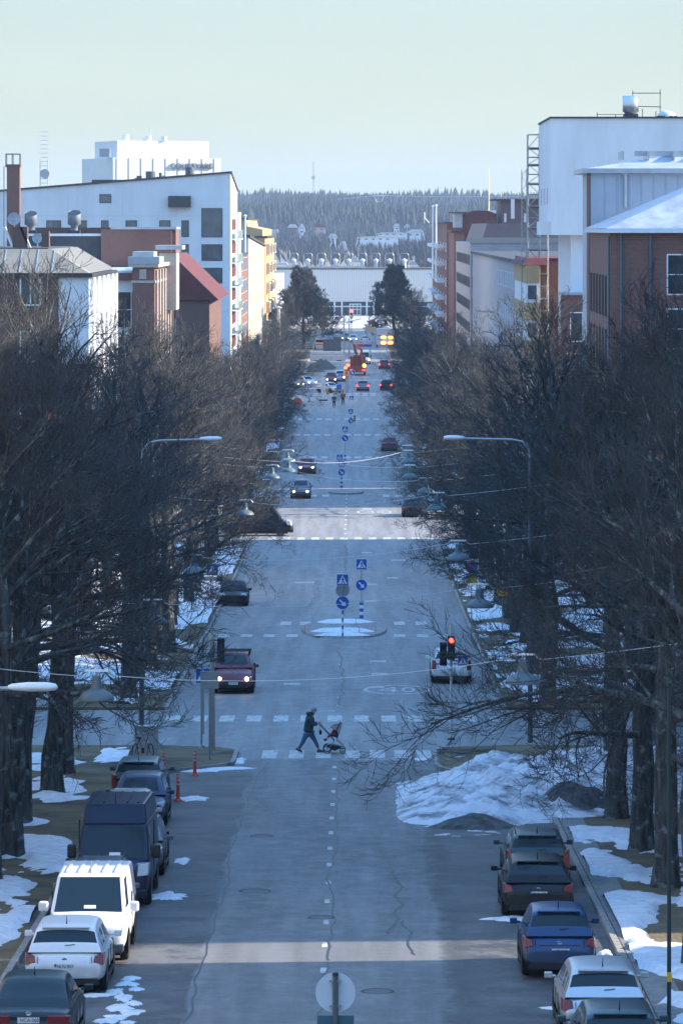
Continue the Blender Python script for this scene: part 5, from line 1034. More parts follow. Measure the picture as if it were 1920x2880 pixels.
def car(name, label, x, Y, face, col, L=4.3, W=1.79, H=1.46, kind='hatch', rear=None, lit=False, txt=None, detail=2, group=None, rz=0, cat='car', antenna=True, rails=False, lampy=None, emblem=None, rimm=rim_m, logo=True):
    """face 'away' = tail towards the camera.  (x,Y) is the bumper centre nearest the camera"""
    root = empty(name, (x, Y, gz(Y)+.002), 0, label, cat, group)
    sl = math.atan2(gz(Y+L)-gz(Y), L)
    if face == 'away': root.rotation_euler = (-sl*0, 0, R(180)+rz); d = Vector((math.sin(-rz)*-1, math.cos(rz), 0))*L; root.location = (x-L*math.sin(rz), Y+L*math.cos(rz), gz(Y+L)+.002)
    else: root.rotation_euler = (0,0,rz)
    root.rotation_euler[0] = sl if face != 'away' else -sl
    hw = W/2; r = {'van':.34,'hivan':.345,'suv':.345}.get(kind,.315); pm = col
    if kind in ('hatch','suv','mpv','wagon','sedan'):
        gc = .22 if kind != 'suv' else .26; bel = H*.62 if kind != 'suv' else H*.64
        hood = H*.60 if kind != 'mpv' else H*.63
        yc = L*.24 if kind != 'mpv' else L*.19
        tail = bel+.02 if kind != 'sedan' else bel+.03
        st = [(.0,.42,.60,hw*.62),(.05,.30,.68,hw*.82),(.22,.22,hood-.14,hw*.95),(.55,gc,hood-.06,hw*.985),(yc,gc,bel-.03,hw),(L*.45,gc,bel,hw),(L*.7,gc,bel+.01,hw),(L-.55,gc,tail,hw*.99),(L-.22,.26,tail-.01,hw*.965),(L-.09,.30,tail-(.05 if kind == 'sedan' else .14),hw*.93),(L-.015,.33,.66,hw*.88),(L,.38,.60,hw*.80)]
        loft(st, 'body', pm, root, W, sub=2)
        if kind == 'sedan': ya, yb, yc2, yd = L*.27, L*.43, L*.68, L*.84
        elif kind == 'mpv': ya, yb, yc2, yd = L*.17, L*.36, L*.90, L*.975
        elif kind == 'wagon': ya, yb, yc2, yd = L*.25, L*.41, L*.91, L*.975
        else: ya, yb, yc2, yd = L*.24, L*.42, L*.87, L*.965
        hb_, ht_ = hw*.90, hw*(.69 if kind != 'mpv' else .74); zr = H-.035
        B = [(-hb_,ya,bel-.05),(hb_,ya,bel-.05),(hb_*.97,yd,bel-.03),(-hb_*.97,yd,bel-.03)]; T = [(-ht_,yb,zr),(ht_,yb,zr),(ht_*.95,yc2,zr-.02),(-ht_*.95,yc2,zr-.02)]
        ym = (yb+yc2)/2; TM = [(-ht_*1.02,ym,zr+.03),(ht_*1.02,ym,zr+.03)]
        def gy(y, zt, wb, wt):
            zt = max(zt, bel+.0); k_ = (zt-bel)/(zr-bel); wt = wb+(wt-wb)*k_; hf = [(wb, bel-.08),(wb-.004, bel+.02*k_),(wb+(wt-wb)*.86, bel+(zt-bel)*.84),(wt-.02, zt-.025*k_),(wt*.80, zt+.012*k_),(wt*.4, zt+.030*k_),(0, zt+.035*k_)]
            return [(x_, y, z_) for x_, z_ in hf]+[(-x_, y, z_) for x_, z_ in hf[-2::-1]]
        hb_, ht_ = hw*.91, hw*(.72 if kind != 'mpv' else .77); dz_ = zr-bel; L1 = yb-ya; L2 = yd-yc2
        pil = yb+(yc2-yb)*.42; pil2 = yb+(yc2-yb)*.86
        ST = [(ya,bel,0),(ya+L1*.10,bel+dz_*.10,0),(ya+L1*.14,bel+dz_*.14,1),(ya+L1*.5,bel+dz_*.54,1),(yb-L1*.10,zr-dz_*.10,1),(yb,zr-.01,2),(yb+.12,zr+.005,3),(pil-.04,zr+.02,4),(pil+.04,zr+.02,5),(pil2-.05,zr+.0,4),(pil2+.04,zr-.01,5),(yc2-.03,zr-.03,6),(yc2+L2*.10,zr-.03-dz_*.10,7),(yc2+L2*.5,zr-.03-dz_*.45,8),(yd-L2*.30,bel+dz_*.36,8),(yd-L2*.22,bel+dz_*.27,9),(yd,bel,9)]
        b = MB()
        for y_, z_, _t in ST: b.v += gy(y_, z_, hb_*(1 if y_ < yc2 else .98), ht_*(1 if y_ < yc2 else .96))
        m_ = 13
        for i_ in range(len(ST)-1):
            ta = ST[i_][2]; 
            for k_ in range(m_-1):
                b.f.append((i_*m_+k_, i_*m_+k_+1, (i_+1)*m_+k_+1, (i_+1)*m_+k_)); top = k_ in (4,5,6,7); side = k_ in (1,10)
                rtop = k_ in (3,4,5,6,7,8)
                g_ = 1 if (top and i_ in (2,3)) or (rtop and i_ in (12,13)) or (top and i_ in (13,)) or (top and i_ == 12 and kind != 'none') or (side and i_ in (4,5,6,8,10)) or (side and i_ == 3) else 0
                b.m.append(g_)
        cab = b.build('cabin', [pm, car_glass], root, smooth=True, sub=2); zr += .02
        rw = cab
        if kind in ('hatch','wagon','mpv','suv'):
            g = MB(); g.tube([(0,yd-L2*.2+.02,bel+dz_*.27),(-.22,yd-L2*.26+.03,bel+dz_*.31)], .008, 4); g.build('wiper', black, rw)
            s_ = MB(); s_.box(-ht_*.80,ht_*.80,yc2-.04,yc2+.10,zr-.06,zr-.025); s_.build('spoiler', pm, root, bevel=.015)
        for sx in (-1,1):
            b = MB(); b.box(sx*(hw*.93),sx*(hw+.04),yc+.27,yc+.31,bel+.02,bel+.07); b.box(sx*(hw+.02),sx*(hw+.19),yc+.20,yc+.32,bel-.0,bel+.13); b.build('mirror', pm if lampy != 'darkmirror' else black, root, bevel=.04)
        arches(root, hw*.985, r, (L*.19, L*.19+L*.60)); wheels(root, L, hw*.99, r, L*.19, L*.79, rimm)
        if detail: 
            b = MB(); b.box(-hw*.6,hw*.6,-.015,.05,.30,.44); b.box(-hw*.45,hw*.45,-.01,.06,.50,.58); b.build('grille', black, root)
            b = MB(); b.box(-hw*.8,hw*.8,L-.06,L+.008,.22,.36); b.build('bumper_insert', black, root)
        hl = head_on if lit == 'head' else head_off; tl = tail_on if lit == 'tail' else tail_red
        for sx in (-1,1):
            b = MB(); b.hexa([(sx*hw*.52,.03,.60),(sx*hw*.88,.14,.62),(sx*hw*.93,.40,.64),(sx*hw*.55,.36,.62),(sx*hw*.55,.07,.73),(sx*hw*.90,.19,.77),(sx*hw*.94,.48,.80),(sx*hw*.56,.40,.77)]); b.build('headlight', head_off, root, bevel=.012)
            if lit == 'head': b = MB(); b.cyl((sx*hw*.66,-.0,.66), .085, .06, 12, 'y'); b.build('lamp_beam', head_on, root)
            b = MB(); zt = tail-.30; 
            if kind == 'sedan': b.box(sx*hw*.42,sx*hw*.93,L-.16,L-.02,zt+.05,zt+.22)
            elif kind == 'mpv' or kind == 'wagon': b.hexa([(sx*hw*.72,L-.16,zt-.02),(sx*hw*.97,L-.2,zt),(sx*hw*.95,L-.02,zt),(sx*hw*.74,L-.0,zt-.02),(sx*hw*.76,L-.2,zt+.42),(sx*hw*.96,L-.22,zt+.44),(sx*hw*.90,L-.06,zt+.42),(sx*hw*.78,L-.05,zt+.40)])
            else: b.hexa([(sx*hw*.68,L-.12,zt+.05),(sx*hw*.975,L-.34,zt+.02),(sx*hw*.94,L-.04,zt+.02),(sx*hw*.70,L-.03,zt+.07),(sx*hw*.70,L-.2,zt+.20),(sx*hw*.975,L-.4,zt+.27),(sx*hw*.92,L-.09,zt+.25),(sx*hw*.74,L-.07,zt+.21)])
            b.build('tail_light', tl, root, bevel=.012)
        if kind == 'sedan':
            b = MB(); b.box(-hw*.40,hw*.40,L-.09,L-.035,tail-.26,tail-.10); b.build('boot_panel', mat('boot_dark',(.02,.02,.025),.3), root)
            plate(root, txt, 0, L-.031, tail-.17, 1, eu=False) if txt else None
        elif txt: plate(root, txt if face == 'away' else None, 0, L-.02, .62 if emblem != 'low' else .52, 1)
        if face != 'away' and txt: plate(root, txt, 0, -.02, .47, -1)
        if logo and detail > 1:
            b = MB(); b.lathe((0,0,0),[(0,0),(.055,.004),(.06,0)],12); o = b.build('badge', mat('chrome',(.6,.62,.65),.2,.9), root); o.location = (0, L-.065 if kind != 'sedan' else L-.075, tail-.17 if kind != 'sedan' else tail-.045); o.rotation_euler = (R(-90),0,0); o.scale = (1,.7,1)
        if kind in ('hatch','suv','wagon','mpv') and detail > 1:
            b = MB(); b.box(-hw*.55,hw*.55,L-.085,L-.045,tail-.235,tail-.215); b.box(-hw*.66,-hw*.645,L-.08,L-.03,.66,tail-.1); b.box(hw*.645,hw*.66,L-.08,L-.03,.66,tail-.1); b.build('tailgate_seam', black, root)
        if detail:
            b = MB()
            for sx in (-1,1):
                for yy in (L*.30,L*.52,L*.72): b.box(sx*hw*.985,sx*hw*1.004,yy-.008,yy+.008,.34,bel-.05)
                b.box(sx*hw*.97,sx*hw*1.006,L*.27,L*.71,.20,.29)
            b.build('door_seams', black, root)
        if antenna: b = MB(); ay = yc2-.22; b.tube([(0,ay,zr-.0),(0,ay+.09,zr+.19)], [.016,.006], 5); b.build('antenna', black, root)
        if rails:
            b = MB()
            for sx in (-1,1): b.tube([(sx*ht_*.93,yb+.25,zr),(sx*ht_*.93,yb+.35,zr+.07),(sx*ht_*.9,yc2-.3,zr+.07),(sx*ht_*.9,yc2-.15,zr)], .02, 5)
            b.build('roof_rails', black if rails is True else rails, root)
    else:   # vans
        hi = kind == 'hivan'; L_ = L; zr = H; hood = 1.15 if hi else 1.08
        st = [(.0,.38,.72,hw*.70),(.06,.28,.86,hw*.86),(.25,.24,hood-.10,hw*.95),(.75,.24,hood,hw*.98),(1.1,.24,hood+.12,hw),(L*.5,.24,hood+.14,hw),(L-.1,.26,hood+.14,hw*.99),(L,.32,hood+.1,hw*.97)]
        loft(st, 'body', pm, root, W)
        ya, yb = (.72, 1.45) if hi else (.78, 1.65); zb_ = hood-.02; zw = 2.02 if hi else zr-.10
        B = [(-hw*.93,ya,zb_),(hw*.93,ya,zb_),(hw*.97,L-.06,zb_),(-hw*.97,L-.06,zb_)]
        if hi: T = [(-hw*.84,1.42,zw),(hw*.84,1.42,zw),(hw*.93,L-.1,zw),(-hw*.93,L-.1,zw)]
        else: T = [(-hw*.80,yb,zr-.03),(hw*.80,yb,zr-.03),(hw*.86,L-.12,zr-.03),(-hw*.86,L-.12,zr-.03)]
        b = MB(); b.hexa(B+T); cab = b.build('cabin', pm, root, bevel=.06)
        if hi:
            b = MB(); b.hexa([T[0],T[1],T[2],T[3],(-hw*.78,1.75,zr-.02),(hw*.78,1.75,zr-.02),(hw*.84,L-.2,zr-.02),(-hw*.84,L-.2,zr-.02)]); b.build('high_roof', pm, root, bevel=.07)
        rb = MB()
        for k in range(5): xx = -hw*.6+hw*1.2*k/4; rb.box(xx-.03,xx+.03,(1.9 if hi else 2.0),L-.4,zr-.035,zr+.005)
        rb.build('roof_ribs', pm, root)
        g = MB(); patch(g,[B[0],B[1],T[1],T[0]],.05,.95,.07,.93,.012); ws = g.build('windscreen', car_glass, root)
        g = MB(); P = [Vector(p) for p in (B[0],B[1],T[1],T[0])]; patch(g,P,.44,.60,.14,.22,.02); g.build('paper_slip', plate_m, ws)
        for sx in (0,1):
            P = [B[1],B[2],T[2],T[1]] if sx else [B[3],B[0],T[0],T[3]]; g = MB(); u0, u1 = (.05,.24)
            if not sx: u0, u1 = 1-u1, 1-u0
            patch(g,P,u0,u1,.16,.88,.012); 
            if lampy == 'windows':
                u0, u1 = .30,.52
                if not sx: u0, u1 = 1-u1, 1-u0
                patch(g,P,u0,u1,.3,.85,.012)
            g.build('side_window', car_glass, root)
        for sx in (-1,1):
            b = MB(); b.box(sx*(hw*.99),sx*(hw+.22),1.0,1.14,hood+.02,hood+(.38 if hi else .26)); b.build('mirror', black if hi or lampy == 'darkmirror' else pm, root, bevel=.05)
            b = MB(); hz = (.80,1.12) if hi else (.74,.92)
            b.hexa([(sx*hw*(.66 if hi else .50),.04,hz[0]),(sx*hw*.93,.12,hz[0]+.02),(sx*hw*.965,.42,hz[0]+.06),(sx*hw*.6,.4,hz[0]),(sx*hw*(.70 if hi else .56),.13,hz[1]-.03),(sx*hw*.94,.22,hz[1]),(sx*hw*.97,.55,hz[1]),(sx*hw*.62,.5,hz[1]-.02)]); b.build('headlight', head_off, root, bevel=.015)
            if lit == 'head': b = MB(); b.cyl((sx*hw*.78,.0,.80), .10, .07, 12, 'y'); b.build('lamp_beam', head_on, root)
        b = MB(); b.box(-hw*.55,hw*.55,-.02,.05,.46,.60); b.hexa([(-hw*.5,-.0,.70),(hw*.5,-.0,.70),(hw*.5,.2,.70),(-hw*.5,.2,.70),(-hw*.62,.06,.80),(hw*.62,.06,.80),(hw*.62,.3,.80),(-hw*.62,.3,.80)]); b.build('grille', black, root)
        b = MB(); b.box(-hw*.9,hw*.9,-.03,.3,.26,.46); b.build('bumper', mat('bumper_grey',(.10,.11,.12),.6) if not hi else pm, root, bevel=.03)
        arches(root, hw*.995, r, (.95, L-1.15)); wheels(root, L, hw, r, .95, L-1.15, rimm)
        b = MB(); b.box(-hw*.8,hw*.8,L-.02,L+.02,1.2,zr-.45); b.build('rear_window', car_glass, root)
        if antenna: b = MB(); b.tube([(0,yb+.15,zr-.02),(0,yb+.3,zr+.25)], [.015,.006], 5); b.build('antenna', black, root)
        if txt: plate(root, txt, 0, -.03, .53, -1)
        b = MB()
        for sx in (-1,1): b.box(sx*(hw*.965),sx*(hw*1.003),2.35,2.37,.45,zr-.5)
        b.build('door_seam', black, root)
    b = MB(); b.box(-hw*.82,hw*.82,.4,L-.4,.16,.30); b.build('underbody', black, root)
    return root
P_green = paintm('dark_green', (.015,.03,.035)); P_white = paintm('white', (.74,.76,.78)); P_grey = paintm('grey', (.16,.17,.19), .4); P_navy = paintm('navy', (.008,.018,.05)); P_black = paintm('black', (.004,.006,.010))
P_blue = paintm('blue', (.008,.045,.15), .2); P_silver = paintm('silver', (.50,.52,.55), .6); P_dblue = paintm('dark_blue', (.015,.03,.11)); P_red = paintm('maroon', (.16,.02,.035), .2); P_teal = paintm('teal', (.03,.07,.09), .3); P_orange = paintm('orange', (.30,.07,.03))
def nx2x(nx, Y): return X(nx, Y)
GL, GR = 'cars parked along the left kerb', 'cars parked along the right kerb'
def pc(nm, lab, nx, Y, face, col, **k): return car(nm, lab, X(nx, Y), Y, face, col, **k)
pc('parked_sedan','old dark green sedan with plate NCA-360 in the bottom left corner',80,85.3,'away',P_green,L=4.7,W=1.79,H=1.42,kind='sedan',txt='NCA-360',group=GL)
pc('parked_hatchback','white hatchback with plate NLN-865 seen from behind',181,94.2,'away',P_white,L=4.36,W=1.83,H=1.48,kind='hatch',txt='NLN-865',group=GL)
pc('parked_van','white panel van with ribbed roof facing the camera',242,99.3,'front',P_white,L=4.9,W=1.92,H=1.93,kind='van',cat='van',group=GL)
pc('parked_wagon','grey estate with roof rails, only its roof showing behind the white van',262,105.4,'front',P_grey,L=4.4,W=1.78,H=1.50,kind='wagon',group=GL,rails=True)
pc('parked_van','tall dark blue high-roof van with black mirrors',314,110.6,'front',P_navy,L=5.6,W=2.0,H=2.55,kind='hivan',cat='van',group=GL)
pc('parked_hatchback','grey hatchback half hidden behind the tall dark blue van',372,117.9,'front',P_grey,L=4.2,W=1.76,H=1.47,kind='hatch',group=GL)
pc('parked_hatchback','white hatchback between the grey one and the dark blue one',352,126.4,'front',P_silver,L=4.0,W=1.72,H=1.45,kind='hatch',group=GL)
pc('parked_hatchback','dark blue hatchback second from the far end of the left line',389,132.0,'front',P_dblue,L=4.1,W=1.76,H=1.5,kind='hatch',group=GL)
pc('parked_wagon','dark teal estate at the far end of the left line by the red posts',387,138.6,'away',P_teal,L=4.5,W=1.78,H=1.49,kind='wagon',group=GL,rails=False)
pc('parked_hatchback','dark car with shiny roof cut off by the bottom right edge',1748,81.0,'away',P_teal,L=4.2,W=1.80,H=1.48,kind='hatch',txt=None,group=GR)
pc('parked_hatchback','silver hatchback with wide tail lights behind the blue hatchback',1700,87.2,'away',P_silver,L=4.4,W=1.82,H=1.47,kind='hatch',group=GR)
pc('parked_hatchback','bright blue small hatchback with plate NIF-939',1573,96.8,'away',P_blue,L=3.65,W=1.70,H=1.53,kind='hatch',txt='NIF-939',group=GR)
pc('parked_hatchback','black hatchback with plate SNA-676',1514,108.2,'away',P_black,L=4.35,W=1.85,H=1.44,kind='hatch',txt='SNA-676',group=GR)
pc('parked_wagon','dark estate with roof rails, farthest in the right line',1512,114.5,'away',P_teal,L=4.5,W=1.8,H=1.5,kind='wagon',group=GR,rails=True)
q = pc('driving_suv','maroon SUV with lit headlights and roof bars driving towards the camera',655,187.5,'front',P_red,L=4.4,W=1.84,H=1.70,kind='suv',lit='head',txt='JLT-677')
b = MB()
for yy in (1.9,2.9): b.tube([(-.75,yy,1.77),(.75,yy,1.77)], .03, 6); b.box(-.72,-.64,yy-.05,yy+.05,1.60,1.77); b.box(.64,.72,yy-.05,yy+.05,1.60,1.77)
b.build('roof_bars', black, q)
pc('driving_estate','white estate car waiting on the right behind the red light',1269,193.2,'away',P_white,L=4.7,W=1.85,H=1.5,kind='wagon')
v = car('crossing_van','black van crossing from the left side street into the sunlit junction',X(823,331),331.5,'front',P_black,L=5.6,W=2.0,H=2.6,kind='hivan',cat='van',lampy='windows'); v.rotation_euler = (0,0,R(90)); v.location = (X(823,331),332.5,gz(331.5))
pc('driving_mpv','grey people carrier driving towards the camera at the far crossing',845,383,'front',P_grey,L=4.5,W=1.84,H=1.64,kind='mpv',lit='head',detail=1)
pc('driving_hatchback','dark car with one bright headlight behind the grey people carrier',862,418,'front',P_red,L=4.2,W=1.78,H=1.47,kind='hatch',lit='head',detail=1)
pc('parked_sedan','dark sedan parked under the left trees past the near junction',655,252,'front',P_black,L=4.5,W=1.78,H=1.43,kind='sedan',group='cars parked past the junction',detail=1)
pc('parked_sedan','black car parked under the right trees by the sunlit junction',1160,356,'away',P_black,L=4.5,W=1.78,H=1.43,kind='sedan',group='cars parked past the junction',detail=1)
pc('parked_sedan','dark red car almost hidden in the right trees beyond the junction',1095,455,'away',P_red,L=4.5,W=1.78,H=1.43,kind='sedan',group='cars parked past the junction',detail=1)
far = [('queued_sedan','silver saloon turning across the far junction, largest of the queue',952,600,'front',P_silver,'sedan',None,R(38)),('queued_hatchback','grey car with red tail lights waiting right of the silver saloon',1020,606,'away',P_grey,'hatch','tail',0),
 ('queued_hatchback','dark car with red tail lights by the right trees at the far junction',1084,609,'away',P_black,'hatch','tail',R(-8)),('queued_suv','dark red SUV with one bright headlight at the far junction',931,632,'front',P_red,'suv','head',0),
 ('queued_suv','white-fronted dark SUV beside the dark red one',956,640,'front',P_silver,'suv','head',0),('queued_hatchback','white car behind the left barrier at the far junction',880,622,'front',P_white,'hatch','head',R(30)),
 ('queued_hatchback','pale car with red stripe leftmost at the far junction',846,616,'front',P_silver,'hatch','head',R(55)),('far_hatchback','dark red car by the right trees beyond the work truck',1080,690,'away',P_red,'hatch','tail',0),
 ('far_suv','darker left one of two white cars before the sunlit plaza',972,858,'front',P_grey,'suv','head',0),('far_hatchback','right one of two white cars before the sunlit plaza',993,850,'front',P_white,'hatch','head',0),('far_mpv','white car with dark rear window before the sunlit plaza',1027,842,'away',P_white,'mpv',None,0)]
for nm, lab, nx, Y, face, col, kd, lit, rz in far:
    car(nm, lab, X(nx,Y), Y, face, col, L=4.4, W=1.8, H=1.5 if kd != 'suv' else 1.65, kind=kd, lit=lit, detail=0, rz=rz, logo=False, antenna=False, group='cars queuing at the far junction')
car('delivery_van','white delivery van with lit headlights at the far road works',X(1024,712),712,'front',P_white,L=5.2,W=2.0,H=2.3,kind='hivan',lit='head',cat='van',antenna=False)
# roadworks truck, sign trailer, dark container, tilted board, red white lorry
def worktruck():
    Y = 664; x = X(1006,Y); e = empty('crane_truck',(x,Y,gz(Y)),0,'orange crane truck with folded boom and amber beacon at the road works','truck')
    b = MB(); b.box(-1.2,1.2,0,5,.9,1.25); b.build('deck', P_orange, e); b = MB(); b.box(-1.25,1.25,-.1,.15,.5,1.5); b.build('tailboard', P_orange, e)
    b = MB(); b.box(-1.2,1.2,5,7,.6,2.9); b.build('cab', P_orange, e, bevel=.1); b = MB(); b.box(-.7,.5,2.6,4.2,1.26,3.1); b.build('crane_column', mat('machine_brown',(.14,.05,.03),.6), e, bevel=.1)
    b = MB(); b.tube([(-.2,3.2,3.2),(-.7,3.0,4.9),(.5,2.4,4.0),(.8,2.2,2.2)], .22, 6); b.build('boom', P_orange, e)
    b = MB(); b.cyl((1.0,-.15,1.55), .28, .12, 12, 'y'); b.build('beacon', amber_on, e); b = MB(); b.box(.7,1.15,-.14,-.1,.75,.95); b.box(-1.15,-.8,-.14,-.1,.75,.95); b.build('tail_light', tail_on, e)
    wheels(e, 7, 1.2, .5, 1.2, 5.8, mat('steel_rim',(.2,.2,.2),.6), .3)
worktruck()
Y = 815; e = empty('works_trailer',(X(1083,Y),Y,gz(Y)),0,'white road works trailer with four amber flashing lamps','trailer'); b = MB(); b.box(-1.7,1.7,0,3.2,.5,3.1); b.box(-1.7,.9,0,3,3.103,3.6); b.build('box_body', white_paint, e, bevel=.04)
for xx, zz in ((-.35,1.9),(1.0,1.9),(-.35,.85),(1.0,.85)): b = MB(); b.box(xx-.38,xx+.38,-.12,0,zz-.2,zz+.2); b.build('amber_lamp', amber_on, e, bevel=.05)
wheels(e, 3, 1.7, .35, 1.0, 2.2, tw=.25)
b = MB(); b.box(-1.6,-.5,-.02,0,2.2,2.3); b.box(-1.6,-.5,-.02,0,1.5,1.6); b.build('stripes', sign_blue, e)
Y = 790; e = empty('site_container',(X(934,Y),Y,gz(Y)),0,'dark grey-blue stepped site container left of the banner','container'); b = MB(); b.box(-1.7,.15,0,3,0,2.15); b.box(.153,1.65,0,3,0,2.65); b.build('box_body', mat('container_blue',(.06,.09,.12),.6,var=.1), e, bevel=.03); b = MB(); b.box(-1.6,1.6,-.03,0,.1,.16); b.box(-1.6,1.6,-.03,0,1.9,1.96); b.build('ribs', frame_dark, e)
Y = 800; e = empty('lorry',(X(898,Y),Y,gz(Y)),0,'white lorry with orange stripe behind the dark site container','truck'); b = MB(); b.box(-.8,.9,0,5,.5,2.0); b.build('box_body', white_paint, e, bevel=.08); b = MB(); b.box(-.8,.9,-.03,0,.85,1.05); b.build('stripe', orange_plastic, e); b = MB(); b.box(-.65,.75,-.03,0,1.35,1.8); b.build('windscreen', car_glass, e); wheels(e, 5, .9, .4, .9, 4.0)
Y = 780; e = empty('banner_board',(X(1018,Y),Y,gz(Y)),0,'roadside banner with TAMPERE-TALO over red and blue bands','banner'); s = Y/12000
b = MB(); b.box(-26*s,26*s,-.1,0,(1.0),(1.0)+17*s); b.build('board', white_paint, e); b = MB(); b.box(-16*s,5*s,-.14,-.103,1.05,1.0+8*s); b.build('red_band', sign_red, e); b = MB(); b.box(5.1*s,26*s,-.14,-.103,1.05,1.0+8*s); b.build('blue_band', sign_blue, e)
text_mesh('TAMPERE-TALO', .52, sign_blue, 'lettering', e, (0,-.13,1.0+12.2*s), (R(90),0,0)); b = MB(); b.tube([(-1.5,0,0),(-1.5,0,1.1)], .06, 5); b.tube([(1.5,0,0),(1.5,0,1.1)], .06, 5); b.build('legs', steel, e)
Y = 835; e = empty('direction_board',(X(1043,Y),Y,gz(Y)),0,'tilted pale direction board left of the works trailer','sign'); b = MB(); b.hexa([(-1.1,-.05,2.6),(1.0,-.05,2.1),(1.0,0,2.1),(-1.1,0,2.6),(-1.1,-.05,3.7),(1.0,-.05,3.2),(1.0,0,3.2),(-1.1,0,3.7)]); b.build('panel', cream_wall, e); b = MB(); b.tube([(-.8,0.03,0),(-.8,.03,3.4)], .06, 5); b.tube([(.8,.03,0),(.8,.03,3)], .06, 5); b.build('legs', steel, e)
# ------------------------------------------------------------------ road signs
def sq_sign(par, z, s, ang=0, y=-.06):
    b = MB(); b.box(-s/2,s/2,y,y+.02,z-s/2,z+s/2); p = b.build('crossing_sign', sign_white, par, bevel=.01)
    m = MB(); q = s*.46; m.box(-q,q,y-.006,y-.002,z-q,z+q); m.build('blue_field', sign_blue, p)
    m = MB(); m.prism([(-s*.40,z-s*.34),(s*.40,z-s*.34),(0,z+s*.40)], y-.012, y-.008); m.build('white_triangle', sign_white, p)
    m = MB(); k = s/.64      # walking figure and stripes
    for a in (((-.03,-.18),(.015,-.02)),((.12,-.18),(.02,-.02)),((.015,-.03),(.01,.09)),((-.06,.0),(.01,.08)),((.09,.01),(.01,.08))):
        (xa,za),(xb,zb_) = a; d = Vector((xb-xa,zb_-za)).normalized(); nx_ = Vector((-d.y,d.x))*.018
        m.add([((xa+nx_.x)*k,y-.016,z+(za+nx_.y)*k),((xb+nx_.x)*k,y-.016,z+(zb_+nx_.y)*k),((xb-nx_.x)*k,y-.016,z+(zb_-nx_.y)*k),((xa-nx_.x)*k,y-.016,z+(za-nx_.y)*k)],[(0,1,2,3)])
    m.poly([(.012*k+.032*k*math.cos(t*math.pi/5),y-.016,z+(.125+.032*math.sin(t*math.pi/5))*k) for t in range(10)])
    for xx in (-.17,-.07,.06,.16): m.add([((xx)*k,y-.015,z-.21*k),((xx+.045)*k,y-.015,z-.21*k),((xx+.035)*k,y-.015,z-.175*k),((xx-.005)*k,y-.015,z-.175*k)],[(0,1,2,3)])
    m.build('pedestrian_figure', sign_black, p); return p
def round_sign(par, z, r, y=-.06):
    n = 32; b = MB(); b.cyl((0,y,z), r, .02, n, 'y'); p = b.build('keep_right_sign', sign_white, par); m = MB(); m.cyl((0,y-.006,z), r*.94, .004, n, 'y'); m.build('blue_field', sign_blue, p)
    m = MB(); d = Vector((.707,-.707)); w_ = r*.11; nr = Vector((.707,.707)); c = lambda a, b_: (d.x*a+nr.x*b_, y-.010, z+d.y*a+nr.y*b_)
    m.poly([c(-.62*r,-w_),c(-.62*r,w_),c(.35*r,w_),c(.35*r,-w_)]); m.poly([c(.68*r,0),c(.12*r,.42*r),c(.12*r,.17*r),c(.36*r,.0),c(.12*r,-.17*r),c(.12*r,-.42*r)]); m.build('arrow', sign_white, p); return p
def stripepost(par, z0, z1, r, n, flat=False):
    h = (z1-z0)/n
    for i in range(n):
        b = MB()
        if flat: b.box(-r,r,-.05,.02,z0+i*h,z0+(i+1)*h-.001)
        else: b.tube([(0,0,z0+i*h),(0,0,z0+(i+1)*h-.001)], r, 10)
        b.build('post_band', sign_white if i % 2 else sign_blue, par)
def tube_part(par, name, pts, r, m, n=8): b = MB(); b.tube(pts, r, n); return b.build(name, m, par)
IG = 'crossing and keep-right sign posts on the centre line'
def Zl(ny, Y): return Z(ny,Y)-gz(Y)
def island_post(nx, Y, sq_ny, rd_ny, lab, sq=.64, rd=.34, stripe='tube', back=False):
    e = empty('island_sign', (X(nx,Y),Y,gz(Y)+.1), 0, lab, 'road sign', IG); zs = Zl(sq_ny,Y)-.1; zr_ = Zl(rd_ny,Y)-.1 if rd_ny else None
    top = zs if sq_ny else zr_+.3
    zst = (zr_ or zs)-.36
    tube_part(e,'pole',[(0,0,0 if stripe != 'tube' else zst*.98),(0,0,top)],.03,steel)
    if stripe == 'tube': stripepost(e, 0, zst*.97, .045, 7)
    elif stripe == 'flat': stripepost(e, .12, 1.05, .11, 5, True)
    if sq_ny: sq_sign(e, zs, sq)
    if rd_ny: round_sign(e, zr_, rd)
    if back: b = MB(); b.cyl((0,.05,(zs+zr_)/2+.05), .36, .02, 28, 'y'); b.build('sign_back', mat('sign_back',(.30,.33,.36),.5,.3), e)
    return e
island_post(963, 224, 1631, 1695, 'larger near crossing and keep-right sign on the snowy island', .64, .36, 'tube', True)
island_post(1016, 238, 1587, 1645, 'slightly farther crossing and keep-right sign with striped flat post', .62, .33, 'flat')
island_post(960, 396, 1304, 1328, 'sign post on the grey far island with crossing and round sign', .60, .33, 'flat')
island_post(955, 412, 1286, None, 'single crossing sign just above the grey far island', .60, .33, 'none')
island_post(970, 430, 1207, 1232, 'fourth crossing and keep-right sign post up the centre line', .62, .34, 'flat')
island_post(986, 505, 1157, 1183, 'fifth sign post with yellow and black marker beside it', .60, .33, 'none')
island_post(988, 578, 1119, 1133, 'farthest crossing and keep-right sign post, by the walkers', .62, .35, 'none')
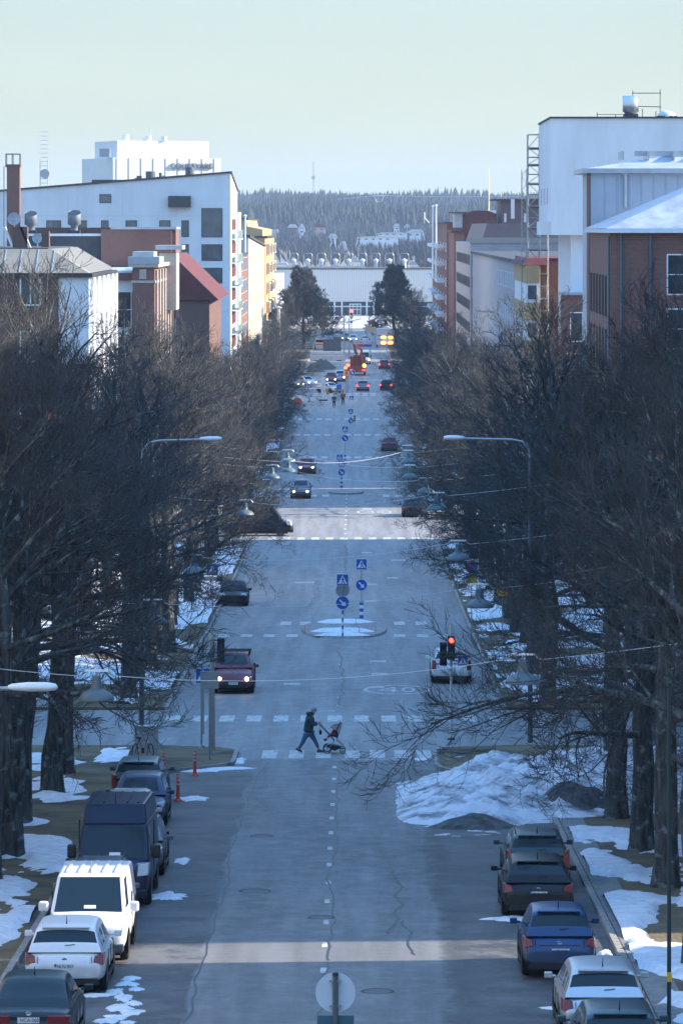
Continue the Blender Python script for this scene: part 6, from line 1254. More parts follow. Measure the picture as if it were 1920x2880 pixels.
def hazard(nx, ny0, ny1, Y, wd, lab):
    e = empty('hazard_marker',(X(nx,Y),Y,Z(ny1,Y)),0,lab,'marker','yellow and black hazard markers'); h = Z(ny0,Y)-Z(ny1,Y)
    b = MB(); b.box(-wd/2,wd/2,0,.05,0,h); b.build('panel', sign_yellow, e); b = MB()
    for k in range(3): z = h*(.05+.32*k); b.add([(-wd/2,-.01,z),(wd/2,-.01,z+h*.14),(wd/2,-.01,z+h*.30),(-wd/2,-.01,z+h*.16)],[(0,1,2,3)])
    b.build('stripes', black, e); tube_part(e,'post',[(0,.08,Z(ny1,Y)*0-(Z(ny1,Y)-gz(Y))),(0,.08,h*.5)],.03,steel)
hazard(997,1168,1186,504,.25,'hazard marker right of the fifth sign post'); hazard(921,1094,1110,590,.3,'leftmost hazard marker before the turning saloon'); hazard(944,1091,1110,590,.3,'middle hazard marker before the turning saloon'); hazard(963,1095,1110,590,.35,'rightmost hazard marker before the turning saloon')
Y = 593; e = empty('diversion_sign',(X(953,Y),Y,gz(Y)),0,'small blue sign before the turning saloon','road sign'); b = MB(); b.box(-.35,.35,-.02,0,.8,1.5); b.build('panel', sign_blue, e); tube_part(e,'post',[(0,.03,0),(0,.03,1.4)],.03,steel)
# side crossing signs
def small_cross(nx, ny, Y, s, lab, base=None):
    e = empty('crossing_post',(X(nx,Y),Y,gz(Y)+.12),0,lab,'road sign','crossing signs beside the road'); z = Zl(ny,Y)-.12; tube_part(e,'pole',[(0,0,0),(0,0,z+.3)],.032,steel); sq_sign(e, z, s); return e
small_cross(598, 1602, 226, .62, 'crossing sign on a post half hidden by the left branches'); small_cross(572, 1900, 166, .62, 'crossing sign peeking from behind the grey sign back on the left')
# ------------------------------------------------------------------ traffic lights
def tl_head(par, x, y, z, on=None, away=False):
    b = MB(); b.box(x-.14,x+.14,y-.1,y+.1,z-.45,z+.45); h = b.build('signal_head', black, par, bevel=.03)
    for i, c in enumerate((lamp_red, None, None)):
        zz = z+.29-.29*i; b = MB(); b.cyl((x,y-.125,zz), .095, .02, 16, 'y'); b.build('lens', c if (c and on) else black, h)
        b = MB(); b.tube([(x,y-.1,zz+.0),(x,y-.30,zz+.0)], .12, 10, cap=False) if not away else b.tube([(x,y+.1,zz),(x,y+.30,zz)], .12, 10, cap=False); b.build('visor', black, h)
Y = 163.5; e = empty('traffic_light',(X(1268,Y),Y,gz(Y)+.12),0,'traffic light showing red on a slim pole at the right corner','traffic light')
tube_part(e,'pole',[(0,0,0),(0,0,Zl(1760,Y))],.05,mat('pole_cream',(.5,.5,.45),.5)); b = MB(); b.lathe((0,0,0),[(.16,0),(.15,.06),(.06,.08)],12); b.build('base_collar', black, e); tl_head(e, 0,-.14,Zl(1830,Y)+.0, True); tl_head(e,-.30,-.05,Zl(1840,Y)-.1,False)
sq = sq_sign(e, Zl(1858,Y)-.12, .40, y=-.06); sq.location = (.44,0,0); b = MB(); b.box(0,.3,-.03,0,Zl(1858,Y)-.14,Zl(1858,Y)-.10); b.build('bracket', black, e)
Y = 159; x0 = X(597,Y); e = empty('traffic_light',(x0,Y,gz(Y)+.12),0,'thick mast with cream cap and black signal seen side-on, left corner','traffic light')
tube_part(e,'mast',[(0,0,0),(0,0,Zl(1806,Y))],[.105,.085],mat('mast_tan',(.33,.30,.26),.6,var=.15,scale=5),12); b = MB(); b.cyl((0,0,Zl(1807,Y)),.12,.22,14); b.build('cap', mat('cap_cream',(.55,.52,.38),.6), e)
b = MB(); b.box(.05,.30,-.03,.03,Zl(1811,Y),Zl(1808,Y)); b.build('bracket', black, e); tl_head(e,.32,.12,Zl(1838,Y),False,True)
Y = 155; e = empty('sign_board',(X(590,Y),Y,gz(Y)+.12),0,'grey back of a square sign board on a pole at the left corner','road sign'); tube_part(e,'pole',[(0,.05,0),(0,.05,Zl(1900,Y))],.04,steel); b = MB(); s = Y/12000; b.box(-26*s,25*s,-.03,0,Zl(1946,Y),Zl(1897,Y)); b.build('panel_back', mat('board_grey',(.33,.35,.33),.6,var=.06,scale=3), e, bevel=.01); b = MB()
for zz in (Zl(1910,Y),Zl(1938,Y)): b.box(-.08,.08,.0,.08,zz-.02,zz+.02)
b.build('clamps', steel, e)
Y = 160; e = empty('sign_pole',(X(567,Y),Y,gz(Y)+.12),0,'bare thin pole left of the traffic mast','pole'); tube_part(e,'pole',[(0,0,0),(0,0,Zl(1880,Y))],.035,steel); b = MB(); b.lathe((0,0,0),[(.12,0),(.1,.1),(.04,.12)],10); b.build('base_collar', steel, e)
for nx, ny, Y, lab in ((988,875,900,'red traffic light above the yield sign before the plaza'),(1072,870,900,'dim red traffic light in front of the right conical tree'),(978,1027,600,'upper one of two red lights on the far works signal'),(972,1034,598,'lower one of two red lights on the far works signal')):
    e = empty('traffic_light',(X(nx,Y),Y,gz(Y)),0,lab,'traffic light','far traffic lights showing red'); z = Zl(ny,Y); s = .32
    tube_part(e,'pole',[(0,.1,0),(0,.1,z)],.06,steel,6); b = MB(); b.box(-.2,.2,-.1,.08,z-.9,z+.3); b.build('signal_head', black, e); b = MB(); b.cyl((0,-.16,z),s if Y > 800 else .24,.05,14,'y'); b.build('lens', lamp_red, e)
Y = 900; e = empty('yield_sign',(X(988,Y),Y,gz(Y)),0,'small red-edged yield triangle with blue sign below, before the plaza','road sign'); z = Zl(894,Y); b = MB(); b.prism([(-.45,z+.35),(.45,z+.35),(0,z-.4)],-.25,-.22); b.build('triangle', sign_red, e); b = MB(); b.prism([(-.25,z+.23),(.25,z+.23),(0,z-.2)],-.28,-.255); b.build('centre', sign_yellow, e); b = MB(); b.cyl((0,-.25,z-.85),.3,.03,14,'y'); b.build('blue_disc', sign_blue, e); tube_part(e,'pole',[(0,-.15,0),(0,-.15,z+.3)],.05,steel,6)
# near round sign back at the bottom edge
Y = 76; e = empty('round_sign',(X(943,Y),Y,CZ-HH(Y)),0,'grey back of a round sign on a post at the bottom edge','road sign'); z = Zl(2792,Y); s = Y/12000
b = MB(); b.cyl((0,-.0,z), 56*s, .02, 40, 'y'); b.build('disc_back', mat('disc_back',(.62,.66,.72),.5,.0,var=.05,scale=3), e); tube_part(e,'post',[(0,-.06,0),(0,-.06,z+50*s)],.05,mat('post_dark_steel',(.12,.15,.18),.5,.4)); b = MB(); b.lathe((0,-.06,z+50*s),[(.055,0),(.055,.05),(0,.07)],10); b.build('post_cap', frame_dark, e)
b = MB(); b.box(-.11,.11,-.09,0,z-38*s,z-34*s); b.box(-.11,.11,-.09,0,z+32*s,z+36*s); b.build('clamps', steel, e); b = MB(); b.box(-50*s,52*s,-.0,.02,z-120*s,z-64*s); b.build('lower_plate', mat('plate_teal',(.05,.13,.17),.5), e)
# ------------------------------------------------------------------ hanging street lamps on cross wires
shade_in = mat('lamp_inner',(.5,.5,.48),.5)
def make_lamp():
    e = empty('hanging_lamp',(0,0,0)); tag(e,'x','street lamp','street lamps hanging on cross wires')
    b = MB(); b.lathe((0,0,0),[(.45,0),(.455,.02),(.43,.08),(.36,.16),(.25,.225),(.16,.27),(.145,.29),(.135,.40),(.105,.55),(.10,.60),(0,.61)],26); b.build('lamp_shade', lampgrey, e, smooth=True)
    b = MB(); b.lathe((0,0,0),[(.44,.01),(.30,.05),(0,.06)],20); b.build('inner_bowl', shade_in, e)
    b = MB(); b.box(-.30,.30,-.05,.05,.71,.76); b.build('top_bar', white_paint, e); b = MB(); b.tube([(0,0,.6),(0,0,.72)],.03,6); b.tube([(-.46,0,.60),(-.38,0,.62),(-.32,0,.72)],.02,5); b.tube([(.46,0,.60),(.38,0,.62),(.32,0,.72)],.02,5); b.build('wire_hooks', steel, e); return e
lp = make_lamp(); freeze(lp); first = [True]
PAIR = {}
def lamp(nx, ny, s, lab):
    Y = 12000/s; e = lp if first[0] else copy_tree(lp); first[0] = False; e.location = (X(nx,Y),Y,Z(ny,Y)); e['label'] = lab; e.rotation_euler = (0,0,trnd.uniform(-.06,.06)); return Vector((X(nx,Y),Y,Z(ny,Y)+.6))
Ls = [(272,1968,111.5),(431,1753,90),(547,1611,70),(689,1448,57),(765,1345,50.5),(808,1299,46),(811,1327,48)]
Rs = [(1469,1922,111.5),(1348,1708,88),(1288,1574,73),(1229,1434,66),(1197,1387,58),(1152,1344,49),(1147,1300,46),(1146,1285,44.5)]
LP = [lamp(*a, f'hanging grey lamp over the left lane, {ORD[i]} from the camera') for i, a in enumerate(Ls)]
RP = [lamp(*a, f'hanging grey lamp over the right lane, {ORD[i]} from the camera') for i, a in enumerate(Rs)]
for i, a in enumerate([(847,1010,18.7),(861,990,17.6),(865,975,17),(891,920,15.3),(901,897,14.7),(833,1055,20)]): lamp(*a, f'tiny distant hanging lamp on the left, {["third from the bottom","fourth from the bottom","fifth from the bottom","next to topmost","topmost","lowest"][i]}')
lamp(1073,897,14.7,'tiny distant hanging lamp right of the plaza, upper one'); lamp(1074,909,15.3,'tiny distant hanging lamp right of the plaza, lower one'); lamp(1140,1318,43,'hanging grey lamp just under the farthest one over the right lane')
def wire(P, lab, r=.012, sag=.25):
    pts = []
    for a, c in zip(P[:-1], P[1:]):
        a = Vector(a); c = Vector(c)
        for i in range(12): t = i/12; pts.append(tuple(a.lerp(c,t)-Vector((0,0,sag*4*t*(1-t)))))
    pts.append(tuple(P[-1])); b = MB(); b.tube(pts, r, 4); tag(b.build('span_wire', mat('wire_grey',(.55,.58,.6),.5)), lab, 'wire', 'span wires across the street')
for i in range(7):
    a, c = LP[i], RP[i]; ya = (a.y+c.y)/2
    wire([(FL,a.y,a.z+1.6), a+Vector((-.46,0,0))], f'span wire from the left facades to the {ORD[i]} left lamp', .006+ya*1.8e-5); wire([a+Vector((.46,0,0)), c+Vector((-.46,0,0))], f'span wire over the lanes between the {ORD[i]} pair of lamps', .006+ya*1.8e-5, .3); wire([c+Vector((.46,0,0)), (FR,c.y,c.z+2.2)], f'span wire from the {ORD[i]} right lamp to the right facades', .006+ya*1.8e-5)
# tall arm street lights
def arm_lamp(nx, ny, s, side, lab, poleX, length=.85, arm=3.0):
    Y = 12000/s; x = X(nx,Y); z = Z(ny,Y); e = empty('arm_street_light',(poleX,Y,gz(Y)+.12),0,lab,'street light','tall street lights with curved arms'); zz = z-gz(Y)-.12; dx = x-poleX; sg = 1 if dx > 0 else -1
    tube_part(e,'pole',[(0,0,0),(0,0,zz*.5),(0,0,zz-.75)],[.10,.08,.065],mat('pole_grey',(.08,.10,.12),.6),10)
    tube_part(e,'arm',[(0,0,zz-.75),(sg*.06,0,zz-.4),(sg*.28,0,zz-.12),(sg*.7,0,zz-.04),(dx-sg*length*.45,0,zz)],.04,steel,8)
    b = MB(); n = 12; prof = [(-.5,.05,.04),(-.42,.09,.07),(-.1,.13,.10),(.3,.15,.10),(.46,.12,.07),(.5,.05,.03)]
    for t, w_, h in prof:
        for k in range(n): a = 2*math.pi*k/n; b.v.append((dx+sg*t*length, math.cos(a)*w_, zz+.02+math.sin(a)*h*(1 if math.sin(a) > 0 else .8)))
    for i in range(len(prof)-1):
        for k in range(n): b.f.append((i*n+k,i*n+(k+1)%n,(i+1)*n+(k+1)%n,(i+1)*n+k)); b.m.append(0)
    b.f.append(tuple(range(n))); b.m.append(0); b.f.append(tuple((len(prof)-1)*n+k for k in range(n))); b.m.append(0); b.build('lamp_head', white_paint, e, smooth=True)
arm_lamp(593,1236,74,-1,'tall street light on the left, arm and pole behind the branches',X(398,162)); arm_lamp(1276,1233,74,1,'tall street light on the right with pale curved arm',X(1490,162),length=.8); arm_lamp(93,1936,146,-1,'nearest street light, large pale head at the left edge',-9.4,length=.95)
def twinpole():
    Y = 742; e = empty('twin_lamp_post',(X(976,Y),Y,gz(Y)),0,'pair of tall grey posts with short arms on the far centre line','lamp post'); h = Zl(893,Y)
    for xx in (-.55,.35): b = MB(); b.tube([(xx,0,0),(xx,0,h)],[.16,.09],6); b.build('post', steel, e)
    b = MB(); b.tube([(-2.6,0,h-.4),(-.6,0,h-.8),(.4,0,h-.7),(2.4,0,h-.2)],.07,5); b.build('arm', steel, e)
twinpole()
# ------------------------------------------------------------------ flexible posts, marker stakes
def flexpost(nx, ny, h, lab):
    Y = row2Y(ny); e = empty('flexible_post',(X(nx,Y),Y,gz(Y)),0,lab,'bollard','orange-red flexible posts'); r = .052
    b = MB(); b.lathe((0,0,0),[(.15,0),(.15,.02),(.09,.06),(.07,.10),(r*1.2,.16),(r,h*.5),(r,h-.02),(0,h)],16); b.build('post_body', orange_plastic, e, smooth=True)
    for zz in (h*.58,h*.72,h*.86): b = MB(); b.cyl((0,0,zz),r*1.04,h*.065,16); b.build('reflective_band', mat('reflect',(.55,.5,.52),.4), e)
flexpost(460,2186,.88,'left one of two rear red and white flexible posts'); flexpost(548,2181,.88,'right one of two rear flexible posts, by the kerb corner'); flexpost(501,2253,.92,'nearest flexible post, standing on a snow patch')
for i, (nx, ny0, ny1, Y) in enumerate(((389,2084,2143,152),(414,2062,2142,153),(856,1767,1795,226),(1009,1783,1800,226),(1055,1768,1790,227),(1000,1725,1745,234))):
    e = empty('snow_stake',(X(nx,Y),Y,gz(Y)+.1),0,['left one of two thin red snow stakes at the box on the left corner','right one of two thin red snow stakes at the box on the left corner','thin red stake at the left end of the island','thin red stake right of the big island sign','thin red stake at the right end of the island','thin red stake under the striped flat post'][i],'stake','thin red snow stakes'); h = max(.5,(ny1-ny0)*Y/12000)
    b = MB(); b.tube([(0,0,0),(.03,0,h)],.014,5); b.build('rod', orange_plastic, e); b = MB(); b.cyl((.026,0,h*.8),.018,.08,6); b.build('band', sign_white, e)
# utility cabinet with bicycle at left corner
Y = 154; e = empty('bicycle',(X(400,Y),Y,gz(Y)+.12),0,'bicycle leaning by the grey cabinet on the left corner','bicycle')
for xx in (-.25,.30):
    b = MB(); n = 24; pts = [(xx+.1*math.cos(2*math.pi*k/n), .0+.33*math.cos(2*math.pi*k/n)*.6, .34+.33*math.sin(2*math.pi*k/n)) for k in range(n+1)]; b.tube(pts,.02,5,False); b.build('wheel', tyre, e)
b = MB(); b.tube([(-.25,0,.34),(-.1,0,.85),(.18,0,.8),(.30,0,.34)],.018,5); b.tube([(-.1,0,.85),(.05,0,.36),(.18,0,.8)],.016,5); b.build('frame', black, e); b = MB(); b.box(-.2,-.02,-.06,.06,.86,.92); b.build('saddle', black, e); b = MB(); b.tube([(.18,0,.8),(.22,0,1.0),(.22,-.25,1.02)],.014,5); b.tube([(.22,0,1.0),(.22,.25,1.02)],.014,5); b.build('handlebar', black, e)
e = empty('utility_cabinet',(X(410,154.8),154.8,gz(154.8)+.12),0,'grey utility cabinet behind the bicycle on the left corner','cabinet'); b = MB(); b.box(-.4,.45,0,.4,0,1.25); b.build('housing', mat('cabinet_grey',(.42,.45,.48),.6,var=.08), e, bevel=.02); b = MB(); b.box(-.36,.41,-.02,0,.1,1.15); b.build('door', mat('cabinet_grey',(.42,.45,.48),.6), e)
e = empty('green_post',(X(402,151.5),151.5,gz(151.5)+.12),0,'short dark green post with a yellow band left of the red posts','bollard'); b = MB(); b.cyl((0,0,0),.06,.75,12); b.build('post_body', mat('post_green',(.02,.07,.06),.5), e); b = MB(); b.cyl((0,0,.5),.063,.05,12); b.build('band', sign_yellow, e)
# right kerb pole close by
e = empty('kerb_pole',(X(1880,89),89,gz(89)+.12),0,'slim dark green pole standing in snow at the right edge','pole'); tube_part(e,'pole',[(0,0,0),(0,0,7)],.045,mat('pole_green',(.012,.035,.04),.6)); b = MB(); b.box(-.05,.05,-.07,-.05,.9,1.1); b.build('yellow_tag', sign_yellow, e)
# parking signs in right trees
for nx, ny, Y, lab in ((1325,1600,215,'no-parking sign with yellow plate under it, deep in the right branches'),(1412,1365+270,210,'small yellow plate on a post in the right branches')):
    e = empty('parking_sign',(X(nx,Y),Y,gz(Y)+.12),0,lab,'road sign'); z = Zl(ny,Y); tube_part(e,'pole',[(0,.03,0),(0,.03,z+.4)],.03,steel)
    if nx < 1400: b = MB(); b.cyl((0,-.03,z),.32,.02,24,'y'); b.build('red_disc', sign_red, e); b = MB(); b.cyl((0,-.04,z),.24,.008,24,'y'); b.build('blue_disc', sign_blue, e); b = MB(); b.add([(-.2,-.05,z+.15),(-.15,-.05,z+.2),(.2,-.05,z-.15),(.15,-.05,z-.2)],[(0,1,2,3)]); b.build('bar', sign_red, e)
    b = MB(); b.box(-.28,.28,-.02,0,z-.85,z-.4); b.build('yellow_plate', sign_yellow, e)
# ------------------------------------------------------------------ far road works: gates, fences, barriers
def meshgate(nx0, nx1, ny0, ny1, Y, lab, txt=None, nb=9, diag=True):
    x0, x1, z0, z1 = X(nx0,Y), X(nx1,Y), Z(ny1,Y), Z(ny0,Y); e = empty('mesh_fence',((x0+x1)/2,Y,z0),0,lab,'fence panel','white mesh fence panels at the road works'); w_ = (x1-x0)/2; h = z1-z0
    b = MB(); b.tube([(-w_,0,0),(-w_,0,h),(w_,0,h),(w_,0,0),(-w_,0,0)],.06,5); b.tube([(-w_,0,h*.5),(w_,0,h*.5)],.04,4)
    if diag: b.tube([(-w_,0,h),(w_,0,0)],.05,4)
    b.build('frame', white_paint, e); b = MB()
    for k in range(1,nb): xx = -w_+2*w_*k/nb; b.tube([(xx,0,0),(xx,0,h)],.022,3)
    b.build('mesh', white_paint, e)
    if txt: b = MB(); b.box(w_-1.2,w_-.25,-.1,-.06,h*.78,h); p = b.build('number_board', sign_white, e); text_mesh(txt,.85,sign_black,'number',p,(w_-.72,-.12,h*.89),(R(90),0,0))
meshgate(843,884,1120,1161,565,'white mesh gate panel with the number 2','2',10); meshgate(806,842,1115,1156,568,'white mesh gate panel left of the numbered one',None,8); meshgate(800,905,1078,1092,600,'long low white fence left of the queue',None,20,False); meshgate(873,970,988,1000,715,'long white fence far behind the queue, upper one',None,24,False)
def barrier(nx0, nx1, ny0, ny1, Y, lab, m=None, depth=.6):
    x0, x1 = X(nx0,Y), X(nx1,Y); z0 = Z(ny1,Y); h = Z(ny0,Y)-z0; e = empty('concrete_barrier',((x0+x1)/2,Y,z0),0,lab,'barrier','pale barriers at the road works'); w_ = (x1-x0)/2
    b = MB(); b.hexa([(-w_,0,0),(w_,0,0),(w_,depth,0),(-w_,depth,0),(-w_,.15,h),(w_,.15,h),(w_,depth-.15,h),(-w_,depth-.15,h)]); b.build('block', m or mat('barrier_pale',(.5,.47,.46),.8,var=.15,scale=2), e, bevel=.02); b = MB(); b.box(-w_*.8,-w_*.5,-.03,.02,0,h*.2); b.box(w_*.5,w_*.8,-.03,.02,0,h*.2); b.build('feet', black, e)
barrier(896,917,1146,1166,553,'pale barrier left of the walkers'); barrier(955,984,1145,1164,553,'pale barrier right of the walkers'); barrier(873,970,1003,1016,705,'long pale concrete barrier behind the queue')
for i, nx in enumerate((906,913)):
    Y = 575; e = empty('works_post',(X(nx,Y),Y,gz(Y)),0,['left','right'][i]+' one of two tall pale posts beside the walkway','post','tall pale posts'); h = Zl(1062,Y); b = MB(); b.box(-.12,.12,0,.12,0,h); b.build('upright', white_paint, e); b = MB(); b.box(-.4,.4,-.2,.3,0,.15); b.build('foot', black, e)
Y = 562; e = empty('orange_lamp',(X(838,Y),Y,gz(Y)),0,'round orange warning lamp on the mesh gate','warning lamp'); b = MB(); z = Zl(1131,Y); b.cyl((0,-.1,z),.55,.12,18,'y'); b.build('lens', mat('warning_orange',(.6,.10,.02),.5), e); tube_part(e,'post',[(0,0,0),(0,0,z)],.05,steel)
Y = 572; e = empty('round_sign',(X(952,Y),Y,gz(Y)),0,'grey back of a round sign between the two walkers','road sign'); z = Zl(1117,Y); b = MB(); b.cyl((0,0,z),.4,.03,20,'y'); b.build('disc_back', zinc, e); tube_part(e,'post',[(0,.05,0),(0,.05,z)],.04,steel)
Y = 598; e = empty('works_sign',(X(974,Y),Y,gz(Y)),0,'yellow warning board with orange triangle under the far red lights','road sign'); z = Zl(1049,Y); b = MB(); b.box(-.32,.32,-.25,-.22,z-.33,z+.33); b.build('yellow_board', sign_yellow, e); b = MB(); b.cyl((0,-.28,z),.22,.02,14,'y'); b.build('ring', orange_plastic, e); b = MB(); b.prism([(-.35,z-.4),(.35,z-.4),(0,z-.85)],-.25,-.22); b.build('triangle', orange_plastic, e); tube_part(e,'post',[(0,-.18,0),(0,-.18,z)],.05,steel)
for i,(nx,ny) in enumerate(((990,1048),(958,1058))): 
    Y = 600+i*10; e = empty('blue_sign',(X(nx,Y),Y,gz(Y)),0,['round blue arrow sign right of the yellow board','square blue crossing sign in front of the far SUV'][i],'road sign'); z = Zl(ny,Y); tube_part(e,'post',[(0,0,0),(0,0,z)],.04,steel); (round_sign(e,z,.42) if i == 0 else sq_sign(e,z,.7))
for i, (nx, Y, rx, h) in enumerate(((899,690,2.6,1.7),(917,695,1.8,1.5),(885,680,1.8,.9))):
    b = MB(); n = 16; vs = []
    for k in range(n+1):
        for j in range(n+1): u = -1+2*j/n; v = -1+2*k/n; vs.append((X(nx,Y)+u*rx, Y+v*2.4, gz(Y)+h*max(-.1,(1-math.hypot(u,v))*(1+.3*mnoise.noise(Vector((u*3,v*3,i)))))))
    b.add(vs, [(j*(n+1)+q,j*(n+1)+q+1,(j+1)*(n+1)+q+1,(j+1)*(n+1)+q) for j in range(n) for q in range(n)]); tag(b.build('spoil_heap', mat('spoil',(.09,.10,.10),.95,var=.4,scale=2), smooth=True), ['left grey spoil heap behind the queue','taller right spoil heap behind the queue','lowest spoil heap at the site edge'][i], 'spoil heap', 'spoil heaps at the road works')
# ------------------------------------------------------------------ people
skin = mat('skin', (.52,.27,.19), .55); denim = mat('denim', (.05,.12,.22), .85, var=.2, scale=9); coatm = mat('coat_teal', (.018,.045,.065), .75, var=.2, scale=8); beanie = mat('beanie_grey', (.32,.35,.38), .9, var=.15, scale=20, bump=.4)
boot = mat('boot_brown', (.07,.03,.022), .7); sole = mat('sole_pale', (.4,.38,.34), .8)
def skinmesh(name, chains, m, par, sub=2, root=0):
    """chains: lists of (co, radius_x, radius_y); first point may be an index (int) of an earlier vertex"""
    V = []; E = []; RD = []
    for ch in chains:
        prev = None
        for it in ch:
            if isinstance(it, int): prev = it; continue
            V.append(it[0]); RD.append((it[1], it[2] if len(it) > 2 else it[1])); i = len(V)-1
            if prev is not None: E.append((prev, i))
            prev = i
    me = bpy.data.meshes.new(name); me.from_pydata(V, E, []); o = bpy.data.objects.new(name, me); COL.objects.link(o); o.parent = par; me.materials.append(m)
    sk = o.modifiers.new('skin','SKIN'); sk.use_smooth_shade = True; lay = me.skin_vertices[0].data if me.skin_vertices else None
    if lay is None:
        bm = bmesh.new(); bm.from_mesh(me); bm.verts.layers.skin.verify(); bm.to_mesh(me); bm.free(); lay = me.skin_vertices[0].data
    for i, r in enumerate(RD): lay[i].radius = r; lay[i].use_root = (i == root)
    s = o.modifiers.new('s','SUBSURF'); s.levels = sub; s.render_levels = sub
    dg = bpy.context.evaluated_depsgraph_get(); m2 = bpy.data.meshes.new_from_object(o.evaluated_get(dg)); o.modifiers.clear(); o.data = m2; m2.name = name
    if not m2.materials: m2.materials.append(m)
    m2.polygons.foreach_set('use_smooth', [True]*len(m2.polygons)); return o
def ellipsoid(b, c, rx, ry, rz, n=14, k=9, cut=None):
    prof = []
    base = len(b.v)
    for i in range(k+1):
        ph = math.pi*i/k
        for j in range(n): t = 2*math.pi*j/n; b.v.append((c[0]+rx*math.sin(ph)*math.cos(t), c[1]+ry*math.sin(ph)*math.sin(t), c[2]+rz*math.cos(ph)))
    for i in range(k):
        for j in range(n): b.f.append((base+i*n+j, base+i*n+(j+1)%n, base+(i+1)*n+(j+1)%n, base+(i+1)*n+j)); b.m.append(b.mi)
Yw = 159.2; s = Yw/12000; gw = gz(Yw)
# person pushing the pram; local x to the right (walking direction), z up. pixel helper from the photo's close-up (8.711 px per photo px)
def lx(zx): return ((820+zx/8.711)-905)*s
def lz(zy): return (2104.5-(1960+zy/8.711))*s
p = empty('person', (X(905,Yw), Yw, gw+.006), 0, 'person in dark teal coat and grey beanie striding and pushing a stroller', 'person')
# body: torso, neck, head, arms, legs as one skin
hip = (lx(400),0,lz(760)); chest = (lx(440),0,lz(470)); neck = (lx(500),0,lz(350))
CH = [[(hip,.055,.08),((lx(415),0,lz(620)),.09,.12),(chest,.095,.14),((lx(470),0,lz(380)),.07,.12),(neck,.055,.06),((lx(525),0,lz(290)),.065,.07),((lx(540),0,lz(225)),.10,.085),((lx(540),0,lz(175)),.085,.075)],
      [0,((lx(340),-.09,lz(830)),.055,.055),((lx(265),-.09,lz(1000)),.055,.055),((lx(170),-.09,lz(1160)),.048,.048),((lx(155),-.09,lz(1215)),.04,.04)],
      [0,((lx(500),.09,lz(850)),.055,.055),((lx(590),.09,lz(1000)),.055,.055),((lx(650),.09,lz(1150)),.048,.048),((lx(665),.09,lz(1200)),.04,.04)],
      [2,((lx(470),-.19,lz(420)),.05,.05),((lx(500),-.21,lz(540)),.042,.042),((lx(590),-.20,lz(555)),.042,.042),((lx(655),-.19,lz(530)),.030,.026)],
      [2,((lx(470),.19,lz(420)),.05,.05),((lx(505),.21,lz(545)),.042,.042),((lx(590),.20,lz(550)),.042,.042),((lx(655),.19,lz(528)),.030,.026)]]
body = skinmesh('body', CH, skin, p)
def hand(sy):
    hx, hz_ = lx(655), lz(528); ch = [[((hx,sy,hz_),.022,.030),((hx+.05,sy,hz_+.006),.020,.036),((hx+.085,sy,hz_+.002),.016,.034)]]
    for k in range(4):
        oy = -.03+.02*k; L_ = [.030,.036,.033,.025][k]; a = (hx+.088,sy+oy,hz_)
        ch.append([(a,.0095),((a[0]+L_,sy+oy,hz_-.012),.0088),((a[0]+L_*.95,sy+oy,hz_-.040),.008),((a[0]+L_*.35,sy+oy,hz_-.055),.007)])
    o = skinmesh('hand', [ch[0]], skin, p, 1)
    for k, c in enumerate(ch[1:]): skinmesh('finger', [c], skin, o, 1)
    sg = -1 if sy > 0 else 1
    skinmesh('thumb', [[((hx+.03,sy+sg*.028,hz_-.005),.011),((hx+.06,sy+sg*.045,hz_-.020),.010),((hx+.085,sy+sg*.03,hz_-.042),.008)]], skin, o, 1)
hand(-.19); hand(.19)
# jeans
skinmesh('jeans', [[((lx(410),0,lz(720)),.13,.165),((lx(345),-.09,lz(825)),.112,.108),((lx(268),-.09,lz(1000)),.078,.078),((lx(172),-.09,lz(1155)),.060,.060)],[0,((lx(498),.09,lz(845)),.112,.108),((lx(588),.09,lz(1000)),.078,.078),((lx(650),.09,lz(1150)),.060,.060)]], denim, p)
# coat with sleeves and hood
skinmesh('coat', [[((lx(408),0,lz(775)),.165,.205),((lx(410),0,lz(690)),.16,.20),((lx(425),0,lz(560)),.140,.185),(chest,.145,.20),((lx(462),0,lz(390)),.115,.185),((lx(480),0,lz(335)),.075,.09)],
      [3,((lx(468),-.20,lz(415)),.088,.085),((lx(500),-.225,lz(545)),.068,.066),((lx(590),-.205,lz(553)),.056,.054),((lx(640),-.195,lz(535)),.046,.044)],
      [3,((lx(468),.20,lz(415)),.088,.085),((lx(503),.225,lz(548)),.068,.066),((lx(590),.205,lz(550)),.056,.054),((lx(640),.195,lz(533)),.046,.044)]], coatm, p)
b = MB(); ellipsoid(b,(lx(420),0,lz(300)),.105,.13,.085); b.build('hood', coatm, p, smooth=True)
b = MB(); ellipsoid(b,(lx(538),0,lz(195)),.118,.10,.105); b.build('beanie', beanie, p, smooth=True)
# face: nose, eyes, mouth, ear, hair
b = MB(); b.hexa([(lx(600),-.015,lz(285)),(lx(600)+.028,-.012,lz(285)),(lx(600)+.028,.012,lz(285)),(lx(600),.015,lz(285)),(lx(600),-.008,lz(250)),(lx(600)+.008,-.006,lz(250)),(lx(600)+.008,.006,lz(250)),(lx(600),.008,lz(250))]); b.build('nose', skin, p, bevel=.004)
for sy in (-.034,.034): b = MB(); ellipsoid(b,(lx(600)-.004,sy,lz(252)),.008,.011,.008,8,6); b.build('eye', sign_black, p)
b = MB(); ellipsoid(b,(lx(600)+.003,0,lz(305)),.008,.026,.006,8,6); b.build('mouth', mat('lips',(.32,.09,.08),.5), p)
for sy in (-.088,.088): b = MB(); ellipsoid(b,(lx(545),sy,lz(262)),.016,.010,.028,8,6); b.build('ear', skin, p)
b = MB(); ellipsoid(b,(lx(500),0,lz(290)),.075,.085,.085); b.build('hair', mat('hair_dark',(.03,.02,.018),.7), p, smooth=True)
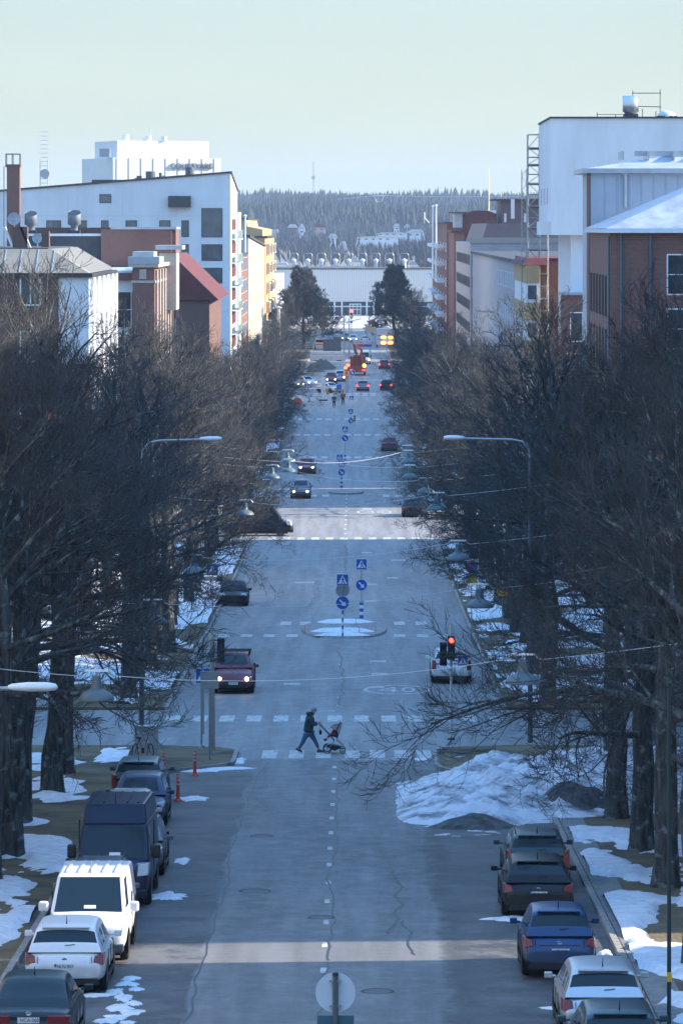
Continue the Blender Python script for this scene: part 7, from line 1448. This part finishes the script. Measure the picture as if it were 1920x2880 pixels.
def shoe(cx, cz, sy, ang):
    o = MB(); L_ = .27; n = 12; prof = [(-.08,.034,.05),(-.02,.046,.09),(.06,.044,.075),(.13,.048,.05),(.18,.036,.03)]
    for t, w_, h in prof:
        for k in range(n):
            a = 2*math.pi*k/n; x_, z_ = t, max(-.012, math.sin(a))*h if math.sin(a) > 0 else math.sin(a)*.012
            o.v.append((cx+x_*math.cos(ang)-z_*math.sin(ang), sy+math.cos(a)*w_, cz+x_*math.sin(ang)+z_*math.cos(ang)))
    for i in range(len(prof)-1):
        for k in range(n): o.f.append((i*n+k,i*n+(k+1)%n,(i+1)*n+(k+1)%n,(i+1)*n+k)); o.m.append(0)
    o.f.append(tuple(range(n))); o.m.append(0); o.f.append(tuple((len(prof)-1)*n+k for k in range(n))); o.m.append(0); sh = o.build('shoe', boot, p, smooth=True)
    o = MB(); o.hexa([(cx+a*math.cos(ang)-c*math.sin(ang), sy+bb, cz+a*math.sin(ang)+c*math.cos(ang)) for a, bb, c in ((-.09,-.042,-.03),(.185,-.042,-.03),(.185,.042,-.03),(-.09,.042,-.03),(-.09,-.042,-.011),(.185,-.042,-.011),(.185,.042,-.011),(-.09,.042,-.011))]); o.build('sole', sole, sh, bevel=.006)
shoe(lx(150), .115, -.09, R(-24)); shoe(lx(668), .032, .09, R(3))
# stroller
st = empty('stroller', (X(905,Yw), Yw, gw+.006), 0, 'stroller with grey hood and chrome frame pushed over the crossing', 'stroller'); chrome = mat('chrome_tube',(.55,.6,.66),.25,.9); hoodm = mat('hood_grey',(.33,.31,.32),.8,var=.08,scale=8)
for sy in (-.27,.27):
    for cx_, rr in ((872,104),(1250,72)):
        cxx, r_ = lx(cx_), rr*s/8.711*1.0; b = MB(); n = 26; b.tube([(cxx+math.cos(2*math.pi*k/n)*r_*.9, sy, r_+math.sin(2*math.pi*k/n)*r_*.9) for k in range(n+1)], r_*.13, 7, False); w_ = b.build('wheel', tyre, st, smooth=True)
        b = MB()
        for k in range(6): a = 2*math.pi*k/6; b.tube([(cxx,sy,r_),(cxx+math.cos(a)*r_*.85,sy,r_+math.sin(a)*r_*.85)],.008,4)
        b.cyl((cxx,sy-.02,r_),.03,.04,10,'y'); b.build('spokes', chrome, w_)
for sy in (-.24,.24):
    tube_part(st,'handle_tube',[(lx(675),sy*.9,lz(545)),(lx(900),sy*.9,lz(785)),(lx(1050),sy*.9,lz(960))],.014,black,6); tube_part(st,'rear_leg',[(lx(1050),sy,lz(960)),(lx(935),sy,lz(1100)),(lx(872),sy,lz(1165))],.013,chrome,6); tube_part(st,'front_leg',[(lx(1090),sy*.8,lz(930)),(lx(1270),sy*.8,lz(1070)),(lx(1250),sy,lz(1200))],.016,chrome,6)
tube_part(st,'handlebar',[(lx(680),-.22,lz(540)),(lx(680),.22,lz(540))],.017,black,8)
b = MB(); b.prism([(lx(985),lz(1030)),(lx(1240),lz(1090)),(lx(1200),lz(1130)),(lx(1060),lz(1195)),(lx(980),lz(1170)),(lx(850),lz(1090)),(lx(900),lz(1040))],-.2,.2); b.build('basket', black, st, bevel=.02)
b = MB(); b.prism([(lx(950),lz(830)),(lx(1080),lz(870)),(lx(1130),lz(900)),(lx(1160),lz(750)),(lx(1230),lz(520)),(lx(1180),lz(490)),(lx(1060),lz(760)),(lx(950),lz(790))],-.19,.19); b.build('seat_shell', black, st, bevel=.02)
b = MB(); b.prism([(lx(1110),lz(690)),(lx(1150),lz(830)),(lx(1190),lz(720)),(lx(1245),lz(520)),(lx(1190),lz(475))],-.205,.205); b.build('seat_back_cover', hoodm, st, bevel=.02)
b = MB(); cx_, cz_ = lx(1110), lz(700); n = 9
for k in range(n):
    a = R(158)+(R(62)-R(158))*k/(n-1); rr = (.31 if k % 2 == 0 else .29)
    for j in range(9): t = -1+2*j/8; b.v.append((cx_+math.cos(a)*rr*(1-.12*t*t), t*.215, cz_+math.sin(a)*rr*(1-.12*t*t)))
for j in range(9): b.v.append((cx_, (-1+2*j/8)*.215, cz_))
for k in range(n-1):
    for j in range(8): b.f.append((k*9+j,k*9+j+1,(k+1)*9+j+1,(k+1)*9+j)); b.m.append(0)
    for j in (0,8): b.f.append((k*9+j,(k+1)*9+j,n*9+j)); b.m.append(0)
b.build('hood', hoodm, st)
tube_part(st,'hood_strap',[(lx(1185),-.22,lz(500)),(lx(1100),-.22,lz(680))],.018,black,6)
b = MB(); ellipsoid(b,(lx(705),-.24,lz(730)),.055,.05,.10); bag = b.build('hand_bag', black, None, smooth=True); bag.location = (X(905,Yw),Yw,gw); tag(bag,'small black bag hanging from the stroller handle','bag'); tube_part(bag,'strap',[(lx(690),-.24,lz(660)),(lx(685),-.23,lz(560))],.006,black,4)
ch = empty('person', (X(905,Yw), Yw, gw+.006), 0, 'small child in pink snowsuit and dark boots sitting in the stroller', 'person'); pink = mat('pink_suit',(.55,.02,.12),.8,var=.15,scale=14)
skinmesh('body', [[((lx(1040),0,lz(790)),.09,.10),((lx(1075),0,lz(700)),.085,.10),((lx(1085),0,lz(640)),.04,.04),((lx(1085),0,lz(590)),.07,.065)],[0,((lx(960),-.07,lz(800)),.05,.05),((lx(870),-.07,lz(890)),.042,.042)],[0,((lx(960),.07,lz(800)),.05,.05),((lx(870),.07,lz(890)),.042,.042)],[1,((lx(1040),-.12,lz(710)),.038,.038),((lx(985),-.11,lz(745)),.032,.032)],[1,((lx(1040),.12,lz(710)),.038,.038),((lx(985),.11,lz(745)),.032,.032)]], pink, ch)
for sy in (-.07,.07):
    skinmesh('boot', [[((lx(862),sy,lz(905)),.04),((lx(825),sy,lz(960)),.036),((lx(785),sy,lz(915)),.030)]], black, ch, 1)
# walkers in the distance
def walker(nx, ny0, ny1, Y, label, top, legs, back=None, turn=0, hat=None, step=.16):
    h = 1.76; k = 1.0; e = empty('person', (X(nx,Y),Y,gz(Y)+.005), turn, label, 'person')
    skinmesh('body', [[((0,0,.92),.10,.09),((0,0,1.15),.10,.085),((0,0,1.38),.11,.08),((0,0,1.48),.06,.06),((0,-.01,1.60),.085,.09),((0,-.01,1.67),.08,.085)],[0,((-.10,-.05,.85),.07,.07),((-.10,-step,.48),.055,.055),((-.10,-step-.02,.10),.045,.045)],[0,((.10,.05,.85),.07,.07),((.10,step,.48),.055,.055),((.10,step+.1,.12),.045,.045)],
      [2,((-.21,0,1.38),.06,.06),((-.26,.03,1.10),.045,.045),((-.27,-.05,.84),.035,.035)],[2,((.21,0,1.38),.06,.06),((.26,-.03,1.10),.045,.045),((.27,.05,.84),.035,.035)]], skin, e, 1)
    skinmesh('jacket', [[((0,0,.86),.17,.14),((0,0,1.15),.16,.135),((0,0,1.38),.18,.13),((0,0,1.49),.08,.08)],[2,((-.22,0,1.38),.08,.08),((-.27,.03,1.10),.062,.062),((-.28,-.04,.90),.05,.05)],[2,((.22,0,1.38),.08,.08),((.27,-.03,1.10),.062,.062),((.28,.04,.90),.05,.05)]], top, e, 1)
    skinmesh('trousers', [[((0,0,.90),.14,.125),((-.10,-.05,.83),.10,.10),((-.10,-step,.48),.078,.078),((-.10,-step-.02,.12),.06,.06)],[0,((.10,.05,.83),.10,.10),((.10,step,.48),.078,.078),((.10,step+.1,.14),.06,.06)]], legs, e, 1)
    b = MB(); ellipsoid(b,(0,.0,1.70),.10,.105,.09); b.build('hair' if hat is None else 'hat', hat or mat('hair_dark',(.03,.02,.018),.7), e, smooth=True)
    for sx, yy in ((-.1,-step-.05),(.1,step+.08)): b = MB(); b.box(sx-.05,sx+.05,yy-.14,yy+.12,0,.10); b.build('shoe', black, e, bevel=.02)
    if back: b = MB(); b.box(-.17,.17,-.28,-.12,1.0,1.42); b.build('backpack', back, e, bevel=.04)
    return e
walker(939,1113,1149,553,'walker in dark green jacket on the far walkway, left of two',mat('jacket_green',(.02,.06,.06),.8),mat('trousers_dark',(.012,.016,.022),.85))
walker(964,1110,1143,562,'walker with red backpack on the far walkway, right of two',mat('jacket_black',(.015,.016,.02),.8),mat('trousers_dark',(.012,.016,.022),.85),mat('pack_red',(.35,.03,.04),.7))
walker(1040,900,921,960,'walker in ochre coat crossing the sunlit plaza',mat('coat_ochre',(.42,.22,.08),.8),mat('trousers_brown',(.15,.09,.06),.85),None,R(90))
